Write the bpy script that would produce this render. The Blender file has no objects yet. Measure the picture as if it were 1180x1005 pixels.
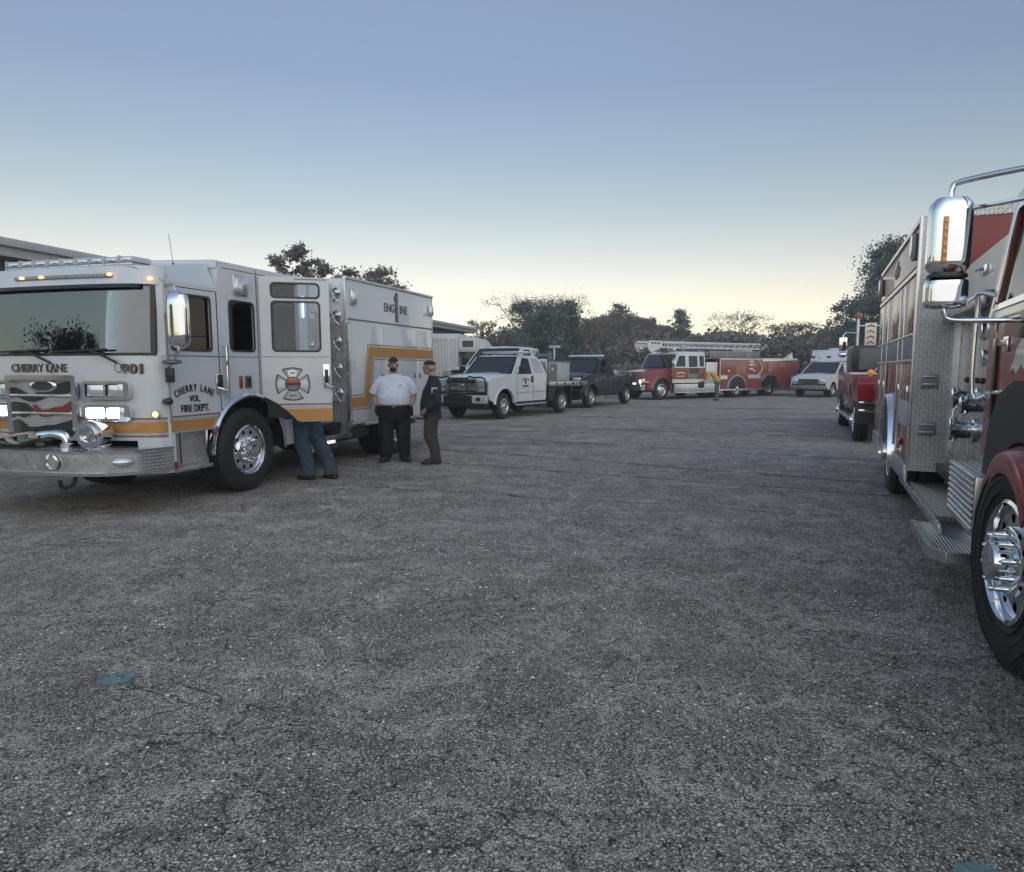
import bpy, bmesh, math, random
import numpy as np
from mathutils import Vector, Matrix, noise
from mathutils.geometry import tessellate_polygon
R = math.radians
random.seed(7); rng = np.random.default_rng(7)
sc = bpy.context.scene
col = sc.collection

# ------------------------------------------------------------------ camera, sky, sun, exposure
FPX = 820.0
PITCH = math.atan(97 / FPX)
cd = bpy.data.cameras.new('camera'); cam = bpy.data.objects.new('camera', cd); col.objects.link(cam)
cd.sensor_fit = 'HORIZONTAL'; cd.sensor_width = 36; cd.lens = FPX / 1180 * 36
cd.shift_x = -(609 - 590) / 1180; cd.shift_y = (521 - 502.5) / 1180
cd.clip_start = 0.05; cd.clip_end = 5000
cam.location = (0, 0, 1.6); cam.rotation_euler = (math.pi / 2 - PITCH, 0, 0)
sc.camera = cam

SUN_EL, SUN_AZ = 20.0, 168.0     # degrees; azimuth clockwise from +Y (the view direction): the low glow is behind the camera
w = bpy.data.worlds.new('World'); sc.world = w; w.use_nodes = True
nt = w.node_tree; N = nt.nodes; L = nt.links
bg = N['Background']
sky = N.new('ShaderNodeTexSky'); sky.sky_type = 'NISHITA'; sky.sun_disc = False
sky.sun_elevation = R(SUN_EL); sky.sun_rotation = R(SUN_AZ); sky.air_density = 1.0; sky.dust_density = 2.0; sky.ozone_density = 1.5
# the evening haze of the real sky: a tint by elevation over the clear-air model
tcw = N.new('ShaderNodeTexCoord'); sx = N.new('ShaderNodeSeparateXYZ'); L.new(tcw.outputs['Generated'], sx.inputs[0])
rp = N.new('ShaderNodeValToRGB'); L.new(sx.outputs[2], rp.inputs[0]); el_ = rp.color_ramp.elements
KEYS = [(0.0, (3.45, 2.85, 2.6)), (.02, (3.25, 2.65, 2.4)), (.047, (2.38, 1.88, 1.65)), (.088, (1.90, 1.37, 1.12)), (.145, (1.48, 1.09, .87)), (.20, (1.20, .95, .76)), (.263, (1.06, .88, .75)), (.349, (1.0, .84, .80)), (.5, (1.2, 1.0, .9)), (1.0, (2.0, 1.6, 1.3))]
while len(el_) < len(KEYS): el_.new(.5)
for e_, (p_, c_) in zip(el_, KEYS): e_.position = p_
for e_, (p_, c_) in zip(el_, KEYS): e_.color = (*[k / 3.5 for k in c_], 1)
# the unseen sky behind the camera: one flat tint, raised to brighten the lot
rb = N.new('ShaderNodeMapRange'); rb.interpolation_type = 'SMOOTHSTEP'; L.new(sx.outputs[1], rb.inputs[0])
for i_, v_ in enumerate((-.35, .45, 0, 1)): rb.inputs[i_ + 1].default_value = v_
mb = N.new('ShaderNodeMix'); mb.data_type = 'RGBA'; L.new(rb.outputs[0], mb.inputs[0]); mb.inputs[6].default_value = (2.2 / 3.5, 2.1 / 3.5, 1.85 / 3.5, 1); L.new(rp.outputs[0], mb.inputs[7])
mu = N.new('ShaderNodeVectorMath'); mu.operation = 'MULTIPLY'; L.new(sky.outputs[0], mu.inputs[0]); L.new(mb.outputs[2], mu.inputs[1])
ms = N.new('ShaderNodeVectorMath'); ms.operation = 'SCALE'; ms.inputs['Scale'].default_value = 3.5; L.new(mu.outputs[0], ms.inputs[0])
mn = N.new('ShaderNodeVectorMath'); mn.operation = 'MINIMUM'; L.new(ms.outputs[0], mn.inputs[0]); mn.inputs[1].default_value = (8.2, 8.0, 7.8); L.new(mn.outputs[0], bg.inputs['Color'])
bg.inputs['Strength'].default_value = 0.15

sd = bpy.data.lights.new('sun', 'SUN'); sun = bpy.data.objects.new('sun', sd); col.objects.link(sun)
sd.energy = 0.05; sd.angle = R(20); sd.color = (1, 0.85, 0.7)
_d = Vector((math.sin(R(SUN_AZ)) * math.cos(R(SUN_EL)), math.cos(R(SUN_AZ)) * math.cos(R(SUN_EL)), math.sin(R(SUN_EL))))
sun.rotation_euler = _d.to_track_quat('Z', 'Y').to_euler(); sun.location = (0, 0, 60)

sc.view_settings.view_transform = 'Standard'; sc.view_settings.look = 'None'
sc.view_settings.exposure = 0.18; sc.view_settings.gamma = 1
sc.render.engine = 'CYCLES'
sc.cycles.max_bounces = 7; sc.cycles.transparent_max_bounces = 16; sc.cycles.caustics_reflective = False
sc.cycles.caustics_refractive = False; sc.cycles.sample_clamp_indirect = 6
sc.cycles.use_denoising = True

# ------------------------------------------------------------------ materials
MT = {}
def srgb(h):
    c = [int(h[i:i + 2], 16) / 255 for i in (0, 2, 4)]
    return tuple(x / 12.92 if x <= .04045 else ((x + .055) / 1.055) ** 2.4 for x in c)
def newmat(name):
    m = bpy.data.materials.new(name); m.use_nodes = True; MT[name] = m
    return m, m.node_tree.nodes, m.node_tree.links, m.node_tree.nodes['Principled BSDF']
def paint(name, colr, rough=.4, metal=0, coat=0, var=.12, scale=3.0, rvar=.1, spec=.5, bump=0, bscale=60, emit=None, es=0):
    m, n, l, b = newmat(name)
    tc = n.new('ShaderNodeTexCoord'); ns = n.new('ShaderNodeTexNoise'); ns.inputs['Scale'].default_value = scale; ns.inputs['Detail'].default_value = 6
    l.new(tc.outputs['Object'], ns.inputs['Vector'])
    r = n.new('ShaderNodeValToRGB'); e = r.color_ramp.elements
    e[0].position = .3; e[1].position = .7
    e[0].color = (*[c * (1 - var) for c in colr], 1); e[1].color = (*[min(1, c * (1 + var * .6)) for c in colr], 1)
    l.new(ns.outputs[0], r.inputs[0]); l.new(r.outputs[0], b.inputs['Base Color'])
    mr = n.new('ShaderNodeMapRange'); mr.inputs['To Min'].default_value = max(0.02, rough - rvar); mr.inputs['To Max'].default_value = rough + rvar
    l.new(ns.outputs[0], mr.inputs[0]); l.new(mr.outputs[0], b.inputs['Roughness'])
    b.inputs['Metallic'].default_value = metal; b.inputs['Coat Weight'].default_value = coat; b.inputs['Coat Roughness'].default_value = .04
    b.inputs['Specular IOR Level'].default_value = spec
    if bump:
        bdist = .03 if bscale < 30 else .01
        n2 = n.new('ShaderNodeTexNoise'); n2.inputs['Scale'].default_value = bscale; n2.inputs['Detail'].default_value = 4; l.new(tc.outputs['Object'], n2.inputs['Vector'])
        bp = n.new('ShaderNodeBump'); bp.inputs['Strength'].default_value = bump; bp.inputs['Distance'].default_value = bdist
        l.new(n2.outputs[0], bp.inputs['Height']); l.new(bp.outputs[0], b.inputs['Normal'])
    if emit:
        b.inputs['Emission Color'].default_value = (*emit, 1); b.inputs['Emission Strength'].default_value = es
    return m
paint('white', (.62, .65, .675), .32, coat=.8, var=.05, scale=1.2, rvar=.06)
paint('cream', (.80, .73, .62), .3, coat=.8, var=.06, scale=1.5, rvar=.05)
paint('maroon', (.24, .013, .016), .28, coat=.35, var=.15, scale=1.5, rvar=.05)
paint('red', (.25, .055, .045), .35, coat=.8, var=.2, scale=1.5)
paint('navy', (.006, .014, .026), .3, coat=.8, var=.15)
paint('gold', (.52, .25, .07), .35, coat=.5, var=.08, metal=.1)
paint('gold_dark', (.28, .12, .06), .4, var=.1)
paint('ink', (.035, .028, .025), .5)
paint('letter_gold', (.24, .20, .13), .4, metal=.4)
paint('chrome', (.80, .81, .83), .07, metal=1, var=.03, rvar=.03)
paint('steel', (.64, .65, .66), .28, metal=1, var=.12, rvar=.1, scale=8)
paint('aluminium', (.62, .62, .62), .38, metal=.9, var=.12, rvar=.1, scale=6, bump=.05)
paint('dull_metal', (.25, .25, .26), .5, metal=.7, var=.2, scale=6)
paint('rubber', (.018, .018, .019), .62, var=.35, scale=9, bump=.25, bscale=80)
paint('black', (.014, .015, .016), .45, var=.2)
paint('trim_black', (.02, .022, .024), .3, var=.2)
paint('interior', (.02, .024, .03), .7, var=.2)
paint('seat_cloth', (.05, .055, .065), .85, var=.2, bump=.2)
paint('grey', (.22, .23, .24), .55, var=.15)
paint('grey_light', (.45, .46, .47), .5, var=.1)
paint('lens_clear', (.7, .74, .78), .08, coat=1, var=.1, metal=.6)
paint('lens_bar', (.55, .58, .60), .15, coat=1, var=.08)
paint('beacon_brown', (.35, .14, .07), .3, coat=.5)
paint('lens_red', (.3, .02, .015), .15, coat=1)
paint('lens_amber', (.8, .28, .03), .2, coat=1, emit=(1, .42, .08), es=.12)
paint('lamp_white', (.9, .9, .9), .2, emit=(1, .97, .92), es=5)
paint('lamp_soft', (.9, .9, .9), .2, emit=(1, .93, .8), es=1.2)
paint('lamp_amber', (.9, .5, .1), .2, emit=(1, .55, .2), es=2.6)
paint('lamp_blue', (.6, .75, 1), .2, emit=(.62, .75, 1), es=1.6)
paint('denim', (.045, .075, .11), .9, var=.4, scale=14, bump=.5, bscale=25)
paint('shirt_white', (.70, .76, .88), .85, var=.08, scale=6, bump=.35, bscale=12)
paint('trouser_dark', (.010, .012, .018), .85, var=.3, bump=.4, bscale=14)
paint('jacket', (.010, .017, .027), .7, var=.3, bump=.4, bscale=12)
paint('khaki', (.060, .048, .04), .9, var=.25, scale=10, bump=.4, bscale=14)
paint('work_grey', (.10, .105, .10), .9, var=.25, scale=10, bump=.4, bscale=14)
paint('shirt_yellow', (.62, .33, .07), .85, var=.25, scale=9, bump=.3)
paint('shirt_brown', (.16, .09, .06), .85, var=.2)
paint('skin', (.52, .32, .24), .55, var=.12, scale=12)
paint('skin_tan', (.40, .24, .17), .55, var=.12, scale=12)
paint('hair', (.03, .02, .015), .8, bump=.5, bscale=90)
paint('hair_grey', (.35, .33, .31), .8, bump=.5, bscale=90)
paint('leather', (.03, .022, .018), .55, bump=.3)
paint('hose_green', (.12, .20, .16), .8, bump=.6, bscale=90)
paint('hose_tan', (.42, .36, .28), .85, bump=.6, bscale=90)
paint('tarp', (.16, .165, .17), .6, var=.2, scale=5, bump=.3, bscale=8)
paint('bark', (.09, .07, .055), .95, var=.4, scale=6, bump=1, bscale=30)
paint('rust_red', (.18, .035, .02), .6, var=.3)
paint('tan_stripe', (.45, .32, .2), .5)
paint('teal', (.16, .25, .25), .9, var=.5, scale=30, bump=.5, bscale=120)

def glass(name, tint, ior=1.5, rough=0.0, base=.0):
    m, n, l, b = newmat(name); n.remove(b)
    out = n['Material Output']; tr = n.new('ShaderNodeBsdfTransparent'); tr.inputs[0].default_value = (*tint, 1)
    gl = n.new('ShaderNodeBsdfGlossy'); gl.inputs['Roughness'].default_value = rough; gl.inputs['Color'].default_value = (.95, .97, 1, 1)
    fr = n.new('ShaderNodeFresnel'); fr.inputs[0].default_value = ior
    mp = n.new('ShaderNodeMapRange'); mp.inputs['To Min'].default_value = base; mp.inputs['To Max'].default_value = 1
    mx = n.new('ShaderNodeMixShader'); l.new(fr.outputs[0], mp.inputs[0]); l.new(mp.outputs[0], mx.inputs[0]); l.new(tr.outputs[0], mx.inputs[1]); l.new(gl.outputs[0], mx.inputs[2])
    l.new(mx.outputs[0], out.inputs['Surface']); return m
glass('glass', (.88, .91, .93))
glass('glass_dark', (.22, .26, .30))
glass('windscreen', (.62, .70, .75), 1.5, base=.10)

def mth(n, l, op, a, b=None, c=None):
    q = n.new('ShaderNodeMath'); q.operation = op
    for i, v in enumerate((a, b, c)):
        if v is None: continue
        if isinstance(v, (int, float)): q.inputs[i].default_value = v
        else: l.new(v, q.inputs[i])
    return q.outputs[0]
def tread(name, kind, pitch, base=(.66, .66, .66), rough=.36, strength=.8):
    """raised diamond plate; kind 'v' for upright sheets (x+y against z), 'h' for level sheets"""
    m, n, l, b = newmat(name)
    tc = n.new('ShaderNodeTexCoord'); sp = n.new('ShaderNodeSeparateXYZ'); l.new(tc.outputs['Object'], sp.inputs[0])
    X, Y, Z = sp.outputs
    u = mth(n, l, 'ADD', X, Y) if kind == 'v' else X; v = Z if kind == 'v' else Y
    u = mth(n, l, 'MULTIPLY', u, 1 / pitch); v = mth(n, l, 'MULTIPLY', v, 1 / pitch)
    fu = mth(n, l, 'SUBTRACT', mth(n, l, 'FRACT', u), .5); fv = mth(n, l, 'SUBTRACT', mth(n, l, 'FRACT', v), .5)
    par = mth(n, l, 'FLOORED_MODULO', mth(n, l, 'ADD', mth(n, l, 'FLOOR', u), mth(n, l, 'FLOOR', v)), 2)
    sg = mth(n, l, 'SUBTRACT', mth(n, l, 'MULTIPLY', par, 2), 1)
    fv2 = mth(n, l, 'MULTIPLY', fv, sg)
    a = mth(n, l, 'MULTIPLY', mth(n, l, 'ADD', fu, fv2), 1.55); c = mth(n, l, 'MULTIPLY', mth(n, l, 'SUBTRACT', fu, fv2), 4.2)
    d = mth(n, l, 'ADD', mth(n, l, 'MULTIPLY', a, a), mth(n, l, 'MULTIPLY', c, c))
    hgt = mth(n, l, 'MAXIMUM', mth(n, l, 'SUBTRACT', 1, d), 0)
    bp = n.new('ShaderNodeBump'); bp.inputs['Strength'].default_value = strength; bp.inputs['Distance'].default_value = .012
    l.new(hgt, bp.inputs['Height']); l.new(bp.outputs[0], b.inputs['Normal'])
    ns = n.new('ShaderNodeTexNoise'); ns.inputs['Scale'].default_value = 5; ns.inputs['Detail'].default_value = 5; l.new(tc.outputs['Object'], ns.inputs['Vector'])
    mx = n.new('ShaderNodeMix'); mx.data_type = 'RGBA'; mx.inputs[6].default_value = (*[k * .45 for k in base], 1); mx.inputs[7].default_value = (*[min(1, k * 1.6) for k in base], 1)
    l.new(mth(n, l, 'MULTIPLY', mth(n, l, 'ADD', mth(n, l, 'MULTIPLY', hgt, 1.4), mth(n, l, 'MULTIPLY', ns.outputs[0], .7)), .6), mx.inputs[0]); l.new(mx.outputs[2], b.inputs['Base Color'])
    b.inputs['Metallic'].default_value = .9; b.inputs['Roughness'].default_value = rough
    return m
tread('tread_plate', 'v', .036); tread('tread_floor', 'h', .036); tread('grille_mesh', 'v', .03, base=(.68, .68, .69), rough=.5, strength=1)

# ------------------------------------------------------------------ mesh builder
def rr(a0, a1, b0, b1, r=.03, n=5):
    pts = []
    for (cx, cy, t0) in ((a1 - r, b1 - r, 0), (a0 + r, b1 - r, 90), (a0 + r, b0 + r, 180), (a1 - r, b0 + r, 270)):
        for i in range(n + 1):
            t = R(t0 + 90 * i / n); pts.append((cx + r * math.cos(t), cy + r * math.sin(t)))
    return pts
def circ(cx, cy, r, n=24, t0=0, t1=360):
    full = abs(t1 - t0) >= 360
    k = n if full else n + 1
    return [(cx + r * math.cos(R(t0 + (t1 - t0) * i / n)), cy + r * math.sin(R(t0 + (t1 - t0) * i / n))) for i in range(k)]
def rnd(pts, r, n=4):
    """round the corners of a polygon"""
    out = []; k = len(pts)
    for i in range(k):
        p = Vector(pts[i]); a = Vector(pts[i - 1]); b = Vector(pts[(i + 1) % k])
        rr_ = min(r, (a - p).length * .45, (b - p).length * .45)
        s = p + (a - p).normalized() * rr_; e = p + (b - p).normalized() * rr_
        for j in range(n + 1):
            t = j / n; q = s * (1 - t) ** 2 + p * 2 * t * (1 - t) + e * t * t; out.append((q.x, q.y))
    return out
AX = {'x': Matrix(((0, 0, 1, 0), (1, 0, 0, 0), (0, 1, 0, 0), (0, 0, 0, 1))),      # (u,v,w)->(w,u,v): u=y v=z
      'y': Matrix(((1, 0, 0, 0), (0, 0, 1, 0), (0, 1, 0, 0), (0, 0, 0, 1))),      # u=x v=z w=y
      'z': Matrix.Identity(4)}
class M:
    def __init__(s): s.v = []; s.f = []; s.m = []; s.mats = []
    def mi(s, mat):
        if mat not in s.mats: s.mats.append(mat)
        return s.mats.index(mat)
    def add(s, vs, fs, mat=None, mx=None):
        o = len(s.v); k = s.mi(mat)
        if mx is not None: vs = [mx @ Vector(v) for v in vs]
        s.v += [tuple(v) for v in vs]; s.f += [tuple(i + o for i in f) for f in fs]; s.m += [k] * len(fs)
        return s
    def addbm(s, bm, mat, mx=None):
        bm.verts.index_update(); s.add([v.co.copy() for v in bm.verts], [[v.index for v in f.verts] for f in bm.faces], mat, mx); bm.free(); return s
    def box(s, x0, x1, y0, y1, z0, z1, b=0, mat=None, mx=None, seg=2):
        bm = bmesh.new(); bmesh.ops.create_cube(bm, size=1)
        for v in bm.verts: v.co = Vector(((x0 + x1) / 2 + v.co.x * abs(x1 - x0), (y0 + y1) / 2 + v.co.y * abs(y1 - y0), (z0 + z1) / 2 + v.co.z * abs(z1 - z0)))
        if b > 0: bmesh.ops.bevel(bm, geom=bm.edges[:], offset=min(b, abs(x1 - x0) * .45, abs(y1 - y0) * .45, abs(z1 - z0) * .45), segments=seg, affect='EDGES', profile=.6)
        return s.addbm(bm, mat, mx)
    def prism(s, pts, ax, a, b, bev=0, mat=None, mx=None, seg=2):
        bm = bmesh.new(); n = len(pts)
        A = [bm.verts.new((p[0], p[1], a)) for p in pts]; B = [bm.verts.new((p[0], p[1], b)) for p in pts]
        bm.faces.new(A[::-1]); bm.faces.new(B)
        for i in range(n): bm.faces.new((A[i], A[(i + 1) % n], B[(i + 1) % n], B[i]))
        if bev: bmesh.ops.bevel(bm, geom=bm.edges[:], offset=bev, segments=seg, affect='EDGES', profile=.6)
        t = AX[ax] if isinstance(ax, str) else ax
        return s.addbm(bm, mat, t if mx is None else mx @ t)
    def plate(s, outer, holes, ax, a, b, mat=None, mx=None):
        """flat sheet with holes, between planes a and b of axis ax"""
        loops = [outer] + list(holes); flat = [p for lp in loops for p in lp]
        tri = tessellate_polygon([[Vector((p[0], p[1], 0)) for p in lp] for lp in loops])
        n = len(flat); vs = [(p[0], p[1], a) for p in flat] + [(p[0], p[1], b) for p in flat]
        fs = [tuple(t) for t in tri] + [tuple(i + n for i in t[::-1]) for t in tri]; o = 0
        for lp in loops:
            k = len(lp)
            for i in range(k): fs.append((o + i, o + (i + 1) % k, o + (i + 1) % k + n, o + i + n))
            o += k
        t = AX[ax] if isinstance(ax, str) else ax
        return s.add(vs, fs, mat, t if mx is None else mx @ t)
    def cyl(s, p, q, r, r2=None, n=16, mat=None, mx=None):
        return s.tube([p, q], [r, r if r2 is None else r2], n, mat, mx)
    def tube(s, pts, r, n=10, mat=None, mx=None, smooth=0, sq=None):
        pts = [Vector(p) for p in pts]
        if not isinstance(r, (list, tuple)): r = [r] * len(pts)
        if smooth:
            P2, R2 = [], []
            for i in range(len(pts) - 1):
                p0 = pts[max(i - 1, 0)]; p1 = pts[i]; p2 = pts[i + 1]; p3 = pts[min(i + 2, len(pts) - 1)]
                for j in range(smooth):
                    t = j / smooth
                    P2.append(.5 * ((2 * p1) + (p2 - p0) * t + (2 * p0 - 5 * p1 + 4 * p2 - p3) * t * t + (3 * p1 - p0 - 3 * p2 + p3) * t ** 3)); R2.append(r[i] * (1 - t) + r[i + 1] * t)
            P2.append(pts[-1]); R2.append(r[-1]); pts, r = P2, R2
        k = len(pts); tan = [(pts[min(i + 1, k - 1)] - pts[max(i - 1, 0)]).normalized() for i in range(k)]
        up = Vector((0, 0, 1)) if abs(tan[0].z) < .9 else Vector((1, 0, 0))
        a = tan[0].cross(up).normalized(); vs = []; fs = []
        for i in range(k):
            a = (a - tan[i] * a.dot(tan[i])).normalized(); b = tan[i].cross(a)
            for j in range(n):
                th = 2 * math.pi * j / n
                ca, sa = math.cos(th), math.sin(th)
                if sq: ca *= sq[0]; sa *= sq[1]
                vs.append(pts[i] + (a * ca + b * sa) * r[i])
        for i in range(k - 1):
            for j in range(n): fs.append((i * n + j, i * n + (j + 1) % n, (i + 1) * n + (j + 1) % n, (i + 1) * n + j))
        fs.append(tuple(range(n))[::-1]); fs.append(tuple(range((k - 1) * n, k * n)))
        return s.add(vs, fs, mat, mx)
    def lathe(s, prof, o, axis, n=32, mat=None, mx=None, cap=True):
        axis = Vector(axis).normalized(); up = Vector((0, 0, 1)) if abs(axis.z) < .9 else Vector((1, 0, 0))
        a = axis.cross(up).normalized(); b = axis.cross(a); o = Vector(o); vs = []; fs = []; k = len(prof)
        for (r, h) in prof:
            for j in range(n):
                th = 2 * math.pi * j / n; vs.append(o + axis * h + (a * math.cos(th) + b * math.sin(th)) * max(r, 1e-4))
        for i in range(k - 1):
            for j in range(n): fs.append((i * n + j, i * n + (j + 1) % n, (i + 1) * n + (j + 1) % n, (i + 1) * n + j))
        if cap: fs.append(tuple(range(n))[::-1]); fs.append(tuple(range((k - 1) * n, k * n)))
        return s.add(vs, fs, mat, mx)
    def sph(s, c, r, n=14, mat=None, mx=None):
        if not isinstance(r, (tuple, list)): r = (r, r, r)
        bm = bmesh.new(); bmesh.ops.create_uvsphere(bm, u_segments=n, v_segments=max(6, n * 2 // 3), radius=1)
        for v in bm.verts: v.co = Vector((c[0] + v.co.x * r[0], c[1] + v.co.y * r[1], c[2] + v.co.z * r[2]))
        return s.addbm(bm, mat, mx)
    def loft(s, rings, mat=None, mx=None, cap=True, closed=True):
        n = len(rings[0]); vs = [p for r in rings for p in r]; fs = []
        for i in range(len(rings) - 1):
            for j in range(n if closed else n - 1): fs.append((i * n + j, i * n + (j + 1) % n, (i + 1) * n + (j + 1) % n, (i + 1) * n + j))
        if cap: fs.append(tuple(range(n))[::-1]); fs.append(tuple(range((len(rings) - 1) * n, len(rings) * n)))
        return s.add(vs, fs, mat, mx)
    def quad(s, a, b, c, d, t=0, mat=None, mx=None):
        a, b, c, d = map(Vector, (a, b, c, d))
        if not t: return s.add([a, b, c, d], [(0, 1, 2, 3)], mat, mx)
        nrm = (b - a).cross(d - a).normalized() * t
        return s.add([a, b, c, d, a + nrm, b + nrm, c + nrm, d + nrm], [(3, 2, 1, 0), (4, 5, 6, 7), (0, 1, 5, 4), (1, 2, 6, 5), (2, 3, 7, 6), (3, 0, 4, 7)], mat, mx)
    def build(s, name, mat=None, parent=None, label=None, kind=None, sharp=38, fix=True):
        me = bpy.data.meshes.new(name)
        bm = bmesh.new(); vs = [bm.verts.new(v) for v in s.v]
        for f, k in zip(s.f, s.m):
            f = list(dict.fromkeys(f))
            if len(f) < 3: continue
            try: fc = bm.faces.new([vs[i] for i in f])
            except ValueError: continue
            fc.material_index = k; fc.smooth = True
        if fix: bmesh.ops.recalc_face_normals(bm, faces=bm.faces[:])
        bm.to_mesh(me); bm.free()
        for k in (s.mats or [None]): me.materials.append(MT[k or mat])
        me.set_sharp_from_angle(angle=R(sharp))
        o = bpy.data.objects.new(name, me); col.objects.link(o)
        if parent is not None: o.parent = parent
        if label: o['label'] = label
        if kind: o['kind'] = kind
        return o
def empty(name, loc, rz=0, label=None, cat=None, group=None, parent=None):
    o = bpy.data.objects.new(name, None); col.objects.link(o); o.location = loc; o.rotation_euler = (0, 0, rz); o.empty_display_size = .3
    if parent is not None: o.parent = parent
    if label: o['label'] = label
    if cat: o['category'] = cat
    if group: o['group'] = group
    return o
def tag(o, label, cat, group=None):
    o['label'] = label; o['category'] = cat
    if group: o['group'] = group
    return o
_tc = {}
def text_mesh(t, bold=0.0):
    key = (t, bold)
    if key not in _tc:
        cu = bpy.data.curves.new('t', 'FONT'); cu.body = t; cu.size = 1; cu.extrude = .01; cu.offset = bold; cu.align_x = 'CENTER'; cu.resolution_u = 3
        ob = bpy.data.objects.new('t', cu); me = bpy.data.meshes.new_from_object(ob)
        vs = [v.co.copy() for v in me.vertices]; fs = [tuple(p.vertices) for p in me.polygons]
        bpy.data.objects.remove(ob); bpy.data.meshes.remove(me)
        xs = [v.x for v in vs] or [0]
        _tc[key] = (vs, fs, max(xs) - min(xs))
    return _tc[key]
def letters(m, t, mx, size, mat, bold=.02, depth=.004, sx=1.0):
    """text lying in the local xy plane of mx (baseline on x)"""
    vs, fs, w_ = text_mesh(t, bold)
    m.add([(v.x * size * sx, v.y * size, v.z * depth / .01) for v in vs], fs, mat, mx)
def arc_letters(m, t, mx, size, radius, mat, bold=.02, depth=.004, gap=.12, sx=1.0):
    ws = [(text_mesh(c, bold)[2] if c != ' ' else .35) * size * sx + gap * size for c in t]
    tot = sum(ws); x = -tot / 2
    for c, w_ in zip(t, ws):
        xc = x + w_ / 2; x += w_
        if c == ' ': continue
        th = xc / radius
        q = mx @ Matrix.Translation((math.sin(th) * radius, (math.cos(th) - 1) * radius, 0)) @ Matrix.Rotation(-th, 4, 'Z')
        letters(m, c, q, size, mat, bold, depth, sx)
def face_px(x, y, z):   # text plane on a +x side (text reads towards -y ... rearward is to the right of a viewer)
    return Matrix(((0, 0, 1, x), (1, 0, 0, y), (0, 1, 0, z), (0, 0, 0, 1)))
def face_mx(x, y, z):   # on a -x side, text reads towards -y (viewer sees the front at his right)
    return Matrix(((0, 0, -1, x), (-1, 0, 0, y), (0, 1, 0, z), (0, 0, 0, 1)))
def face_front(x, y, z):  # on the nose (faces -y)
    return Matrix(((1, 0, 0, x), (0, 0, -1, y), (0, 1, 0, z), (0, 0, 0, 1)))

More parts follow.
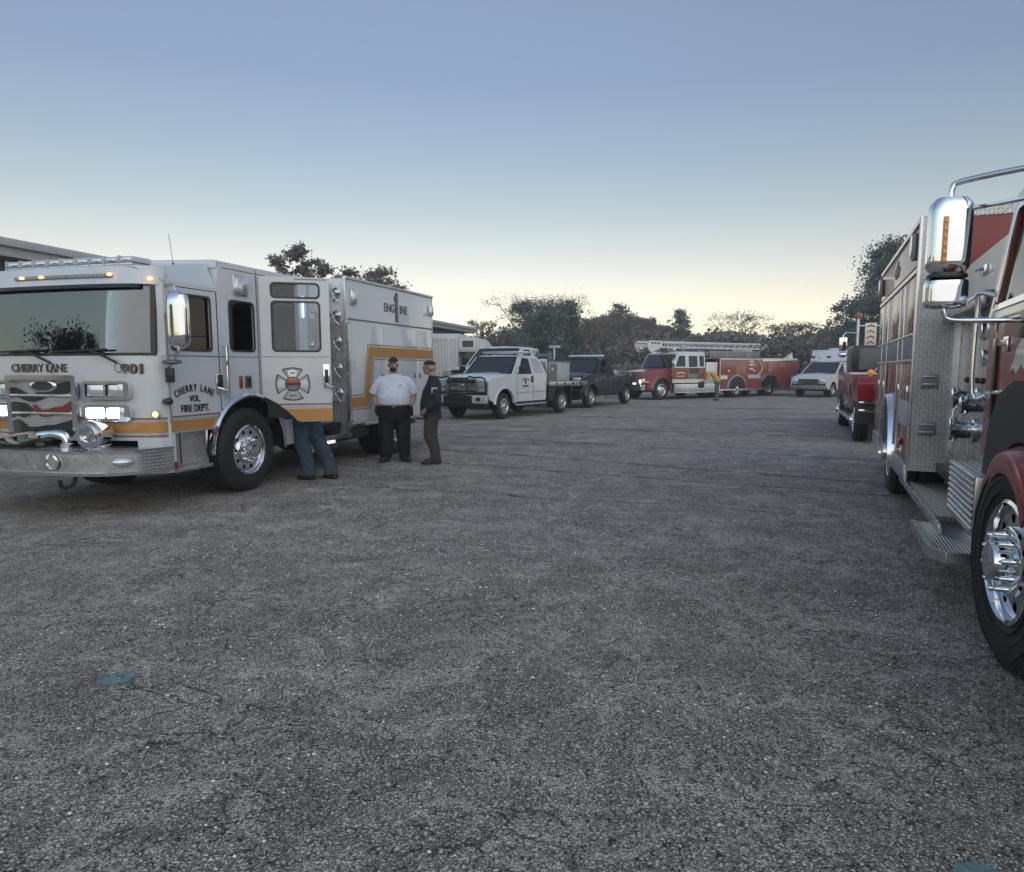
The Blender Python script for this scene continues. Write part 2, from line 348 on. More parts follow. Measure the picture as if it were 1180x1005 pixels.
# ------------------------------------------------------------------ wheels
_wc = {}
def wheel(parent, x, y, r, wd, side, style='truck', steer=0, hi=False, name='wheel'):
    """outer sidewall plane at |x|; axis along x"""
    key = (round(r, 3), round(wd, 3), style, hi)
    if key not in _wc:
        n = 72 if hi else 40
        rim = r * (.56 if hi else .585) if style != 'pickup' else r * .60
        t = M(); g = .006 if not hi else .009
        pr = [(rim, -.012), (rim + .02, .0), (rim + (r - rim) * .28, .010), (rim + (r - rim) * .5, .016), (rim + (r - rim) * .72, .010), (r - .045, -.004), (r - .016, -.022), (r, -.04)]
        ng = 4; span = wd - .08
        for i in range(ng):
            a = -.04 - span * (i + .7) / (ng + .4); pr += [(r, a + .009), (r - .014, a + .006), (r - .014, a - .006), (r, a - .009)]
        pr += [(r, -wd + .04), (r - .03, -wd + .01), (rim + .04, -wd), (rim, -wd + .02)]
        t.lathe(pr, (0, 0, 0), (1, 0, 0), n, None, cap=False)
        if hi:   # shoulder lugs and sidewall ribs
            for i in range(60):
                th = 2 * math.pi * i / 60; mx = Matrix.Rotation(th, 4, 'X')
                t.box(-.035, -.012, -.008, .008, r - .05, r - .008, .003, None, mx)
            for rr_ in (rim + .05, rim + .115, r - .075):
                t.lathe([(rr_ - .004, .004), (rr_ - .003, .019), (rr_ + .003, .019), (rr_ + .004, .004)], (0, 0, 0), (1, 0, 0), n, None, cap=False)
        tyre = t.build('tyre', 'rubber')
        q = M(); k = rim
        if style == 'truck':
            q.lathe([(k + .004, -.02), (k + .006, .004), (k - .012, .012), (k - .018, .0), (k * .93, -.05), (k * .86, -.060), (k * .84, -.045)], (0, 0, 0), (1, 0, 0), n, 'chrome', cap=False)
            ra, rb = k * .58, k * .85
            holes = [circ(math.cos(R(36 * i)) * k * .72, math.sin(R(36 * i)) * k * .72, k * .085, 14) for i in range(10)]
            q.plate(circ(0, 0, rb, n), holes + [circ(0, 0, ra, n)], 'x', -.050, -.038, 'chrome')
            q.lathe([(ra, -.044), (ra, -.010), (ra - .01, -.004), (k * .34, .0), (k * .33, .055), (k * .30, .085), (k * .2, .09), (.0, .092)], (0, 0, 0), (1, 0, 0), n // 2, 'chrome', cap=False)
            q.lathe([(k * .84, -.16), (k * .84, -.17), (0, -.17)], (0, 0, 0), (1, 0, 0), 24, 'black', cap=False)
        else:
            q.lathe([(k + .003, -.015), (k + .004, .003), (k - .010, .006), (k - .02, -.02), (k * .86, -.035), (k * .84, -.03)], (0, 0, 0), (1, 0, 0), n, 'steel', cap=False)
            holes = [[(math.cos(R(45 * i + a)) * k * rr_, math.sin(R(45 * i + a)) * k * rr_) for a, rr_ in ((-9, .52), (-14, .74), (14, .74), (9, .52))] for i in range(8)]
            q.plate(circ(0, 0, k * .86, n), holes, 'x', -.035, -.02, 'steel')
            q.lathe([(k * .34, -.03), (k * .33, .01), (k * .28, .02), (.0, .022)], (0, 0, 0), (1, 0, 0), 20, 'chrome', cap=False)
            q.lathe([(k * .84, -.11), (k * .84, -.12), (0, -.12)], (0, 0, 0), (1, 0, 0), 24, 'black', cap=False)
        rimo = q.build('rim', 'chrome')
        nuts = M(); nn = 10 if style == 'truck' else 8; br = k * .46 if style == 'truck' else k * .42
        for i in range(nn):
            th = 2 * math.pi * (i + .5) / nn; c = (0, math.cos(th) * br, math.sin(th) * br)
            ln = .075 if hi else .045 if style == 'truck' else .02
            nuts.lathe([(.021, -.01), (.021, ln * .35), (.015, ln * .45), (.014, ln * .85), (.006, ln)], c, (1, 0, 0), 10, None, cap=False)
        no = nuts.build('wheel_nuts', 'chrome')
        _wc[key] = [tyre.data, rimo.data, no.data]
        for o in (tyre, rimo, no): bpy.data.objects.remove(o)
    tm, rm, nm = _wc[key]
    w_ = bpy.data.objects.new(name, tm); col.objects.link(w_); w_.parent = parent
    w_.location = (x, y, r); w_.rotation_euler = (R(random.uniform(0, 36)), 0, (0 if side > 0 else math.pi) + steer)
    for nm_, me in (('rim', rm), ('wheel_nuts', nm)):
        o = bpy.data.objects.new(nm_, me); col.objects.link(o); o.parent = w_
        if nm_ == 'wheel_nuts': o['kind'] = 'stuff'
    return w_
def ground_shadow_gap(): pass

# ------------------------------------------------------------------ ground
def asphalt_mat():
    m, n, l, b = newmat('asphalt')
    tc = n.new('ShaderNodeTexCoord'); O = tc.outputs['Object']
    def nz(scale, det=5, rough=.6, vec=O, dist=0):
        q = n.new('ShaderNodeTexNoise'); q.inputs['Scale'].default_value = scale; q.inputs['Detail'].default_value = det; q.inputs['Roughness'].default_value = rough; q.inputs['Distortion'].default_value = dist
        l.new(vec, q.inputs['Vector']); return q.outputs[0]
    def mapr(v, a, b_, c, d):
        q = n.new('ShaderNodeMapRange'); l.new(v, q.inputs[0])
        for i, k in enumerate((a, b_, c, d)): q.inputs[i + 1].default_value = k
        return q.outputs[0]
    def vor(scale, feat='F1', vec=O):
        q = n.new('ShaderNodeTexVoronoi'); q.feature = feat; q.inputs['Scale'].default_value = scale; l.new(vec, q.inputs['Vector']); return q
    def mul(a, b_): return mth(n, l, 'MULTIPLY', a, b_)
    def add(a, b_): return mth(n, l, 'ADD', a, b_)
    # stretched coordinates: paving passes run across the view
    mp = n.new('ShaderNodeMapping'); mp.inputs['Scale'].default_value = (.16, 1, 1); mp.inputs['Rotation'].default_value = (0, 0, R(10)); l.new(O, mp.inputs[0])
    big = nz(.35, 6, .6); band = nz(1.6, 5, .6, mp.outputs[0]); mid = nz(3.2, 6, .65, O, .3); fine = nz(85, 5, .85); grit = nz(120, 3, .85)
    patch = mapr(add(nz(1.7, 9, .72, O, .5), mul(mth(n, l, 'SUBTRACT', band, .5), .35)), .46, .68, 0, 1)
    # aggregate: every stone its own tone, more of them laid bare in the worn patches
    def sep(q):
        c = n.new('ShaderNodeSeparateColor'); l.new(q.outputs['Color'], c.inputs[0]); return c
    sA = vor(115); cA = sep(sA); bare = mapr(patch, 0, 1, .74, .58)
    lay = mapr(mth(n, l, 'SUBTRACT', cA.outputs[0], bare), 0, .06, 0, 1)
    tA = mul(mul(lay, mapr(sA.outputs['Distance'], .30, .62, 1, 0)), add(.07, mul(mul(cA.outputs[1], cA.outputs[1]), .62)))
    s1 = vor(48); c1 = sep(s1); st = mul(mapr(s1.outputs['Distance'], .24, .36, 1, 0), mapr(mth(n, l, 'SUBTRACT', c1.outputs[0], mapr(patch, 0, 1, .915, .86)), 0, .01, 0, 1)); st = mul(st, mapr(c1.outputs[1], 0, 1, .35, 1.1))
    s2 = vor(230); c2 = sep(s2); st2 = mul(mapr(c2.outputs[0], .86, 1, 0, 1), .20)
    v = add(.125, mul(big, .04)); v = mul(v, mapr(patch, 0, 1, .94, 1.25)); vein = mapr(mth(n, l, 'ABSOLUTE', mth(n, l, 'SUBTRACT', nz(1.6, 7, .65, O, .8), .5)), 0, .035, 1.45, 1); v = mul(v, vein); v = mul(v, mapr(mid, .25, .75, .88, 1.14)); v = mul(v, mapr(fine, .38, .62, .45, 1.6)); v = mul(v, mapr(grit, .38, .62, .45, 1.7))
    v = add(v, tA); v = add(v, mul(st2, 1.3))
    pit = mul(mapr(s1.outputs['Distance'], .42, .7, 0, 1), mapr(c1.outputs[2], .55, .8, 0, 1)); v = mul(v, mapr(pit, 0, 1, 1, .35))
    # cracks
    wv = n.new('ShaderNodeVectorMath'); wv.operation = 'ADD'; nn = n.new('ShaderNodeTexNoise'); nn.inputs['Scale'].default_value = 5; nn.inputs['Detail'].default_value = 6; l.new(O, nn.inputs['Vector'])
    sc_ = n.new('ShaderNodeVectorMath'); sc_.operation = 'SCALE'; sc_.inputs['Scale'].default_value = .16; l.new(nn.outputs['Color'], sc_.inputs[0]); l.new(O, wv.inputs[0]); l.new(sc_.outputs[0], wv.inputs[1])
    mp2 = n.new('ShaderNodeMapping'); mp2.inputs['Scale'].default_value = (.55, 1, 1); mp2.inputs['Rotation'].default_value = (0, 0, R(-8)); l.new(wv.outputs[0], mp2.inputs[0])
    k1 = vor(2.7, 'DISTANCE_TO_EDGE', mp2.outputs[0]); k2 = vor(8.5, 'DISTANCE_TO_EDGE', mp2.outputs[0])
    msk = nz(.8, 4, .6); msk2 = nz(1.5, 4, .6)
    cr = mul(mapr(k1.outputs['Distance'], .003, .016, .8, 0), mapr(msk, .49, .58, 0, 1)); cr2 = mul(mapr(k2.outputs['Distance'], .010, .045, .8, 0), mapr(msk2, .50, .62, 0, 1))
    # long seams between paving passes
    sp = n.new('ShaderNodeSeparateXYZ'); l.new(O, sp.inputs[0]); wob = nz(.9, 6, .7); wob2 = nz(6, 4, .7)
    seam = None
    for (y0, sl, wd) in ((12.9, -.63, .055), (11.2, -.52, .03), (15.8, -.60, .05), (19.5, -.42, .06), (24, -.3, .10), (8.8, -.35, .018), (30, -.2, .14)):
        d = add(sp.outputs[1], mul(sp.outputs[0], -sl)); d = mth(n, l, 'SUBTRACT', d, y0); d = add(d, mul(mth(n, l, 'SUBTRACT', wob, .5), .8)); d = add(d, mul(mth(n, l, 'SUBTRACT', wob2, .5), .18)); d = mth(n, l, 'ABSOLUTE', d)
        q = mul(mapr(d, wd * .4, wd * 1.5, 1, 0), mapr(fine, .3, .6, .6, 1)); seam = q if seam is None else mth(n, l, 'MAXIMUM', seam, q)
    dark = mth(n, l, 'MAXIMUM', mth(n, l, 'MAXIMUM', cr, mul(cr2, .7)), seam)
        # oily stains
    oil = nz(.55, 3, .5, mp.outputs[0]); v = mul(v, mapr(oil, .58, .72, 1, .70))
    v = mul(v, mapr(v, .05, .3, .60, 1.36)); v = add(v, mul(st, 1.1)); v = mul(v, mapr(dark, 0, 1, 1, .22)); v = mul(v, 1.36); v = mth(n, l, 'MINIMUM', v, .80); cmb = n.new('ShaderNodeCombineColor'); l.new(mul(v, 1.12), cmb.inputs[0]); l.new(mul(v, 1.0), cmb.inputs[1]); l.new(mul(v, .87), cmb.inputs[2])
    l.new(cmb.outputs[0], b.inputs['Base Color'])
    l.new(mapr(mid, .3, .7, .70, .92), b.inputs['Roughness']); b.inputs['Specular IOR Level'].default_value = .25
    h = add(mul(fine, .8), mul(grit, .35)); h = add(h, mul(st, .6)); h = mth(n, l, 'SUBTRACT', h, mul(dark, 1.6)); h = mth(n, l, 'SUBTRACT', h, mul(pit, .6)); h = add(h, mul(mid, 1.5))
    bp = n.new('ShaderNodeBump'); bp.inputs['Strength'].default_value = 1; bp.inputs['Distance'].default_value = .012; l.new(h, bp.inputs['Height']); l.new(bp.outputs[0], b.inputs['Normal'])
    return m
asphalt_mat()
def grass_mat():
    m, n, l, b = newmat('grass')
    tc = n.new('ShaderNodeTexCoord'); a = n.new('ShaderNodeTexNoise'); a.inputs['Scale'].default_value = .25; a.inputs['Detail'].default_value = 8; l.new(tc.outputs['Object'], a.inputs['Vector'])
    r = n.new('ShaderNodeValToRGB'); e = r.color_ramp.elements; e[0].position = .35; e[0].color = (.05, .052, .035, 1); e[1].position = .65; e[1].color = (.12, .115, .085, 1)
    l.new(a.outputs[0], r.inputs[0]); l.new(r.outputs[0], b.inputs['Base Color']); b.inputs['Roughness'].default_value = .95
grass_mat()
def sheet(name, mat, x0, x1, y0, y1, z, nx=1, ny=1, hf=None):
    m = M(); vs = []; fs = []
    for j in range(ny + 1):
        for i in range(nx + 1):
            x = x0 + (x1 - x0) * i / nx; y = y0 + (y1 - y0) * j / ny; vs.append((x, y, z + (hf(x, y) if hf else 0)))
    for j in range(ny):
        for i in range(nx): k = j * (nx + 1) + i; fs.append((k, k + 1, k + nx + 2, k + nx + 1))
    m.add(vs, fs, None); return m.build(name, mat, kind='structure', fix=False)
sheet('ground', 'grass', -128, 128, -100, 123, -.05)
sheet('parking_lot', 'asphalt', -60, 70, -25, 51, 0, 2, 2)
sheet('grass_bank', 'grass', -127, 127, 49, 122, 0, 60, 30, lambda x, y: -.045 + (0 if y < 51 else min(1.4, (y - 51) * .16)) * (1 + .25 * noise.noise((x * .07, y * .07, 0))) )

# stone grit lying on the asphalt close to the camera
def grit():
    m = M(); V = []; F_ = []
    n = 9000; xs = rng.uniform(-3.2, 3.4, n); ys = 1.2 + rng.power(1.3, n) * 8
    base = np.array([(1, 0, 0), (0, 1, 0), (-1, 0, 0), (0, -1, 0), (0, 0, 1)])
    keep = rng.random(n) < .8
    for x, y in zip(xs[keep], ys[keep]):
        if noise.noise((x * 1.4, y * 1.4, 3)) < rng.uniform(-.4, .25): continue
        s = rng.uniform(.0028, .0065) * (1 if rng.random() < .72 else 1.7); a = rng.uniform(0, 6.28); o = len(V)
        for bx, by, bz in base:
            r_ = s * rng.uniform(.7, 1.3); V.append((x + (bx * math.cos(a) - by * math.sin(a)) * r_, y + (bx * math.sin(a) + by * math.cos(a)) * r_ * .8, .001 + bz * s * .8))
        F_ += [(o, o + 1, o + 4), (o + 1, o + 2, o + 4), (o + 2, o + 3, o + 4), (o + 3, o, o + 4)]
    m.add(V, F_, None); return m.build('gravel', 'grit', kind='stuff', fix=False)
paint('grit', (.86, .85, .82), .7, var=.45, scale=40)
grit()
# faded teal paint spots
def spot(x, y, rx, ry, label):
    p = [(x + rx * (1 + .12 * noise.noise((math.cos(t) * 2, math.sin(t) * 2, x))) * math.cos(t), y + ry * (1 + .15 * noise.noise((math.cos(t) * 2, math.sin(t) * 2, y))) * math.sin(t)) for t in [2 * math.pi * i / 40 for i in range(40)]]
    m = M(); m.prism(p, 'z', .004, .006); tag(m.build('paint_mark', 'teal'), label, 'paint mark', 'teal paint spots sprayed on the asphalt')
spot(-2.13, 3.51, .085, .075, 'teal sprayed oval spot on the asphalt below the left engine')
spot(1.43, 2.08, .075, .06, 'teal sprayed spot at the near right edge of the asphalt')
spot(-.14, 10.5, .17, .13, 'small faint teal spot on the asphalt right of the man in the dark jacket')
spot(-.35, 7.5, .10, .08, 'small pale teal spot on the asphalt midway to the parked trucks')

# ------------------------------------------------------------------ foliage
def leafmat(name, c0, c1):
    m, n, l, b = newmat(name)
    tc = n.new('ShaderNodeTexCoord'); a = n.new('ShaderNodeTexNoise'); a.inputs['Scale'].default_value = .9; a.inputs['Detail'].default_value = 8; a.inputs['Roughness'].default_value = .75; l.new(tc.outputs['Object'], a.inputs['Vector'])
    r = n.new('ShaderNodeValToRGB'); e = r.color_ramp.elements; e[0].position = .36; e[0].color = (*c0, 1); e[1].position = .64; e[1].color = (*c1, 1)
    l.new(a.outputs[0], r.inputs[0]); l.new(r.outputs[0], b.inputs['Base Color']); b.inputs['Roughness'].default_value = .7; b.inputs['Specular IOR Level'].default_value = .2
leafmat('leaf_teal', (.085, .12, .12), (.15, .19, .18))
leafmat('leaf_brown', (.14, .125, .118), (.23, .21, .20))
leafmat('leaf_rust', (.16, .12, .095), (.26, .21, .17))
leafmat('leaf_dark', (.09, .105, .10), (.16, .17, .158))
leafmat('leaf_wood', (.15, .138, .132), (.23, .205, .195))
leafmat('leaf_green', (.09, .11, .10), (.16, .18, .155))
def leaf_obj(name, pts, size, mat, parent=None, kind=None, flat=.5):
    n = len(pts); pts = np.asarray(pts, float)
    a = rng.normal(size=(n, 3)); a /= np.linalg.norm(a, axis=1)[:, None]
    b = np.cross(a, rng.normal(size=(n, 3))); b /= np.linalg.norm(b, axis=1)[:, None]
    s = size * rng.uniform(.5, 1.4, n)[:, None]
    v = np.stack([pts + a * s, pts + b * s * flat, pts - a * s, pts - b * s * flat], 1).reshape(-1, 3)
    me = bpy.data.meshes.new(name); me.vertices.add(4 * n); me.loops.add(4 * n); me.polygons.add(n)
    me.vertices.foreach_set('co', v.astype('f').ravel()); me.loops.foreach_set('vertex_index', np.arange(4 * n, dtype='i'))
    me.polygons.foreach_set('loop_start', np.arange(0, 4 * n, 4, dtype='i')); me.polygons.foreach_set('loop_total', np.full(n, 4, 'i'))
    me.update(calc_edges=True); me.materials.append(MT[mat])
    o = bpy.data.objects.new(name, me); col.objects.link(o)
    if parent is not None: o.parent = parent
    if kind: o['kind'] = kind
    return o
def tree(x, y, h, w_, shape, nl, size, mat, label, seed, name='tree', trunk_h=.25, sparse=1.0, group='trees beyond the parking lot', z0=0):
    rs = np.random.default_rng(seed); random.seed(seed)
    root = empty(name, (x, y, z0), 0, label, 'tree', group)
    t = M(); tips = []
    top = h * (.95 if shape == 'cone' else .8)
    t.tube([(0, 0, -.3), (rs.normal() * .05 * h * .3, 0, h * .3), (rs.normal() * .03 * h, rs.normal() * .03 * h, top)], [h * .028, h * .02, h * .003], 8)
    nb = 26 if shape == 'cone' else 20
    for i in range(nb):
        f = trunk_h + (1 - trunk_h) * (i + .5) / nb * .92; z = h * f; a = i * 2.4 + rs.uniform(-.4, .4)
        if shape == 'cone': rad = w_ / 2 * (1 - (f - trunk_h) / (1 - trunk_h)) ** .75 * rs.uniform(.75, 1.12) + .12; dz = rad * .25
        elif shape == 'round': rad = w_ / 2 * math.sqrt(max(.08, 1 - ((f - trunk_h) / (1 - trunk_h) * 1.8 - .8) ** 2)) * rs.uniform(.75, 1.1); dz = rad * .35
        else: rad = w_ / 2 * math.sin(math.pi * min(1, max(.12, (f - trunk_h) / (1 - trunk_h) * .85 + .12))) * rs.uniform(.6, 1.2); dz = rad * .9
        p0 = Vector((0, 0, z - dz * .4)); p2 = Vector((math.cos(a) * rad, math.sin(a) * rad, min(h * .93, z + dz))); p1 = p0.lerp(p2, .5) + Vector((0, 0, -rad * .08))
        t.tube([p0, p1, p2], [h * .008, h * .005, h * .0015], 5)
        for k in range(5):
            q = p0.lerp(p2, rs.uniform(.35, 1)); e = q + Vector(rs.normal(size=3).clip(-1.6, 1.6)) * rad * .22 + Vector((0, 0, rad * .10)); e.z = min(e.z, h * .95); t.tube([q, e], [h * .003, h * .001], 4); tips.append(e)
        tips.append(p2)
    tr = t.build('trunk', 'bark', root)
    cl = np.array(tips); wts = rs.uniform(.3, 1.4, len(cl)); idx = rs.choice(len(cl), nl, p=wts / wts.sum())
    sp = rs.normal(size=(nl, 3)).clip(-1.9, 1.9) * w_ * .055 * np.array([1, 1, .7]) * rs.uniform(.3, 1.3, (nl, 1))
    leaf_obj('crown', cl[idx] + sp, size, mat, root)
    return root
def pxX(u, Y): return (u - 609) / FPX * Y
def pxZ(v, Y): return 1.6 + (424 - v) / FPX * Y
def ptree(u, v, Y, wpx, shape, nl, size, mat, label, seed, **k):
    return tree(pxX(u, Y), Y, pxZ(v, Y) - k.get('z0', 0), wpx / FPX * Y, shape, nl, size, mat, label, seed, **k)
ptree(632, 350, 54, 92, 'round', 34000, .095, 'leaf_teal', 'big round dense blue-green evergreen behind the white flatbed pickup', 1, trunk_h=.05)
ptree(618, 343, 60, 120, 'open', 9000, .06, 'leaf_rust', 'half bare tree with brown twigs showing above the round evergreen', 2, trunk_h=.2)
ptree(675, 366, 62, 60, 'open', 6000, .06, 'leaf_rust', 'thin bare brown tree just right of the round evergreen', 3, trunk_h=.2)
ptree(713, 350, 78, 60, 'cone', 5000, .12, 'leaf_dark', 'pointed dark tree standing highest on the wooded rise', 4, trunk_h=.1, z0=1.4)
ptree(742, 366, 80, 50, 'round', 4500, .12, 'leaf_brown', 'low rounded brown tree right of the pointed one on the rise', 14, trunk_h=.1, z0=1.4)
ptree(783, 356, 70, 40, 'cone', 4500, .10, 'leaf_green', 'narrow green tree rising above the cab of the ladder truck', 5, trunk_h=.2, z0=1.4)
ptree(762, 376, 72, 40, 'open', 1800, .08, 'leaf_rust', 'small airy tree left of the narrow green tree', 15, trunk_h=.2, z0=1.4)
ptree(848, 362, 72, 70, 'open', 2200, .08, 'leaf_brown', 'thin crowned tree poking above the wood over the ladder truck body', 6, trunk_h=.3, z0=1.4)
ptree(912, 374, 66, 70, 'open', 3600, .09, 'leaf_brown', 'loose leaved tree left of the ambulance against the pale sky', 7, trunk_h=.2, z0=1.4)
ptree(1030, 279, 46, 150, 'cone', 60000, .085, 'leaf_teal', 'tall dark conifer rising behind the red engine on the right', 8, trunk_h=.08)
ptree(985, 345, 52, 80, 'round', 7000, .10, 'leaf_dark', 'lower dark bushy tree at the left foot of the tall conifer', 9, trunk_h=.05)
ptree(340, 283, 30, 66, 'round', 8000, .07, 'leaf_brown', 'brown leaved tree above the crew door of the white engine', 10, trunk_h=.3)
ptree(375, 303, 32, 60, 'round', 6000, .07, 'leaf_brown', 'short brown tree beside the crown above the crew door', 16, trunk_h=.3)
ptree(430, 309, 36, 78, 'round', 9000, .075, 'leaf_brown', 'spreading brown tree above the body of the white engine', 11, trunk_h=.3)
ptree(556, 368, 56, 48, 'open', 1700, .075, 'leaf_rust', 'small tree with sparse rusty leaves right of the long building', 12, trunk_h=.25)
ptree(588, 376, 62, 46, 'open', 1500, .075, 'leaf_rust', 'thin rusty shrub tree left of the round evergreen', 13, trunk_h=.2)

# the wood behind, one mass
def wood():
    prof = [(-400, 330), (0, 360), (500, 392), (560, 390), (600, 386), (650, 374), (680, 364), (705, 358), (735, 360), (760, 370), (800, 382), (850, 378), (900, 388), (930, 380), (960, 370), (1010, 362), (1100, 355), (1600, 330)]
    us = np.array([p[0] for p in prof]); vs = np.array([p[1] for p in prof]); pts = []
    n = 130000; Y = rng.uniform(82, 105, n); u = rng.uniform(-220, 1440, n)
    X = (u - 609) / FPX * Y; top = 1.6 + (424 - np.interp(u, us, vs)) / FPX * Y
    crown = np.array([noise.noise((x * .16, y * .16, 0)) * 1.3 + noise.noise((x * .5, y * .5, 5)) * .9 + noise.noise((x * 1.4, y * .5, 9)) * .45 for x, y in zip(X, Y)])
    z = 1.0 + (top + crown * .5 - .9 - 1.0) * rng.uniform(0, 1, n) ** .55
    leaf_obj('woodland', np.stack([X, Y, z], 1), .24, 'leaf_wood', None, 'stuff', .7)
wood()
def brush():
    n = 26000; Y = rng.uniform(58, 70, n); u = rng.uniform(480, 1130, n); X = (u - 609) / FPX * Y
    hh = np.array([max(.4, 2.9 + noise.noise((x * .22, y * .2, 7)) * 2.2 + noise.noise((x * .8, y * .8, 1)) * 1.0) for x, y in zip(X, Y)])
    z = 1.0 + hh * rng.uniform(0, 1, n) ** .6
    leaf_obj('undergrowth', np.stack([X, Y, z], 1), .20, 'leaf_wood', None, 'stuff', .7)
brush()

# ------------------------------------------------------------------ long building behind the white engine
def building():
    a1 = Vector((-3.05, 40)); a0 = Vector((-11.1, 3)).lerp(a1, .19); d = (a1 - a0).normalized(); ln = (a1 - a0).length; rz = math.atan2(-d.x, d.y)
    rt = empty('long_building', (a0.x, a0.y, 0), rz, 'long low building with brown walls and white eave trim behind the white engine', 'building')
    mw = M(); mw.box(-9, -.45, 0, ln - .3, 0, 3.55, 0); mw.build('wall', 'wall_brown', rt)
    mr = M(); mr.prism([(-9.6, 3.56), (0, 3.56), (0, 3.62), (-4.8, 4.55), (-9.6, 3.62)], AX['y'], -.2, ln); mr.build('roof', 'roof_grey', rt)
    mf = M(); mf.box(.0, .10, -.2, ln + .05, 3.50, 3.78, .01); mf.box(.10, .2, -.2, ln + .05, 3.66, 3.80, .02); mf.build('gutter', 'grey_light', rt)
    ms = M(); ms.box(-.44, 0, -.15, ln, 3.50, 3.555); ms.build('soffit', 'grey', rt)
    ge = M(); ge.prism([(-9.6, 3.5), (.1, 3.5), (.1, 3.78), (-4.8, 4.72), (-9.6, 3.78)], AX['y'], ln + .01, ln + .08); ge.build('gable_trim', 'white', rt)
    for y in (3, 10, 17, 24): 
        q = M(); q.box(-.448, -.40, y, y + 1.2, 1.2, 2.4, .01); w1 = q.build('window', 'white', rt); q = M(); q.box(-.402, -.39, y + .07, y + 1.13, 1.27, 2.33); q.build('pane', 'glass_dark', w1)
def clad(name, c, c2):
    m, n, l, b = newmat(name); tc = n.new('ShaderNodeTexCoord'); wv = n.new('ShaderNodeTexWave'); wv.bands_direction = 'Y'; wv.inputs['Scale'].default_value = 2.2; l.new(tc.outputs['Object'], wv.inputs[0])
    ns = n.new('ShaderNodeTexNoise'); ns.inputs['Scale'].default_value = 2; l.new(tc.outputs['Object'], ns.inputs[0])
    r = n.new('ShaderNodeValToRGB'); r.color_ramp.elements[0].color = (*c, 1); r.color_ramp.elements[1].color = (*c2, 1); l.new(ns.outputs[0], r.inputs[0]); l.new(r.outputs[0], b.inputs['Base Color'])
    bp = n.new('ShaderNodeBump'); bp.inputs['Strength'].default_value = .5; bp.inputs['Distance'].default_value = .03; l.new(wv.outputs[0], bp.inputs['Height']); l.new(bp.outputs[0], b.inputs['Normal']); b.inputs['Roughness'].default_value = .6
clad('wall_brown', (.15, .13, .125), (.20, .18, .17)); clad('roof_grey', (.16, .165, .17), (.24, .245, .25)); clad('panel_white', (.50, .51, .52), (.62, .63, .64))
building()
# distant dark fence and gate
def fence():
    Y = 50.6; x0, x1 = pxX(698, Y), pxX(742, Y); rt = empty('metal_fence', ((x0 + x1) / 2, Y, 0), 0, 'dark metal fence between the navy pickup and the ladder truck', 'fence'); h = (x1 - x0) / 2
    a = M()
    for z in (.25, 1.0, 1.75): a.cyl((-h, 0, z), (h, 0, z), .03, n=6)
    a.build('rail', 'dull_metal', rt)
    b = M()
    for i in range(40): x = -h + 2 * h * i / 39; b.cyl((x, .03, .1), (x, .03, 1.8), .015, n=4)
    b.build('picket', 'dull_metal', rt, kind='stuff')
    for x in (-h, 0, h): c = M(); c.cyl((x, 0, -.05), (x, 0, 2.0), .06, n=8); c.build('post', 'dull_metal', rt)
fence()

tree(-27, -3, 4.8, 7.5, 'round', 12000, .09, 'leaf_dark', 'dark tree behind the camera mirrored in the windscreen of the white engine', 21, group='trees beyond the parking lot')

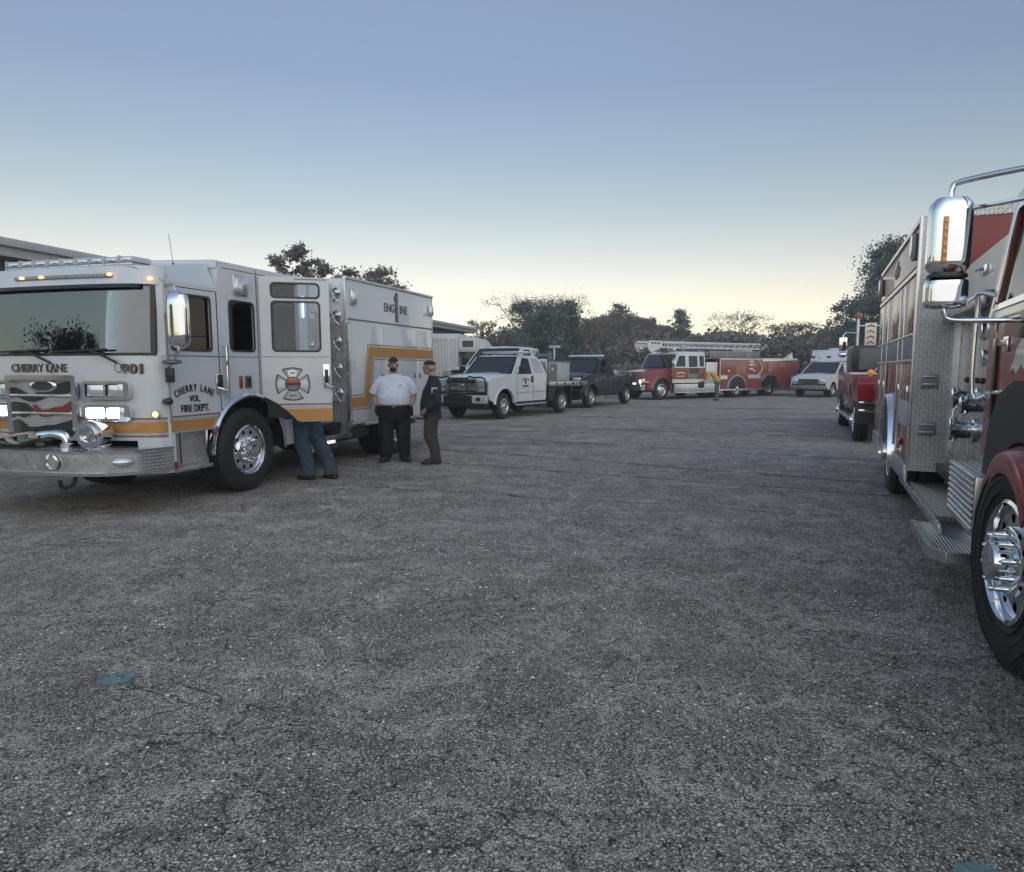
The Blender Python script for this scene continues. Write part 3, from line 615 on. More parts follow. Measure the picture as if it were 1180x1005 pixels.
# ------------------------------------------------------------------ white fire engine at the left
def seam(m, ax, pts, t=.005, d=.004, mat='ink'): pass
def white_engine():
    A = R(16.3); E = empty('fire_engine', (-4.850, 9.465, 0), -A, 'white cab-over fire engine with gold stripe, number 901 and its crew door open', 'fire engine', 'fire engines on the lot')
    W = 1.25
    # plan curve of the nose
    NX = [0, .3, .6, .85, 1.0, 1.12, 1.2, 1.25]; NY = [-1.50, -1.497, -1.485, -1.46, -1.43, -1.385, -1.32, -1.23]
    def ny(x): return float(np.interp(abs(x), NX, NY))
    def strip(m, z0, z1, x0, x1, off=0, rake0=0, rake1=0, t=.02, mat=None, n=28):
        xs = [x0 + (x1 - x0) * i / n for i in range(n + 1)]; rings = []
        for x in xs:
            y = ny(x) - off; rings.append([(x, y + rake0, z0), (x, y + rake1, z1), (x, y + rake1 + t, z1), (x, y + rake0 + t, z0)])
        m.loft(rings, mat)
    # chassis and underbody
    c = M()
    for s in (-1, 1): c.box(s * .42 - .05, s * .42 + .05, -1.3, 5.8, .55, .80)
    c.box(-.75, .75, -.9, 1.2, .50, .82, .05); c.box(-1.12, 1.12, 1.6, 5.9, .62, .72); c.cyl((-.95, .1, .54), (.95, .1, .54), .08); c.cyl((-.95, 4.35, .54), (.95, 4.35, .54), .10); c.sph((0, 4.35, .54), .22)
    c.box(.5, 1.1, 2.3, 3.5, .40, .64, .03); c.box(-1.1, -.5, 2.3, 3.5, .40, .64, .03)
    c.build('chassis', 'black', E)
    # cab shell
    cs = M()
    arc = lambda t0, t1, r=.72, n=22: circ(.1, .54, r, n, t0, t1)
    side = [(-.40, 2.51), (-.33, 2.87), (1.55, 2.87), (1.55, .50)] + arc(0, 134) + [(-.40, 1.06)]
    opening = [(.40, 2.78), (1.28, 2.78), (1.28, .88), (.86, .88), (.66, 1.10), (.40, 1.28)]
    for s in (1, -1):
        h = [rr(-.19, .28, 1.81, 2.43, .06)] + ([opening] if s > 0 else [])
        cs.plate(side, h, 'x', s * W - (s > 0) * .06, s * W + (s < 0) * .06)
        cs.prism([(x, y) for x, y in [(s * (W - .002), -1.235), (s * (W - .002), -1.17), (s * (W - .07), -1.19), (s * (W - .08), -1.30)]], 'z', .43, 2.53)      # corner pillar
        # roof shoulder over the front door
        cs.loft([[(s * 1.25, -1.23, 2.51), (s * 1.25, -1.235, 2.56), (s * 1.02, -1.40, 2.69), (0, -1.42, 2.70), (0, -1.40, 2.51)], [(s * 1.25, -.40, 2.51), (s * 1.25, -.40, 2.55), (s * 1.10, -.37, 2.85), (0, -.36, 2.91), (0, -.36, 2.51)]])
        cs.quad((s * 1.25, -.40, 2.51), (s * 1.25, -.33, 2.87), (s * 1.08, -.33, 2.87), (s * 1.08, -.40, 2.51), .004)
    cs.loft([[(-1.25, y, 2.86), (-1.20, y, 2.895), (0, y, 2.935), (1.20, y, 2.895), (1.25, y, 2.86), (1.24, y, 2.80), (-1.24, y, 2.80)] for y in (-.37, 1.56)])
    cs.box(-1.25, 1.25, 1.50, 1.56, .9, 2.85)
    strip(cs, 2.50, 2.70, -1.25, 1.25, 0, 0, .05)            # brow
    strip(cs, .80, 1.745, -1.25, 1.25, 0)                    # front skin
    for s in (1, -1): strip(cs, .43, .80, s * .98, s * 1.25, 0)
    cs.box(-1.2, 1.2, -1.3, -1.22, .8, 1.74)
    cs.build('cab', 'white', E)
    # open-side cab interior
    i = M(); i.box(-1.19, 1.19, -1.25, 1.49, .86, .92); i.box(-.35, .35, -1.1, .6, .92, 1.45, .06); i.box(-1.18, 1.18, -1.30, -.95, 1.35, 1.72, .06); i.box(-1.19, 1.19, 1.44, 1.495, .9, 2.8); i.box(-1.18, 1.18, -1.1, 1.49, 2.46, 2.5)
    i.box(-1.18, -1.15, -.36, 1.45, .9, 1.75); i.box(-.03, .03, .3, 1.4, .9, 2.46)
    i.build('cab_interior', 'interior', E)
    for x, y in ((.80, -.45), (-.80, -.45), (.75, 1.15)):
        q = M(); q.box(x - .25, x + .25, y - .25, y + .25, 1.28, 1.42, .05); q.box(x - .24, x + .24, y + .18, y + .32, 1.40, 2.05, .06); q.box(x - .13, x + .13, y + .20, y + .30, 2.05, 2.28, .05); q.box(x - .15, x + .15, y - .15, y + .15, .92, 1.28); q.build('seat', 'seat_cloth', E)
    q = M(); q.lathe([(.19, -.012), (.21, 0), (.19, .012), (.175, 0)], (.80, -.90, 1.62), (0, -.7, .72), 24, cap=False); q.cyl((.80, -.90, 1.62), (.80, -1.1, 1.35), .03); q.build('steering_wheel', 'black', E)
    # windscreen
    m = M(); strip(m, 1.75, 2.50, -1.16, 1.16, -.004, 0, .045, .008); m.build('windscreen', 'windscreen', E)
    m = M(); strip(m, 1.735, 1.765, -1.19, 1.19, .006, 0, 0); strip(m, 2.485, 2.505, -1.19, 1.19, .0, .045, .045)
    for s in (1, -1): strip(m, 1.75, 2.50, s * 1.155, s * 1.195, .004, 0, .045, n=8)
    m.build('windscreen_seal', 'trim_black', E)
    m = M(); strip(m, 2.50, 2.46, -1.1, 1.1, .05, .02, .0, .05); m.build('sun_visor', 'trim_black', E)
    for s, x in ((1, .62), (1, -.30)):
        m = M(); m.tube([(x + .22, ny(x) - .03, 1.66), (x + .05, ny(x) - .06, 1.74), (x - .12, ny(x) - .05, 1.79)], .014, 6); m.tube([(x + .12, ny(x) - .05, 1.80), (x - .62, ny(x) - .045, 1.775)], .012, 6); m.lathe([(.05, -.005), (.055, 0), (.05, .005), (.045, 0)], (x + .24, ny(x) - .03, 1.60), (0, 1, 0), 16, cap=False); m.build('wiper', 'trim_black', E)
    # marker light strip on the brow
    m = M(); strip(m, 2.575, 2.61, -.55, .80, .02, .02, .02, .02, 'dull_metal')
    m.build('light_strip', 'dull_metal', E)
    m = M()
    for k in range(40): x = -.52 + 1.28 * k / 39; m.box(x, x + .018, ny(x) - .006, ny(x) + .02, 2.58, 2.605)
    m.build('strip_diodes', 'grey_light', E, kind='stuff')
    for x, z in ((-.42, 2.595), (-.13, 2.595), (.79, 2.60), (1.19, 2.56), (-1.19, 2.56)):
        m = M(); m.sph((x, ny(x) - .012, z), (.035, .02, .016)); m.build('marker_lamp', 'lamp_amber', E)
    # roof light bar and its stand
    m = M(); m.box(-.95, .90, -1.28, -.98, 2.715, 2.755, .02, 'steel'); m.box(-.95, .90, -1.27, -.99, 2.755, 2.825, .03, 'lens_bar')
    for k in range(9): x = -.93 + k * .205; m.box(x, x + .02, -1.285, -.97, 2.72, 2.832, .005, 'grey_light'); m.box(x + .05, x + .17, -1.276, -1.26, 2.775, 2.80, .004, 'chrome')
    lb = m.build('light_bar', 'steel', E)
    m = M()
    for x in (-.6, .55): m.prism([(x - .1, 2.66), (x + .1, 2.66), (x + .06, 2.715), (x - .06, 2.715)], 'y', -1.2, -1.1)
    m.build('bracket', 'black', lb)
    m = M(); m.tube([(1.03, -.82, 2.70), (1.03, -.82, 2.80)], .012, 6); m.tube([(1.03, -.82, 2.80), (1.02, -.85, 3.12)], .003, 5); m.build('antenna', 'black', E)
    # front door (driver side) and plain door on the far side
    dr = [(-1.225, 2.50), (-.415, 2.50)] + [p for p in arc(134.5, 153, .725, 6)] + [(-1.225, .87)]
    for s in (1, -1):
        m = M(); m.plate(dr, [rr(-1.155, -.52, 1.80, 2.43, .04)], 'x', s * W - (s > 0) * .045 + (s > 0) * .006, s * W + (s < 0) * .045 - (s < 0) * .006)
        dd = m.build('front_door', 'white', E)
        m = M(); m.plate(rr(-1.165, -.51, 1.79, 2.44, .05), [rr(-1.14, -.535, 1.815, 2.415, .04)], 'x', s * (W + .004), s * (W + .011)); m.build('window_seal', 'trim_black', dd)
        m = M(); m.box(s * (W - .03), s * (W - .024), -1.15, -.52, 1.8, 2.43); m.build('window', 'glass_dark', dd)
        m = M(); m.box(s * (W + .003), s * (W + .013), -.485, -.40, 1.28, 1.53, .01, 'chrome'); m.box(s * (W + .01), s * (W + .05), -.44, -.405, 1.36, 1.52, .012, 'black'); m.tube([(s * (W + .01), -.45, 1.36), (s * (W + .05), -.42, 1.345), (s * (W + .05), -.30, 1.31)], .014, 8, 'chrome'); m.build('handle', 'chrome', dd)
        for z in (2.2, 1.0):
            m = M(); m.cyl((s * (W + .012), -1.232, z), (s * (W + .012), -1.232, z - .5 if z > 2 else z + .6), .009, n=6); m.build('hinge', 'dull_metal', dd)
        m = M(); m.box(s * (W + .004), s * (W + .0105), -1.22, -.42, 1.735, 1.742); m.build('trim_line', 'dull_metal', dd)
        if s > 0:
            t = M(); F = face_px(W + .0075, -.845, 1.335)
            arc_letters(t, 'CHERRY LANE', F, .115, .60, 'ink', .012, sx=.66, gap=.13)
            letters(t, 'VOL.', face_px(W + .0075, -.845, 1.215), .10, 'ink', .012, sx=.8); letters(t, 'FIRE DEPT.', face_px(W + .0075, -.845, 1.10), .115, 'ink', .012, sx=.85)
            t.build('lettering', 'ink', dd)
        for z0, z1, mt, nm in ((.885, 1.005, 'gold', 'stripe'), (1.015, 1.03, 'grey_light', 'thin_stripe'), (1.045, 1.062, 'gold_dark', 'thin_stripe')):
            y1 = .1 - math.sqrt(.745 ** 2 - (z0 - .54) ** 2); y2 = .1 - math.sqrt(.745 ** 2 - (z1 - .54) ** 2)
            t = M(); t.prism([(-1.22, z0), (y1, z0), (y2, z1), (-1.22, z1)], 'x', s * (W + .006), s * (W + .010)); t.build(nm, mt, dd)
    # seams (door gaps) as dark recess lines
    for s in (1, -1):
        m = M(); m.box(s * (W + .001), s * (W + .003), -.41, -.398, 1.06, 2.5); m.box(s * (W + .001), s * (W + .003), .345, .357, 1.22, 2.86); m.box(s * (W + .001), s * (W + .003), -.39, .345, 1.735, 1.742); m.box(s * (W + .001), s * (W + .003), -.28, 1.5, 2.805, 2.813)
        m.build('panel_gap', 'ink', E)
    # steps under the front doors
    for s in (1, -1):
        m = M(); m.box(s * 1.02, s * 1.04, -1.2, -.62, .46, .87, 0, 'tread_plate'); m.box(s * 1.02, s * 1.25, -1.2, -.60, .425, .455, .006, 'tread_floor'); m.box(s * 1.03, s * 1.22, -.66, -.63, .455, .87, 0, 'steel'); m.box(s * 1.245, s * 1.256, -1.21, -.60, .42, .462, .003, 'steel'); m.tube([(s * 1.08, -.92, .47), (s * 1.08, -.92, .86)], .012, 6, 'chrome'); m.build('step', 'steel', E)
        m = M(); m.box(s * 1.245, s * 1.262, -1.225, -1.17, .46, .55, .005); m.build('reflector', 'lens_red', E)
        # fender trim and inner arch
        m = M(); rings = []
        for k in range(33):
            t = R(-3 + 182 * k / 32); ca, sa = math.cos(t), math.sin(t); y = lambda r: .1 + r * ca; z = lambda r: .54 + r * sa
            rings.append([(s * (W - .02), y(.68), z(.68)), (s * (W + .035), y(.685), z(.685)), (s * (W + .045), y(.71), z(.71)), (s * (W + .03), y(.745), z(.745)), (s * (W - .01), y(.75), z(.75))])
        m.loft(rings); m.build('fender_trim', 'chrome', E)
        m = M(); rings = []
        for k in range(25):
            t = R(-2 + 184 * k / 24); ca, sa = math.cos(t), math.sin(t)
            rings.append([(s * (W - .01), .1 + .695 * ca, .54 + .695 * sa), (s * .55, .1 + .695 * ca, .54 + .695 * sa), (s * .55, .1 + .715 * ca, .54 + .715 * sa), (s * (W - .01), .1 + .715 * ca, .54 + .715 * sa)])
        m.loft(rings); m.build('wheel_liner', 'black', E)
        m = M(); m.box(s * .9, s * 1.24, .84, 1.5, .52, .87, .01); m.build('sill_panel', 'white', E)
    # crew window, guards
    for s in (1, -1):
        m = M(); m.plate(rr(-.20, .29, 1.80, 2.44, .07), [rr(-.175, .265, 1.825, 2.415, .05)], 'x', s * (W + .001), s * (W + .010)); f = m.build('crew_window', 'trim_black', E); m = M(); m.box(s * (W - .03), s * (W - .024), -.19, .28, 1.81, 2.43); m.build('pane', 'glass_dark', f)
        m = M(); m.box(s * (W - .02), s * (W + .03), -.10, .17, 2.50, 2.75, .03, 'chrome'); m.box(s * (W + .02), s * (W + .05), -.06, .13, 2.54, 2.71, .02, 'lens_clear'); m.build('scene_light', 'chrome', E)
        m = M(); m.box(s * W, s * (W + .02), -.06, -.005, 1.34, 1.50, .01); m.build('reflector', 'lens_red', E)
        m = M(); m.box(s * W, s * (W + .018), .05, .17, 1.34, 1.50, .01, 'dull_metal'); m.box(s * (W + .015), s * (W + .02), .07, .15, 1.36, 1.48, 0, 'trim_black'); m.build('outlet_cover', 'dull_metal', E)
        m = M(); m.tube([(s * W, -.33, 1.86), (s * (W + .06), -.33, 1.87), (s * (W + .06), -.33, 1.24), (s * W, -.33, 1.24)], .016, 8); m.build('grab_rail', 'chrome', E)
    # crew door hanging open
    hx, hy = 1.27, .375; ang = R(58)
    D = Matrix.Translation((hx, hy, 0)) @ Matrix.Rotation(-ang, 4, 'Z')      # local +y along the door, outside face towards +x side
    out = [(0, 2.79), (.885, 2.79), (.885, .88), (.44, .88), (.33, 1.0), (.20, 1.12), (0, 1.23)]
    m = M(); m.plate(rnd(out, .03), [rr(.15, .76, 2.52, 2.71, .05), rr(.15, .76, 1.82, 2.47, .05)], 'x', -.045, 0, None, D); cd_ = m.build('crew_door', 'white', E, 'open crew door')
    m = M()
    for a, b_ in ((2.52, 2.71), (1.82, 2.47)): m.plate(rr(.14, .77, a - .01, b_ + .01, .06), [rr(.165, .745, a + .015, b_ - .015, .045)], 'x', -.002, .006, None, D)
    m.build('window_seal', 'trim_black', cd_)
    m = M()
    for a, b_ in ((2.52, 2.71), (1.82, 2.47)): m.box(-.026, -.022, .15, .76, a, b_, 0, None, D)
    m.build('window', 'glass', cd_)
    m = M(); m.box(.0, .004, .44, .885, .9, 1.0, 0, None, D); 
    m = M(); m.prism([(.44, .885), (.882, .885), (.882, 1.055), (.275, 1.055)], 'x', .001, .005, 0, 'gold', D); m.build('stripe', 'gold', cd_)
    for z0, z1, mt, y0 in ((1.07, 1.09, 'grey_light', .245), (1.105, 1.125, 'gold_dark', .20)): m = M(); m.prism([(y0, z0), (.882, z0), (.882, z1), (y0 - .03, z1)], 'x', .001, .005, 0, None, D); m.build('thin_stripe', mt, cd_)
    m = M(); m.box(.0005, .003, .01, .88, 1.742, 1.750, 0, None, D); m.box(.0005, .003, .45, .86, 2.755, 2.77, 0, None, D); m.build('trim_line', 'dull_metal', cd_)
    m = M(); m.box(.0, .012, .78, .865, 1.33, 1.65, .02, 'chrome', D); m.box(.01, .045, .80, .845, 1.40, 1.58, .012, 'black', D); m.tube([(.02, .82, 1.40), (.05, .84, 1.35), (.04, .92, 1.34)], .015, 8, 'chrome', D); m.build('handle', 'chrome', cd_)
    m = M(); m.box(-.10, -.045, .05, .84, .93, 1.75, .02, None, D); m.build('door_liner', 'interior', cd_)
    # Maltese cross badge
    e = M(); B = D @ face_px(.001, .385, 1.385)
    def petal(r0, r1, w0, w1, k):
        pts = [(-w0, r0), (-w1, r1 * .88)] + [(-w1 + 2 * w1 * j / 8, r1 * (.88 + .12 * math.sin(math.pi * j / 8))) for j in range(1, 8)] + [(w1, r1 * .88), (w0, r0)]
        a = R(90 * k); return [(x * math.cos(a) - y * math.sin(a), x * math.sin(a) + y * math.cos(a)) for x, y in pts]
    for k in range(4): e.prism(petal(.06, .222, .045, .135, k), 'z', 0, .003, 0, 'ink', B); e.prism(petal(.075, .207, .045, .112, k), 'z', .003, .005, 0, 'grey_light', B)
    for k in range(4): e.prism(petal(.08, .19, .035, .06, k), 'z', .005, .006, 0, 'lens_clear', B)
    e.prism(circ(0, 0, .10, 28), 'z', .003, .007, 0, 'ink', B); e.prism(circ(0, 0, .087, 20, 15, 165), 'z', .007, .009, 0, 'gold', B); e.prism(circ(0, 0, .083, 20, 195, 345), 'z', .007, .009, 0, 'grey', B); e.box(-.085, .085, -.008, .012, .007, .0095, 0, 'lens_red', B)
    letters(e, 'CHERRY LANE', B @ Matrix.Translation((0, .036, .009)), .022, 'ink', .03, .001); letters(e, 'FIRE', B @ Matrix.Translation((0, .135, .006)), .035, 'ink', .03, .001); letters(e, 'DEPT', B @ Matrix.Translation((0, -.165, .006)), .035, 'ink', .03, .001)
    e.build('badge', 'ink', cd_)
    # far side crew door shut
    m = M(); m.plate(rnd([(.37, 2.79), (1.30, 2.79), (1.30, .88), (.86, .88), (.37, 1.28)], .03), [rr(.5, 1.18, 1.82, 2.47, .05)], 'x', -W - .006, -W + .03); fd = m.build('crew_door', 'white', E); m = M(); m.box(-W + .02, -W + .024, .5, 1.18, 1.82, 2.47); m.build('window', 'glass_dark', fd)
    m = M(); m.box(W + .005, W + .03, 1.36, 1.385, 2.32, 2.62, .008, 'lamp_blue'); m.build('door_lamp', 'lamp_blue', E)
    # mirror
    for s in (1, -1):
        m = M(); mx_ = s * 1.55; my = -1.36
        rings = []
        for k in range(13):
            z = 1.80 + .62 * k / 12; f = (k - 6) / 6; sc_ = (1 - abs(f) ** 7) ** .5 * .75 + .25; rings.append([(mx_ + .125 * sc_ * math.copysign(abs(math.cos(t)) ** .7, math.cos(t)), my + .075 * sc_ * math.copysign(abs(math.sin(t)) ** .8, math.sin(t)), z) for t in [2 * math.pi * j / 24 for j in range(24)]])
        m.loft(rings); mi = m.build('mirror', 'chrome', E)
        m = M(); m.tube([(s * 1.24, -1.18, 2.50), (s * 1.38, -1.24, 2.50), (s * 1.50, -1.33, 2.47), (mx_, my, 2.40)], .016, 8, smooth=4); m.tube([(mx_, my, 1.82), (s * 1.50, -1.36, 1.74), (s * 1.30, -1.26, 1.62), (s * 1.25, -1.2, 1.62)], .016, 8, smooth=4); m.build('bracket', 'chrome', mi)
        m = M(); m.sph((s * 1.38, -1.30, 1.665), (.115, .09, .03)); m.build('spot_mirror', 'dull_metal', mi)
        m = M(); m.box(s * 1.30 - .055, s * 1.30 + .055, -1.27, -1.24, 1.44, 1.60, .02); m.build('lamp_box', 'trim_black', E)
        m = M(); m.cyl((s * 1.23, -1.27, 1.23), (s * 1.31, -1.30, 1.235), .035); m.sph((s * 1.31, -1.30, 1.235), .042); m.build('door_stop', 'trim_black', E)
        m = M(); m.sph((s * 1.17, ny(1.17) - .012, .99 + .10), (.05, .03, .05), mat='chrome'); m.sph((s * 1.18, ny(1.18) - .030, 1.09), (.036, .03, .036), mat='lamp_amber'); m.build('side_marker', 'chrome', E)
    # front stripes, number, name
    for z0, z1, mt in ((.885, 1.005, 'gold'), (1.015, 1.028, 'grey_light'), (1.035, 1.052, 'gold_dark'), (.84, .856, 'gold_dark'), (.862, .876, 'grey_light')):
        for s in (1, -1): m = M(); strip(m, z0, z1, s * (.34 if s > 0 else .68), s * 1.235, .004, t=.004); m.build('stripe' if mt == 'gold' else 'thin_stripe', mt, E)
    m = M(); letters(m, '901', face_front(.985, ny(.985) - .008, 1.545) @ Matrix.Rotation(R(14), 4, 'Y'), .135, 'ink', .06, .004, 1.35); letters(m, '901', face_front(.982, ny(.982) - .012, 1.55) @ Matrix.Rotation(R(14), 4, 'Y'), .125, 'letter_gold', .0, .004, 1.42); m.build('number', 'ink', E)
    m = M(); letters(m, 'CHERRY LANE', face_front(-.27, -1.503, 1.555), .13, 'ink', .012, .004, .98); letters(m, 'CHERRY LANE', face_front(-.272, -1.508, 1.56), .122, 'letter_gold', -.012, .004, 1.045); m.build('name_lettering', 'ink', E)
    # grille
    g = M(); g.plate(rnd([(-.68, 1.52), (.34, 1.52), (.34, .80), (-.68, .80)], .03), [rnd([(-.62, 1.46), (.28, 1.46), (.26, .84), (-.60, .84)], .03)], 'y', -1.60, -1.49); gr = g.build('grille', 'chrome', E)
    g = M(); g.box(-.64, .31, -1.54, -1.50, .82, 1.48); g.build('grille_mesh', 'grille_mesh', gr)
    for z in (1.29, 1.09): g = M(); g.box(-.62, .28, -1.56, -1.538, z - .014, z + .014, .004); g.build('grille_bar', 'steel', gr)
    def wave(z0, th, ph, mt, x0=-.61, x1=.27):
        pts = []; n = 26
        for k in range(n + 1): x = x0 + (x1 - x0) * k / n; pts.append((x, z0 + .045 * math.sin((x - x0) * 5.2 + ph) + .10 * (x - x0) * .6))
        q = M(); q.prism(pts + [(x, z - th) for x, z in pts[::-1]], 'y', -1.556, -1.545); return q.build('flag_panel', mt, gr)
    def flag(top, bot, mt):
        q = M(); q.prism([(x, z) for x, z in top] + [(x, z) for x, z in bot[::-1]], 'y', -1.556, -1.545); q.build('flag_panel', mt, gr)
    cv = lambda pts, n=6: [(pts[i][0] + (pts[i + 1][0] - pts[i][0]) * k / n, pts[i][1] + (pts[i + 1][1] - pts[i][1]) * (3 * (k / n) ** 2 - 2 * (k / n) ** 3)) for i in range(len(pts) - 1) for k in range(n)] + [pts[-1]]
    flag(cv([(-.61, 1.38), (-.36, 1.30), (-.05, 1.42), (.27, 1.455)]), cv([(-.61, 1.27), (-.36, 1.22), (-.05, 1.29), (.27, 1.335)]), 'trim_black')
    flag(cv([(-.34, 1.19), (-.22, 1.13), (.05, 1.17), (.27, 1.25)]), cv([(-.34, 1.12), (-.22, 1.05), (.05, 1.08), (.27, 1.16)]), 'rust_red')
    flag(cv([(-.61, 1.02), (-.40, .93), (-.10, .96), (.27, 1.03)]), [(-.61, .845), (.27, .845)], 'trim_black')
    flag([(-.61, 1.22), (-.45, 1.20), (-.36, 1.14), (-.38, 1.09)], [(-.61, 1.06), (-.5, 1.04), (-.42, 1.06), (-.38, 1.085)], 'trim_black')
    g = M(); g.lathe([(0, .0), (.9, 0), (1, -.2), (1, -1)], (0, 0, 0), (0, -1, 0), 30, 'chrome', Matrix.Translation((-.17, -1.565, 1.40)) @ Matrix.Diagonal((.20, .03, .075, 1))); g.lathe([(0, .0), (1, 0), (1, -.5)], (0, 0, 0), (0, -1, 0), 30, 'ink', Matrix.Translation((-.17, -1.569, 1.40)) @ Matrix.Diagonal((.15, .012, .05, 1))); g.build('emblem', 'chrome', gr)
    # headlamps: upper dark, lower lit
    for s in (1, -1):
        for z0, z1, lit in ((1.255, 1.455, 0), (1.015, 1.20, 1)):
            m = M(); xa, xb = .40, .96
            F = Matrix.Translation((.68 if s > 0 else -.97, ny(.68 if s > 0 else .97) - .02, 0)) @ Matrix.Rotation(s * R(9), 4, 'Z')
            m.plate(rr(-.28, .28, z0, z1, .05), [rr(-.25, -.02, z0 + .03, z1 - .03, .03), rr(.0, .17, z0 + .03, z1 - .03, .03)] if s > 0 else [rr(.02, .25, z0 + .03, z1 - .03, .03), rr(-.17, .0, z0 + .03, z1 - .03, .03)], 'y', -.045, .03, 'chrome', F)
            hb = m.build('headlight', 'chrome', E)
            for (a, b_) in ((-.24, -.03), (.01, .16)):
                m = M(); q = (a, b_) if s > 0 else (-b_, -a)
                m.box(q[0], q[1], -.025, .015, z0 + .035, z1 - .035, .02, 'lamp_white' if lit else 'lens_clear', F); m.build('lens', 'lamp_white' if lit else 'lens_clear', hb)
            m = M(); m.box(.185 * s - .03, .185 * s + .03, -.052, .0, z0 + .03, z1 - .03, .012, 'lens_clear', F); m.build('turn_lamp', 'lens_clear', hb)
    # bumper
    bp = M(); top = []; 
    BX = [0, .35, .72, 1.02, 1.24, 1.30]; BY = [-2.02, -2.01, -1.97, -1.88, -1.66, -1.30]
    def bumper(m, z0, z1, off, x0, x1, mat=None, t=.03, n=24):
        rings = []
        for k in range(n + 1):
            x = x0 + (x1 - x0) * k / n; y = float(np.interp(abs(x), BX, BY)) - off; rings.append([(x, y, z0), (x, y, z1), (x, y + t, z1), (x, y + t, z0)])
        m.loft(rings, mat)
    bumper(bp, .49, .72, 0, -1.02, 1.02, 'steel'); bumper(bp, .47, .505, .012, -1.30, 1.30, 'chrome', .05, 40); bumper(bp, .705, .735, .012, -1.30, 1.30, 'chrome', .06, 40)
    B_ = bp.build('bumper', 'chrome', E)
    for s in (1, -1): m = M(); bumper(m, .50, .715, 0, s * 1.02, s * 1.30, None, .03, 10); m.build('bumper_end', 'tread_plate', B_)
    m = M(); m.prism([(-1.28, -1.35), (-1.2, -1.66), (-1.0, -1.87), (-.7, -1.95), (0, -2.0), (.7, -1.95), (1.0, -1.87), (1.2, -1.66), (1.28, -1.35)], 'z', .70, .725); m.build('gravel_pan', 'tread_floor', B_)
    m = M(); m.box(-.9, .9, -1.85, -1.4, .50, .69, .02); m.build('bumper_core', 'black', B_)
    m = M(); m.lathe([(.085, .0), (.09, .012), (.07, .016), (.055, -.02), (0, -.06)], (.42, -2.005, .61), (0, -1, 0), 28, cap=False); m.build('air_horn', 'chrome', B_)
    for x in (.10, .18, .62, .68): m = M(); m.sph((x, -2.012 if x < .4 else -1.985, .665 if x != .18 else .56), .011); m.build('bolt', 'steel', B_)
    m = M(); m.box(1.06, 1.22, -1.79, -1.74, .57, .65, .02, 'chrome', Matrix.Identity(4)); 
    m = M(); F = Matrix.Translation((1.13, -1.79, .61)) @ Matrix.Rotation(R(45), 4, 'Z'); m.sph((0, 0, 0), (.10, .03, .05), 16, 'chrome', F); m.sph((0, -.018, 0), (.08, .02, .035), 16, 'lens_clear', F); m.build('fog_lamp', 'chrome', B_)
    for s in (1, -1): m = M(); m.tube([(s * .55, -1.85, .46), (s * .55, -1.9, .36), (s * .50, -1.98, .34), (s * .50, -2.0, .42)], .022, 8, smooth=3); m.build('tow_hook', 'black', B_)
    # siren
    F = Matrix.Translation((.72, -1.78, .895)) @ Matrix.Rotation(R(4), 4, 'Z')
    m = M(); m.lathe([(.0, .075), (.04, .08), (.045, .06), (.075, .065), (.08, .08), (.115, .08), (.118, .06), (.145, .06), (.152, .045), (.152, .01), (.13, -.06), (.115, -.14), (.09, -.20), (.06, -.26), (.0, -.28)], (0, 0, 0), (0, -1, 0), 40, 'chrome', F); m.lathe([(.125, .055), (.12, .064), (.02, .062), (.0, .062)], (0, 0, 0), (0, -1, 0), 30, 'dull_metal', F)
    m.tube([(0, .1, .12), (0, .1, .17)], .02, 8, 'chrome', F); m.box(-.08, .08, .02, .2, -.185, -.12, .01, 'chrome', F); m.build('siren', 'chrome', E)
    # preconnect elbow with folded hose in the bumper tray
    m = M(); m.tube([(.30, -1.72, .73), (.30, -1.72, .82), (.25, -1.73, .875), (.10, -1.75, .88), (-.02, -1.76, .86)], [.045, .045, .05, .042, .05], 14, smooth=4); m.lathe([(.065, 0), (.065, .05), (.05, .06)], (.30, -1.72, .725), (0, 0, 1), 16); m.build('hose_elbow', 'chrome', E)
    random.seed(4)
    for k, mt in ((0, 'hose_green'), (1, 'hose_tan'), (2, 'hose_green'), (3, 'hose_tan')):
        m = M(); pts = [(-.02 - .12 * j + random.uniform(-.02, .02), -1.76 + .10 * math.sin(j * 1.3 + k * 1.7), .765 + .03 * k + .02 * math.sin(j * 2.1 + k)) for j in range(8)]
        m.tube(pts, .035, 10, smooth=4, sq=(1.3, .6)); m.build('hose', mt, E)
    # wheels
    for s in (1, -1):
        wheel(E, s * (W - .01), .1, .545, .40, s, 'truck', steer=0); wheel(E, s * (W - .03), 4.35, .53, .28, s); wheel(E, s * (W - .34), 4.35, .53, .28, s, name='inner_wheel')
    # pump section between cab and body
    m = M(); m.box(-.95, .95, 1.58, 2.56, .62, 2.45); m.box(-1.0, 1.0, 1.57, 2.56, 2.45, 2.95, .01, 'white'); m.build('pump_module', 'steel', E)
    for s in (1, -1):
        m = M(); m.box(s * .955, s * .97, 1.62, 2.5, .65, 2.35); pp = m.build('pump_panel', 'tread_plate', E)
        for k in range(6): q = M(); q.lathe([(.06, 0), (.06, .03), (.05, .035), (0, .036)], (s * .97, 1.75 + .13 * k, 1.95 - (k % 2) * .18), (s, 0, 0), 20); q.build('gauge', 'chrome', pp)
        for k in range(3): q = M(); q.lathe([(.07, 0), (.07, .08), (.085, .085), (.085, .13), (.0, .14)], (s * .97, 1.85 + .25 * k, 1.15), (s, 0, 0), 18); q.build('discharge', 'chrome', pp)
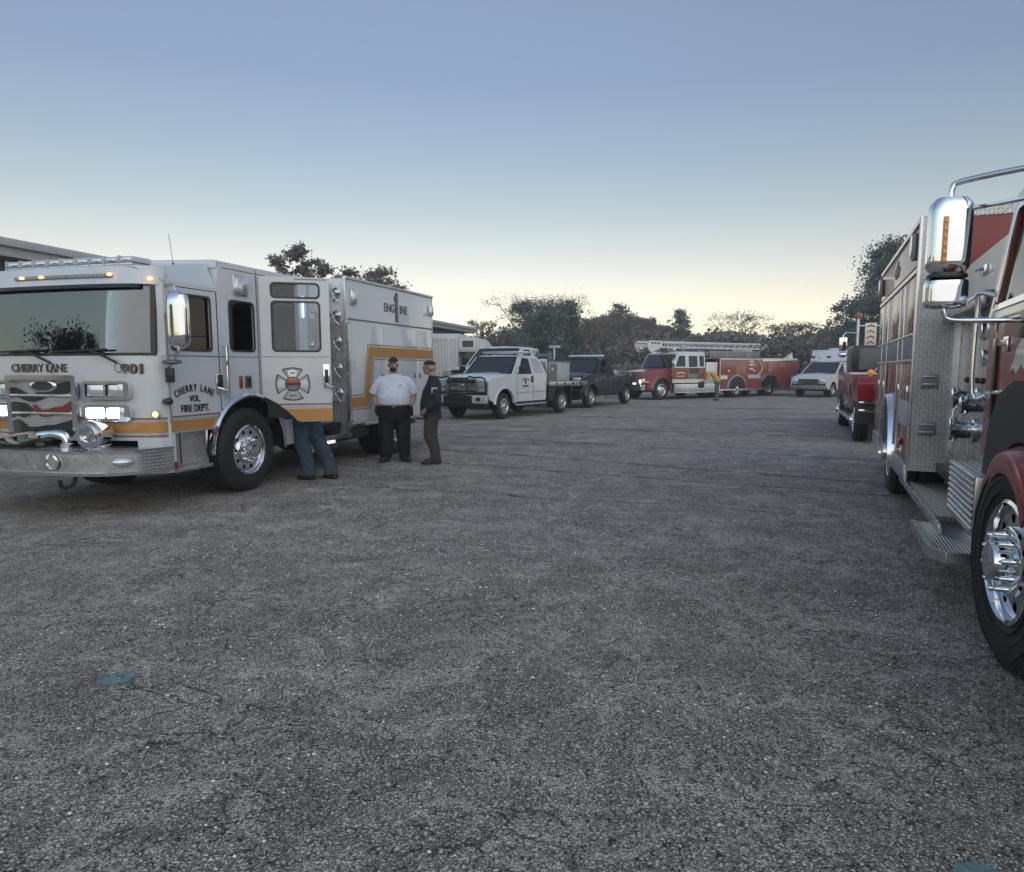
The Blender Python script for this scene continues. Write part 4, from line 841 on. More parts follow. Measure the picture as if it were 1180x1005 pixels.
        m = M(); m.box(s * .80, s * 1.25, 1.56, 2.62, .49, .53, .005, 'tread_floor'); m.box(s * 1.235, s * 1.262, 1.56, 2.62, .475, .545, .004, 'steel'); m.box(s * .9, s * 1.18, 1.6, 2.3, .32, .49, .02, 'steel'); m.build('running_board', 'steel', E)
        m = M(); m.box(s * 1.24, s * 1.27, 1.80, 2.12, .43, .475, .012); m.build('step_light', 'lamp_soft', E)
        m = M(); m.tube([(s * 1.20, 2.50, 2.30), (s * 1.20, 2.44, 2.30), (s * 1.20, 2.44, .70), (s * 1.20, 2.50, .70)], .014, 8); 
    # body
    b = M(); b.box(-1.25, 1.25, 2.57, 5.95, .66, 3.02, .006); bd = b.build('body', 'white', E)
    for s in (1, -1):
        m = M(); m.box(s * .94, s * 1.246, 2.556, 2.568, .53, 2.36, 0, 'tread_plate'); m.box(s * 1.225, s * 1.262, 2.552, 2.60, .53, 3.03, .004, 'steel'); m.build('corner_plate', 'steel', bd)
        for k, z in enumerate((2.80, 2.44, 2.03, 1.60, 1.20)):
            m = M(); c = (s * 1.10, 2.54, z)
            m.lathe([(.062, -.014), (.078, 0), (.062, .014), (.046, 0)], c, (0, 1, 0), 24, cap=False); m.lathe([(.045, -.01), (.045, .005), (.02, .02), (0, .02)], c, (0, -1, 0), 20); m.tube([(c[0] + .03, 2.52, z - .07), (c[0] - .05, 2.52, z - .15)], .012, 6); m.tube([(c[0] - .03, 2.52, z - .07), (c[0] + .05, 2.52, z - .15)], .012, 6)
            m.build('pressure_gauge' if k > 2 else 'valve_wheel', 'steel', bd)
        m = M(); m.cyl((s * 1.285, 2.60, .70), (s * 1.285, 2.60, 2.33), .016, n=8); 
        for z in (2.33, 1.5, .72): m.box(s * 1.245, s * 1.30, 2.58, 2.63, z - .02, z + .02, .005)
        m.build('grab_rail', 'steel', bd)
        # trims, rails
        m = M(); m.box(s * 1.245, s * 1.262, 2.62, 5.95, 2.375, 2.40, .003, 'dull_metal'); m.box(s * 1.245, s * 1.28, 2.57, 5.97, .63, .675, .006, 'steel'); m.box(s * 1.20, s * 1.275, 2.57, 5.97, 3.015, 3.06, .01, 'steel'); m.box(s * 1.22, s * 1.258, 5.90, 5.96, .66, 3.02, .004, 'steel'); m.build('trim', 'steel', bd)
        for y0, y1 in ((2.66, 3.80), (3.83, 5.14), (5.17, 5.88)):
            arch = y0 < 4.35 < y1
            if arch:
                pts = [(y0, 2.33), (y1, 2.33), (y1, 1.35), (y1 - .06, 1.30), (y0 + .06, 1.30), (y0, 1.35)]
            else: pts = [(y0, 2.33), (y1, 2.33), (y1, .70), (y0, .70)]
            m = M(); m.prism(pts, 'x', s * 1.249, s * 1.259, .003); dd = m.build('locker_door', 'white', bd)
            m = M(); yy = y0 + .10 if y0 > 5 else y1 - .10
            m.lathe([(.03, 0), (.03, .02), (.0, .022)], (s * 1.259, yy, 1.45), (s, 0, 0), 12); m.tube([(s * 1.27, yy, 1.49), (s * 1.285, yy, 1.41)], .014, 6, 'black'); m.build('latch', 'steel', dd)
        # dark arch over the rear wheel
        m = M(); m.prism(circ(4.35, .53, .66, 24, 0, 180), 'x', s * 1.254, s * 1.262); m.build('wheel_well', 'black', bd)
        m = M(); rings = [[(s * 1.25, 4.35 + .66 * math.cos(t), .53 + .66 * math.sin(t)), (s * 1.29, 4.35 + .67 * math.cos(t), .53 + .67 * math.sin(t)), (s * 1.25, 4.35 + .71 * math.cos(t), .53 + .71 * math.sin(t))] for t in [R(180 * k / 20) for k in range(21)]]; m.loft(rings); m.build('fender_trim', 'chrome', bd)
        # gold band: level along the top, dropping steeply, level again at the bottom
        def band(pts, mt, d, nm): q = M(); q.prism(pts, 'x', s * 1.259, s * (1.259 + d)); q.build(nm, mt, bd)
        def poly(o, i_): return [(5.93, 1.96 + o), (3.26 - o * .7, 1.96 + o), (3.10 - o * .9, 1.13 + o * 0 + .0), (2.68, 1.13 + .0), (2.68, .93 - o), (3.25 + o * .3, .93 - o), (3.45 + o * -.2 + .0, 1.76 - o), (5.93, 1.76 - o)] if not i_ else None
        band([(5.93, 1.96), (3.27, 1.96), (3.09, 1.12), (2.68, 1.12), (2.68, .95), (3.24, .95), (3.42, 1.78), (5.93, 1.78)], 'gold', .004, 'stripe')
        for o in (.025, -.02): pass
        band([(5.93, 2.00), (3.235, 2.00), (3.055, 1.16), (2.68, 1.16), (2.68, 1.145), (3.07, 1.145), (3.25, 1.985), (5.93, 1.985)], 'gold_dark', .003, 'thin_stripe')
        band([(5.93, 1.755), (3.445, 1.755), (3.265, .925), (2.68, .925), (2.68, .91), (3.28, .91), (3.46, 1.74), (5.93, 1.74)], 'gold_dark', .003, 'thin_stripe')
        # ENGINE 1
        F = face_px(1.253, 4.36, 2.60) if s > 0 else face_mx(-1.253, 4.36, 2.60)
        m = M(); letters(m, 'ENG', F @ Matrix.Translation((-.285, 0, 0)), .21, 'ink', .015, .004, 1.0); letters(m, 'INE', F @ Matrix.Translation((.28, 0, 0)), .21, 'ink', .015, .004, 1.0); m.prism([(-.055, -.16), (.045, -.16), (.045, .36), (-.02, .36), (-.10, .27), (-.10, .21), (-.055, .23)], 'z', .003, .008, 0, 'ink', F)
        letters(m, 'ENG', F @ Matrix.Translation((-.29, .006, .004)), .19, 'dull_metal', -.005, .003, 1.09); letters(m, 'INE', F @ Matrix.Translation((.275, .006, .004)), .19, 'dull_metal', -.005, .003, 1.09); m.prism([(-.04, -.14), (.028, -.14), (.028, .34), (-.015, .34), (-.085, .265), (-.085, .235), (-.04, .255)], 'z', .008, .011, 0, 'dull_metal', F); m.build('lettering', 'ink', bd)
        for y in (2.78, 5.84): m = M(); m.box(s * 1.25, s * 1.30, y - .08, y + .08, 2.62 + (y > 5) * .03, 2.86, .03, 'chrome'); m.box(s * 1.295, s * 1.315, y - .055, y + .055, 2.66, 2.83, .02, 'lens_clear'); m.build('warning_light', 'chrome', bd)
    m = M(); m.box(-1.2, 1.2, 2.6, 5.9, 3.02, 3.035); m.build('body_roof', 'tread_floor', bd)
    m = M(); m.box(-1.26, 1.26, 5.95, 6.35, .52, .57, .01); m.build('tailboard', 'tread_floor', E)
    return E
white_engine()

# ------------------------------------------------------------------ maroon fire engine at the right edge
def rib_mat(name, ax, pitch):
    m, n, l, b = newmat(name); tc = n.new('ShaderNodeTexCoord'); sp = n.new('ShaderNodeSeparateXYZ'); l.new(tc.outputs['Object'], sp.inputs[0])
    w_ = mth(n, l, 'SINE', mth(n, l, 'MULTIPLY', sp.outputs[ax], 2 * math.pi / pitch)); mr = n.new('ShaderNodeMapRange'); l.new(w_, mr.inputs[0]); mr.inputs[1].default_value = -1; mr.inputs[3].default_value = .25; mr.inputs[4].default_value = .75
    c = n.new('ShaderNodeCombineColor'); [l.new(mr.outputs[0], c.inputs[i]) for i in range(3)]; l.new(c.outputs[0], b.inputs['Base Color'])
    bp = n.new('ShaderNodeBump'); bp.inputs['Distance'].default_value = .008; l.new(w_, bp.inputs['Height']); l.new(bp.outputs[0], b.inputs['Normal']); b.inputs['Metallic'].default_value = .9; b.inputs['Roughness'].default_value = .3
rib_mat('rib_long', 0, .022)
def maroon_engine():
    A = R(22); E = empty('fire_engine', (3.438, 2.829, 0), -A, 'maroon fire engine with big chrome mirror and diamond plate cut off by the right edge', 'fire engine', 'fire engines on the lot')
    W = 1.25; S = -1
    c = M()
    for s in (-1, 1): c.box(s * .42 - .05, s * .42 + .05, -1.0, 8.3, .60, .85)
    c.box(-.6, .6, -.9, 1.6, .45, .85, .05); c.cyl((-.95, .5, .53), (.95, .5, .53), .07); c.cyl((-.95, 6.25, .53), (.95, 6.25, .53), .1); c.sph((0, 6.25, .53), .22); c.box(-1.0, 1.0, 2.2, 8.3, .58, .66)
    c.build('chassis', 'black', E)
    # ---- body
    b = M(); b.box(-W, W, 4.14, 8.65, .62, 3.03, .006); bd = b.build('body', 'maroon', E)
    b = M(); b.box(-W + .1, W - .1, 8.65, 9.2, .5, .56, .01); b.build('tailboard', 'tread_floor', E)
    for s in (-1, 1):
        m = M(); m.plate(rnd([(s * 1.252, 3.06), (s * .92, 3.06), (s * .92, .57), (s * 1.252, .57)], .004), [], 'y', 4.11, 4.138, 'tread_plate'); m.box(s * 1.243, s * 1.268, 4.105, 4.17, .57, 3.06, .004, 'steel'); m.build('corner_plate', 'tread_plate', bd)
        m = M()
        for k in range(75): m.sph((s * 1.27, 4.135, .60 + 2.44 * k / 74), (.004, .012, .009), 6)
        m.build('edge_tread', 'steel', bd, kind='stuff')
        for z in (1.47, 1.0):
            m = M(); m.tube([(s * 1.17, 4.10, z + .045), (s * 1.17, 4.05, z + .045), (s * 1.05, 4.05, z + .045), (s * 1.05, 4.10, z + .045)], .009, 6, 'steel'); m.tube([(s * 1.17, 4.10, z - .03), (s * 1.17, 4.05, z - .03), (s * 1.05, 4.05, z - .03), (s * 1.05, 4.10, z - .03)], .009, 6, 'steel'); m.box(s * 1.18, s * 1.02, 4.085, 4.108, z - .07, z + .07, .01, 'dull_metal'); m.build('folding_step', 'steel', bd)
        # side trims
        m = M(); m.box(s * 1.246, s * 1.262, 4.17, 8.65, 2.585, 2.61, .003, 'ink'); m.box(s * 1.246, s * 1.27, 4.17, 8.65, 2.53, 2.575, .004, 'steel'); m.box(s * 1.24, s * 1.275, 4.14, 8.67, 3.0, 3.05, .008, 'steel'); m.box(s * 1.24, s * 1.275, 4.17, 8.65, .44, .62, .006, 'steel'); m.build('trim', 'steel', bd)
        for y0, y1 in ((4.22, 5.02), (5.06, 5.50), (7.02, 7.80), (7.84, 8.60)):
            m = M(); m.box(s * 1.249, s * 1.262, y0, y1, 1.96, 2.50, .004); m.build('locker_door', 'maroon', bd)
            m = M(); m.box(s * 1.249, s * 1.262, y0, y1, .70, 1.64, .004); dd = m.build('locker_door', 'maroon', bd); m = M(); m.box(s * 1.262, s * 1.285, y0 + .06, y0 + .10, 1.3, 1.42, .006); m.build('latch', 'chrome', dd)
        m = M(); m.box(s * 1.249, s * 1.262, 5.54, 6.98, 1.96, 2.50, .004); m.build('locker_door', 'maroon', bd)
        m = M(); m.box(s * 1.262, s * 1.268, 4.2, 8.62, 1.68, 1.92, .003, 'grey'); m.box(s * 1.262, s * 1.276, 4.2, 8.62, 1.915, 1.945, .003, 'steel'); m.box(s * 1.262, s * 1.276, 4.2, 8.62, 1.655, 1.685, .003, 'steel'); m.build('stripe', 'grey', bd)
        m = M(); m.box(s * 1.262, s * 1.267, 4.25, 5.0, 1.0, 1.26, .002); m.build('white_panel', 'grey_light', bd)
        for y in (5.04, 5.52, 7.0, 7.82): m = M(); m.box(s * 1.255, s * 1.274, y - .014, y + .014, .7, 2.5, .004); m.build('door_post', 'steel', bd)
        m = M(); m.prism(circ(6.25, .53, .70, 26, -6, 186), 'x', s * 1.252, s * 1.266); m.build('wheel_well', 'black', bd)
        m = M(); rings = [[(s * 1.25, 6.25 + .68 * math.cos(t), .53 + .68 * math.sin(t)), (s * 1.31, 6.25 + .69 * math.cos(t), .53 + .69 * math.sin(t)), (s * 1.32, 6.25 + .73 * math.cos(t), .53 + .73 * math.sin(t)), (s * 1.25, 6.25 + .75 * math.cos(t), .53 + .75 * math.sin(t))] for t in [R(-8 + 196 * k / 26) for k in range(27)]]; m.loft(rings); m.build('fender_trim', 'chrome', bd)
        for y in (4.42, 8.45): m = M(); m.box(s * 1.25, s * 1.30, y - .06, y + .06, 2.68, 2.95, .025, 'dull_metal'); m.box(s * 1.295, s * 1.315, y - .04, y + .04, 2.72, 2.93, .015, 'lens_clear'); m.build('warning_light', 'chrome', bd)
        m = M()
        for k, (dz, hh) in enumerate(((-.02, .13), (.02, .20), (.0, .17), (-.01, .12))): m.box(s * 1.252, s * 1.257, 6.10 + .13 * k, 6.19 + .13 * k, 2.80 - hh / 2 + dz, 2.80 + hh / 2 + dz)
        m.box(s * 1.252, s * 1.2565, 6.02, 6.68, 2.78, 2.82); m.build('marking', 'ink', bd)
        m = M(); m.box(s * 1.262, s * 1.30, 4.60, 4.66, .78, .86, .01); m.build('marker_lamp', 'lens_red', bd)
    # upper wall behind the cab with diamond plate cap
    m = M(); m.box(-.92, .92, 4.112, 4.138, 2.3, 3.03); m.build('front_wall', 'maroon', bd)
    m = M(); m.box(-.92, .92, 4.10, 4.2, 3.03, 3.13, 0, 'tread_plate'); m.build('wall_cap', 'tread_plate', bd)
    m = M(); m.box(-.92, .92, 4.112, 4.13, .6, 2.3); m.build('lower_wall', 'steel', bd)
    m = M(); m.box(-1.15, 1.15, 4.2, 8.6, 3.03, 3.05); m.build('body_roof', 'tread_floor', bd)
    # ---- pump module
    m = M(); m.box(-.84, .84, 2.28, 4.10, .62, 2.10); pm = m.build('pump_module', 'steel', E)
    for s in (-1, 1):
        m = M(); m.box(s * .842, s * .856, 3.42, 4.09, .70, 2.08, .003, 'steel'); m.box(s * .842, s * .862, 3.38, 3.42, .66, 2.1, .004, 'chrome'); m.build('steel_panel', 'steel', pm)
        m = M(); m.box(s * .842, s * .856, 2.30, 3.37, .64, 2.08, .003, 'steel'); pp = m.build('pump_panel', 'steel', pm)
        for (y, z) in ((2.55, 1.9), (2.8, 1.9), (3.05, 1.9), (2.65, 1.68), (2.95, 1.68)): m = M(); m.lathe([(.07, 0), (.07, .03), (.055, .035)], (s * .856, y, z), (s, 0, 0), 20, 'chrome'); m.lathe([(.054, .03), (0, .031)], (s * .856, y, z), (s, 0, 0), 20, 'grey_light', cap=False); m.build('gauge', 'chrome', pp)
        for (y, z, r_) in ((3.15, 1.34, .075), (3.2, 1.07, .085), (2.75, 1.30, .06)):
            m = M(); m.lathe([(r_ * 1.3, 0), (r_ * 1.3, .02), (r_ * .9, .03), (r_ * .9, .13), (r_ * 1.15, .135), (r_ * 1.15, .19), (r_ * .85, .20), (0, .205)], (s * .856, y, z), (s, 0, 0), 24)
            for k in range(4): a = R(45 + 90 * k); m.tube([(s * (.856 + .16), y + math.cos(a) * r_, z + math.sin(a) * r_), (s * (.856 + .165), y + math.cos(a) * r_ * 1.65, z + math.sin(a) * r_ * 1.65)], .012, 6)
            m.tube([(s * 1.03, y - .02, z - r_), (s * 1.04, y - .02, z - r_ * 2.2), (s * 1.0, y + .05, z - r_ * 2.8)], .005, 5); m.build('hose_coupling', 'chrome', pp)
        for k in range(4): m = M(); m.tube([(s * .86, 2.5 + .2 * k, 1.5), (s * .93, 2.5 + .2 * k, 1.5)], .012, 6, 'chrome'); m.sph((s * .95, 2.5 + .2 * k, 1.5), .025, 8, 'ink'); m.build('control_knob', 'chrome', pp)
        # sloping diamond plate apron over the panel
        m = M(); m.quad((s * 1.24, 4.10, 2.03), (s * 1.24, 4.10, 2.06), (s * .70, 2.3, 2.30), (s * .70, 2.3, 2.27)); m.prism([(4.10, 2.04), (2.28, 2.14), (2.28, 2.17), (4.10, 2.075)], 'x', s * .60, s * 1.02); m.build('apron', 'tread_plate', pm)
        m = M(); m.box(s * .98, s * 1.02, 2.3, 4.1, 2.07, 2.16, .004); m.build('apron_edge', 'steel', pm)
        # cream side board sloping down to the rear, with its latch
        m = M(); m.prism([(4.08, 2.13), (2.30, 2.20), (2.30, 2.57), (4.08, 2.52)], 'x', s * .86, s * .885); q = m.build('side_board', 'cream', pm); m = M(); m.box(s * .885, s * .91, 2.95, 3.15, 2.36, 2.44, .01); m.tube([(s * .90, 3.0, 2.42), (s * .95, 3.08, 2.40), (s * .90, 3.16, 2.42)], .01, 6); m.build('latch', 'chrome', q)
        # running board and pull-out step
        m = M(); m.box(s * .84, s * 1.25, 2.30, 4.12, .425, .46, 0, 'rib_long'); m.box(s * 1.245, s * 1.268, 1.9, 4.60, .40, .47, .004, 'steel'); m.build('running_board', 'steel', E)
        m = M(); m.prism(rnd([(s * 1.02, 2.34), (s * 1.38, 2.34), (s * 1.38, 1.42), (s * 1.30, 1.30), (s * 1.02, 1.30)], .03), 'z', .37, .40, .004, 'rib_long'); m.prism(rnd([(s * 1.36, 2.35), (s * 1.395, 2.35), (s * 1.395, 1.41), (s * 1.305, 1.28), (s * 1.02, 1.28), (s * 1.02, 1.31), (s * 1.29, 1.31), (s * 1.36, 1.42)], .005), 'z', .34, .41, .003, 'steel'); m.box(s * 1.0, s * 1.06, 1.5, 2.2, .30, .44, .01, 'steel'); m.build('step', 'steel', E)
        # ribbed battery box
        m = M(); m.box(s * .80, s * 1.20, 1.12, 2.02, .56, .93, .006, 'steel'); rb_ = m.build('battery_box', 'steel', E)
        m = M()
        for k in range(9): z = .585 + .04 * k; m.prism([(z, 0), (z + .028, 0), (z + .022, .010), (z + .006, .010)], Matrix(((0, s, 0, s * 1.20), (0, 0, 1, 0), (1, 0, 0, 0), (0, 0, 0, 1))), 1.13, 2.01)
        for k in range(9): x = .84 + .04 * k; m.box(s * x, s * (x + .02), 1.13, 2.01, .93, .938, .002)
        m.build('ribs', 'steel', rb_, kind='stuff')
        # ribbed splash plate beside the wheel arch
        m = M(); m.box(s * .86, s * .90, 1.98, 2.28, .95, 2.02, .004, 'steel')
        for k in range(18): z = .97 + .057 * k; m.box(s * .90, s * .912, 1.99, 2.27, z, z + .03, .005, 'steel')
        m.build('ribbed_panel', 'steel', E)
        # tall hand rail
        m = M(); m.tube([(s * .95, 2.12, 2.10), (s * 1.06, 2.22, 2.14), (s * 1.06, 2.24, 2.02), (s * 1.06, 2.24, 1.42), (s * .98, 2.2, 1.40)], .019, 10, smooth=4); m.box(s * .90, s * 1.0, 2.2, 2.27, 1.36, 1.41, .01); m.build('grab_rail', 'chrome', E)
        m = M(); m.tube([(s * .98, 2.2, 1.42), (s * 1.02, 1.6, 1.44), (s * 1.03, 1.1, 1.46)], .016, 8); m.build('body_rail', 'chrome', E)
    # ---- cab
    tum = lambda x, z: x * (1 - max(0, z - 1.95) * .13)
    def warp(m): m.v = [(tum(v[0], v[2]), v[1], v[2]) for v in m.v]; return m
    CW = 1.0; cs = M()
    for s in (-1, 1):
        out = [(2.12, .98), (2.12, 2.0), (2.06, 2.80), (.80, 2.80), (.25, 2.02), (.20, 1.5), (.85, 1.2), (.98, .98)]
        q = M(); q.plate(rnd(out, .03), [rnd([(1.96, 2.03), (1.90, 2.66), (.98, 2.66), (.55, 2.05)], .06)], 'x', s * CW - (s > 0) * .05, s * CW + (s < 0) * .05); warp(q); cs.add(q.v, q.f)
    q = M(); q.box(-.98, .98, 2.06, 2.11, .98, 2.78); warp(q); cs.add(q.v, q.f)
    cs.build('cab', 'maroon', E)
    m = M(); m.loft([[(-.90, y, 2.76), (-.86, y, 2.84), (-.5, y, 2.88), (.5, y, 2.88), (.86, y, 2.84), (.90, y, 2.76)] for y in (.78, 2.14)]); m.build('cab_roof', 'cream', E)
    for s in (-1, 1):
        q = M(); q.plate(rnd([(2.13, 1.93), (2.07, 2.79), (.80, 2.79), (.25, 2.01), (.25, 1.93)], .03), [rnd([(1.98, 2.01), (1.915, 2.68), (.965, 2.68), (.52, 2.03)], .06)], 'x', s * (CW + .002), s * (CW + .010)); warp(q); q.build('upper_cab_panel', 'cream', E)
        q = M(); q.plate(rnd([(2.0, 1.99), (1.93, 2.70), (.95, 2.70), (.50, 2.01)], .06), [rnd([(1.96, 2.03), (1.90, 2.66), (.985, 2.66), (.57, 2.05)], .05)], 'x', s * (CW + .011), s * (CW + .022)); warp(q); f = q.build('window_frame', 'chrome', E)
        q = M(); q.box(s * (CW - .02), s * (CW - .014), .5, 1.98, 2.0, 2.68); warp(q); q.build('window', 'glass_dark', f)
        # door with a jagged cream sheet that paints the sky's reflection
        q = M(); q.plate(rnd([(1.62, 1.02), (1.62, 1.90), (.42, 1.90), (.42, 1.48), (.90, 1.30), (1.0, 1.02)], .02), [], 'x', s * (CW + .002), s * (CW + .012)); dd = q.build('front_door', 'maroon', E)
        q = M(); q.prism([(1.40, 1.56), (1.28, 1.66), (1.24, 1.72), (1.10, 1.79), (.9, 1.83), (.43, 1.86), (.43, 1.58), (.60, 1.62), (.72, 1.57), (.86, 1.63), (1.0, 1.58), (1.12, 1.62), (1.22, 1.56), (1.30, 1.60)], 'x', s * (CW + .012), s * (CW + .015)); q.build('painted_reflection', 'cream', dd)
        q = M(); q.box(s * (CW + .012), s * (CW + .03), 1.44, 1.56, 1.70, 1.80, .012, 'chrome'); q.box(s * (CW + .03), s * (CW + .045), 1.46, 1.54, 1.74, 1.78, .006, 'steel'); q.build('handle', 'chrome', dd)
        for z in (1.85, 1.2): q = M(); q.cyl((s * (CW + .018), .43, z - .06), (s * (CW + .018), .43, z + .06), .014, n=8); q.build('hinge', 'chrome', dd)
        q = M(); q.box(s * (CW + .0), s * (CW + .02), 1.80, 1.86, 1.25, 1.75, .01); q.build('vent', 'trim_black', E)
        for zz in (1.77, 1.90): q = M(); q.box(s * CW, s * (CW + .006), 1.88, 1.95, zz - .05, zz + .03, .005); q.build('reflector', 'cream', E)
        q = M(); q.box(s * (CW + .001), s * (CW + .010), .3, 2.12, 1.905, 1.925, .002); q.build('trim_line', 'cream', E)
    # windscreen and its frame
    m = M(); m.quad((-.88, .30, 2.02), (.88, .30, 2.02), (.78, .80, 2.74), (-.78, .80, 2.74), .01); m.build('windscreen', 'windscreen', E)
    m = M(); m.box(-.95, .95, .28, 2.05, 1.0, 1.9); m.box(-.9, .9, 1.2, 1.3, 1.0, 2.5); m.build('cab_interior', 'interior', E)
    # hood, fenders, grille, bumper (ahead of the frame edge)
    m = M(); rings = []
    for y, z, w_ in ((.30, 1.98, .86), (-.2, 1.92, .80), (-.9, 1.80, .72), (-1.25, 1.70, .66), (-1.32, 1.60, .64)):
        rings.append([(-w_, y, 1.0), (-w_, y, z - .18), (-w_ + .10, y, z - .04), (-.3, y, z), (.3, y, z), (w_ - .10, y, z - .04), (w_, y, z - .18), (w_, y, 1.0)])
    m.loft(rings); m.build('hood', 'maroon', E)
    m = M(); m.plate(rr(-.56, .56, .85, 1.62, .05), [rr(-.5, .5, .91, 1.56, .04)], 'y', -1.40, -1.33, 'chrome'); 
    m.box(-.52, .52, -1.345, -1.33, .9, 1.58, 0, 'trim_black')
    for k in range(9): m.box(-.5, .5, -1.38, -1.35, .95 + .07 * k, .97 + .07 * k, 0, 'chrome')
    g_ = m.build('grille', 'chrome', E)
    for s in (-1, 1):
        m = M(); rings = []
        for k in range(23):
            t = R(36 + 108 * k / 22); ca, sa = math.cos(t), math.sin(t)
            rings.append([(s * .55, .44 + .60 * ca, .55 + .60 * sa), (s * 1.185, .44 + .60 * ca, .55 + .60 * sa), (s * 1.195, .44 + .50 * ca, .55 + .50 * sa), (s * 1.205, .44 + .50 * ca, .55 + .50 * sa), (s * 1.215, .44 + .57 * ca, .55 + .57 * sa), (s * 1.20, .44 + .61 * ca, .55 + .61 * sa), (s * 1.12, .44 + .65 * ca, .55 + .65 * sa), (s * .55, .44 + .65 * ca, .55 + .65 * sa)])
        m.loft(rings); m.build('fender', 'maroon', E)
        m = M(); m.prism(rnd([(1.42, .90), (1.30, 1.26), (1.08, 1.45), (.75, 1.53), (.2, 1.53), (-.15, 1.4), (-.2, .92)] + [(.5 + .66 * math.cos(t), .55 + .66 * math.sin(t)) for t in [R(150 - 110 * k / 12) for k in range(13)]], .02), 'x', s * 1.0, s * 1.12, .01); m.build('splash_guard', 'rubber', E)
        m = M(); m.box(s * .62, s * .86, -1.38, -1.2, 1.10, 1.34, .04, 'chrome'); m.box(s * .64, s * .84, -1.39, -1.37, 1.13, 1.31, .02, 'lens_clear'); m.build('headlight', 'chrome', E)
        m = M(); m.box(s * .55, s * 1.05, -1.30, -.15, .85, 1.25, .10); m.build('fender_nose', 'maroon', E)
        wheel(E, s * 1.16, .44, .58, .31, s, 'truck', steer=R(6), hi=True)
        wheel(E, s * 1.23, 6.25, .525, .28, s); wheel(E, s * .92, 6.25, .525, .28, s, name='inner_wheel')
    m = M(); m.prism(rnd([(-1.15, -1.38), (-1.05, -1.58), (1.05, -1.58), (1.15, -1.38)], .06), 'z', .46, .80, .03); m.box(-.9, .9, -1.42, -1.0, .48, .9, .02, 'black'); m.build('bumper', 'chrome', E)
    # mirrors on their C-shaped arms
    for s in (-1, 1):
        mx_, my = s * 1.445, 1.02; F = Matrix.Translation((mx_, my, 0)) @ Matrix.Rotation(s * R(-8), 4, 'Z')
        def head(z0, z1, wx, wy, bulge=0):
            q = M(); rings = []; n = 12
            for k in range(n + 1):
                f = 2 * k / n - 1; sc_ = (1 - abs(f) ** 8) ** .5 * .30 + .70; z = z0 + (z1 - z0) * k / n
                rings.append([(wx * sc_ * math.copysign(abs(math.cos(t)) ** .55, math.cos(t)), wy * sc_ * math.copysign(abs(math.sin(t)) ** .75, math.sin(t)), z) for t in [2 * math.pi * j / 32 for j in range(32)]])
            q.loft(rings, None, F); return q
        hd = head(2.15, 2.585, .117, .082).build('mirror', 'chrome', E)
        head(2.125, 2.152, .108, .072).build('mirror_joint', 'trim_black', hd)
        head(1.95, 2.125, .116, .082).build('wide_mirror', 'chrome', hd)
        q = M(); q.box(s * .045 - .014, s * .045 + .014, -.095, -.078, 2.20, 2.47, .006, 'gold', F); 
        for k in range(6): q.sph((s * .045, -.096, 2.225 + .044 * k), (.010, .008, .015), 8, 'lens_amber', F)
        q.build('turn_lamp', 'lens_amber', hd)
        q = M(); q.tube([(mx_, my, 2.55), (mx_ + s * .0, my, 2.64), (mx_ - s * .05, my - .02, 2.675), (s * 1.1, my - .25, 2.67), (s * .84, my - .35, 2.66)], .017, 10, smooth=6); q.tube([(mx_ - s * .10, my, 2.52), (s * 1.1, my - .02, 2.55), (s * .92, my + .05, 2.62)], .012, 8); q.build('mirror_arm', 'chrome', hd); q = M(); q.tube([(mx_, my, 2.00), (mx_, my, 1.93), (mx_ - s * .04, my, 1.885), (s * 1.2, my - .02, 1.875), (s * 1.0, my - .02, 1.87)], .016, 10, smooth=6); q.build('mirror_arm', 'chrome', hd)
        q = M(); q.box(s * 1.0, s * 1.05, my - .10, my + .06, 1.77, 1.94, .02); q.build('arm_mount', 'trim_black', hd)
    return E
maroon_engine()

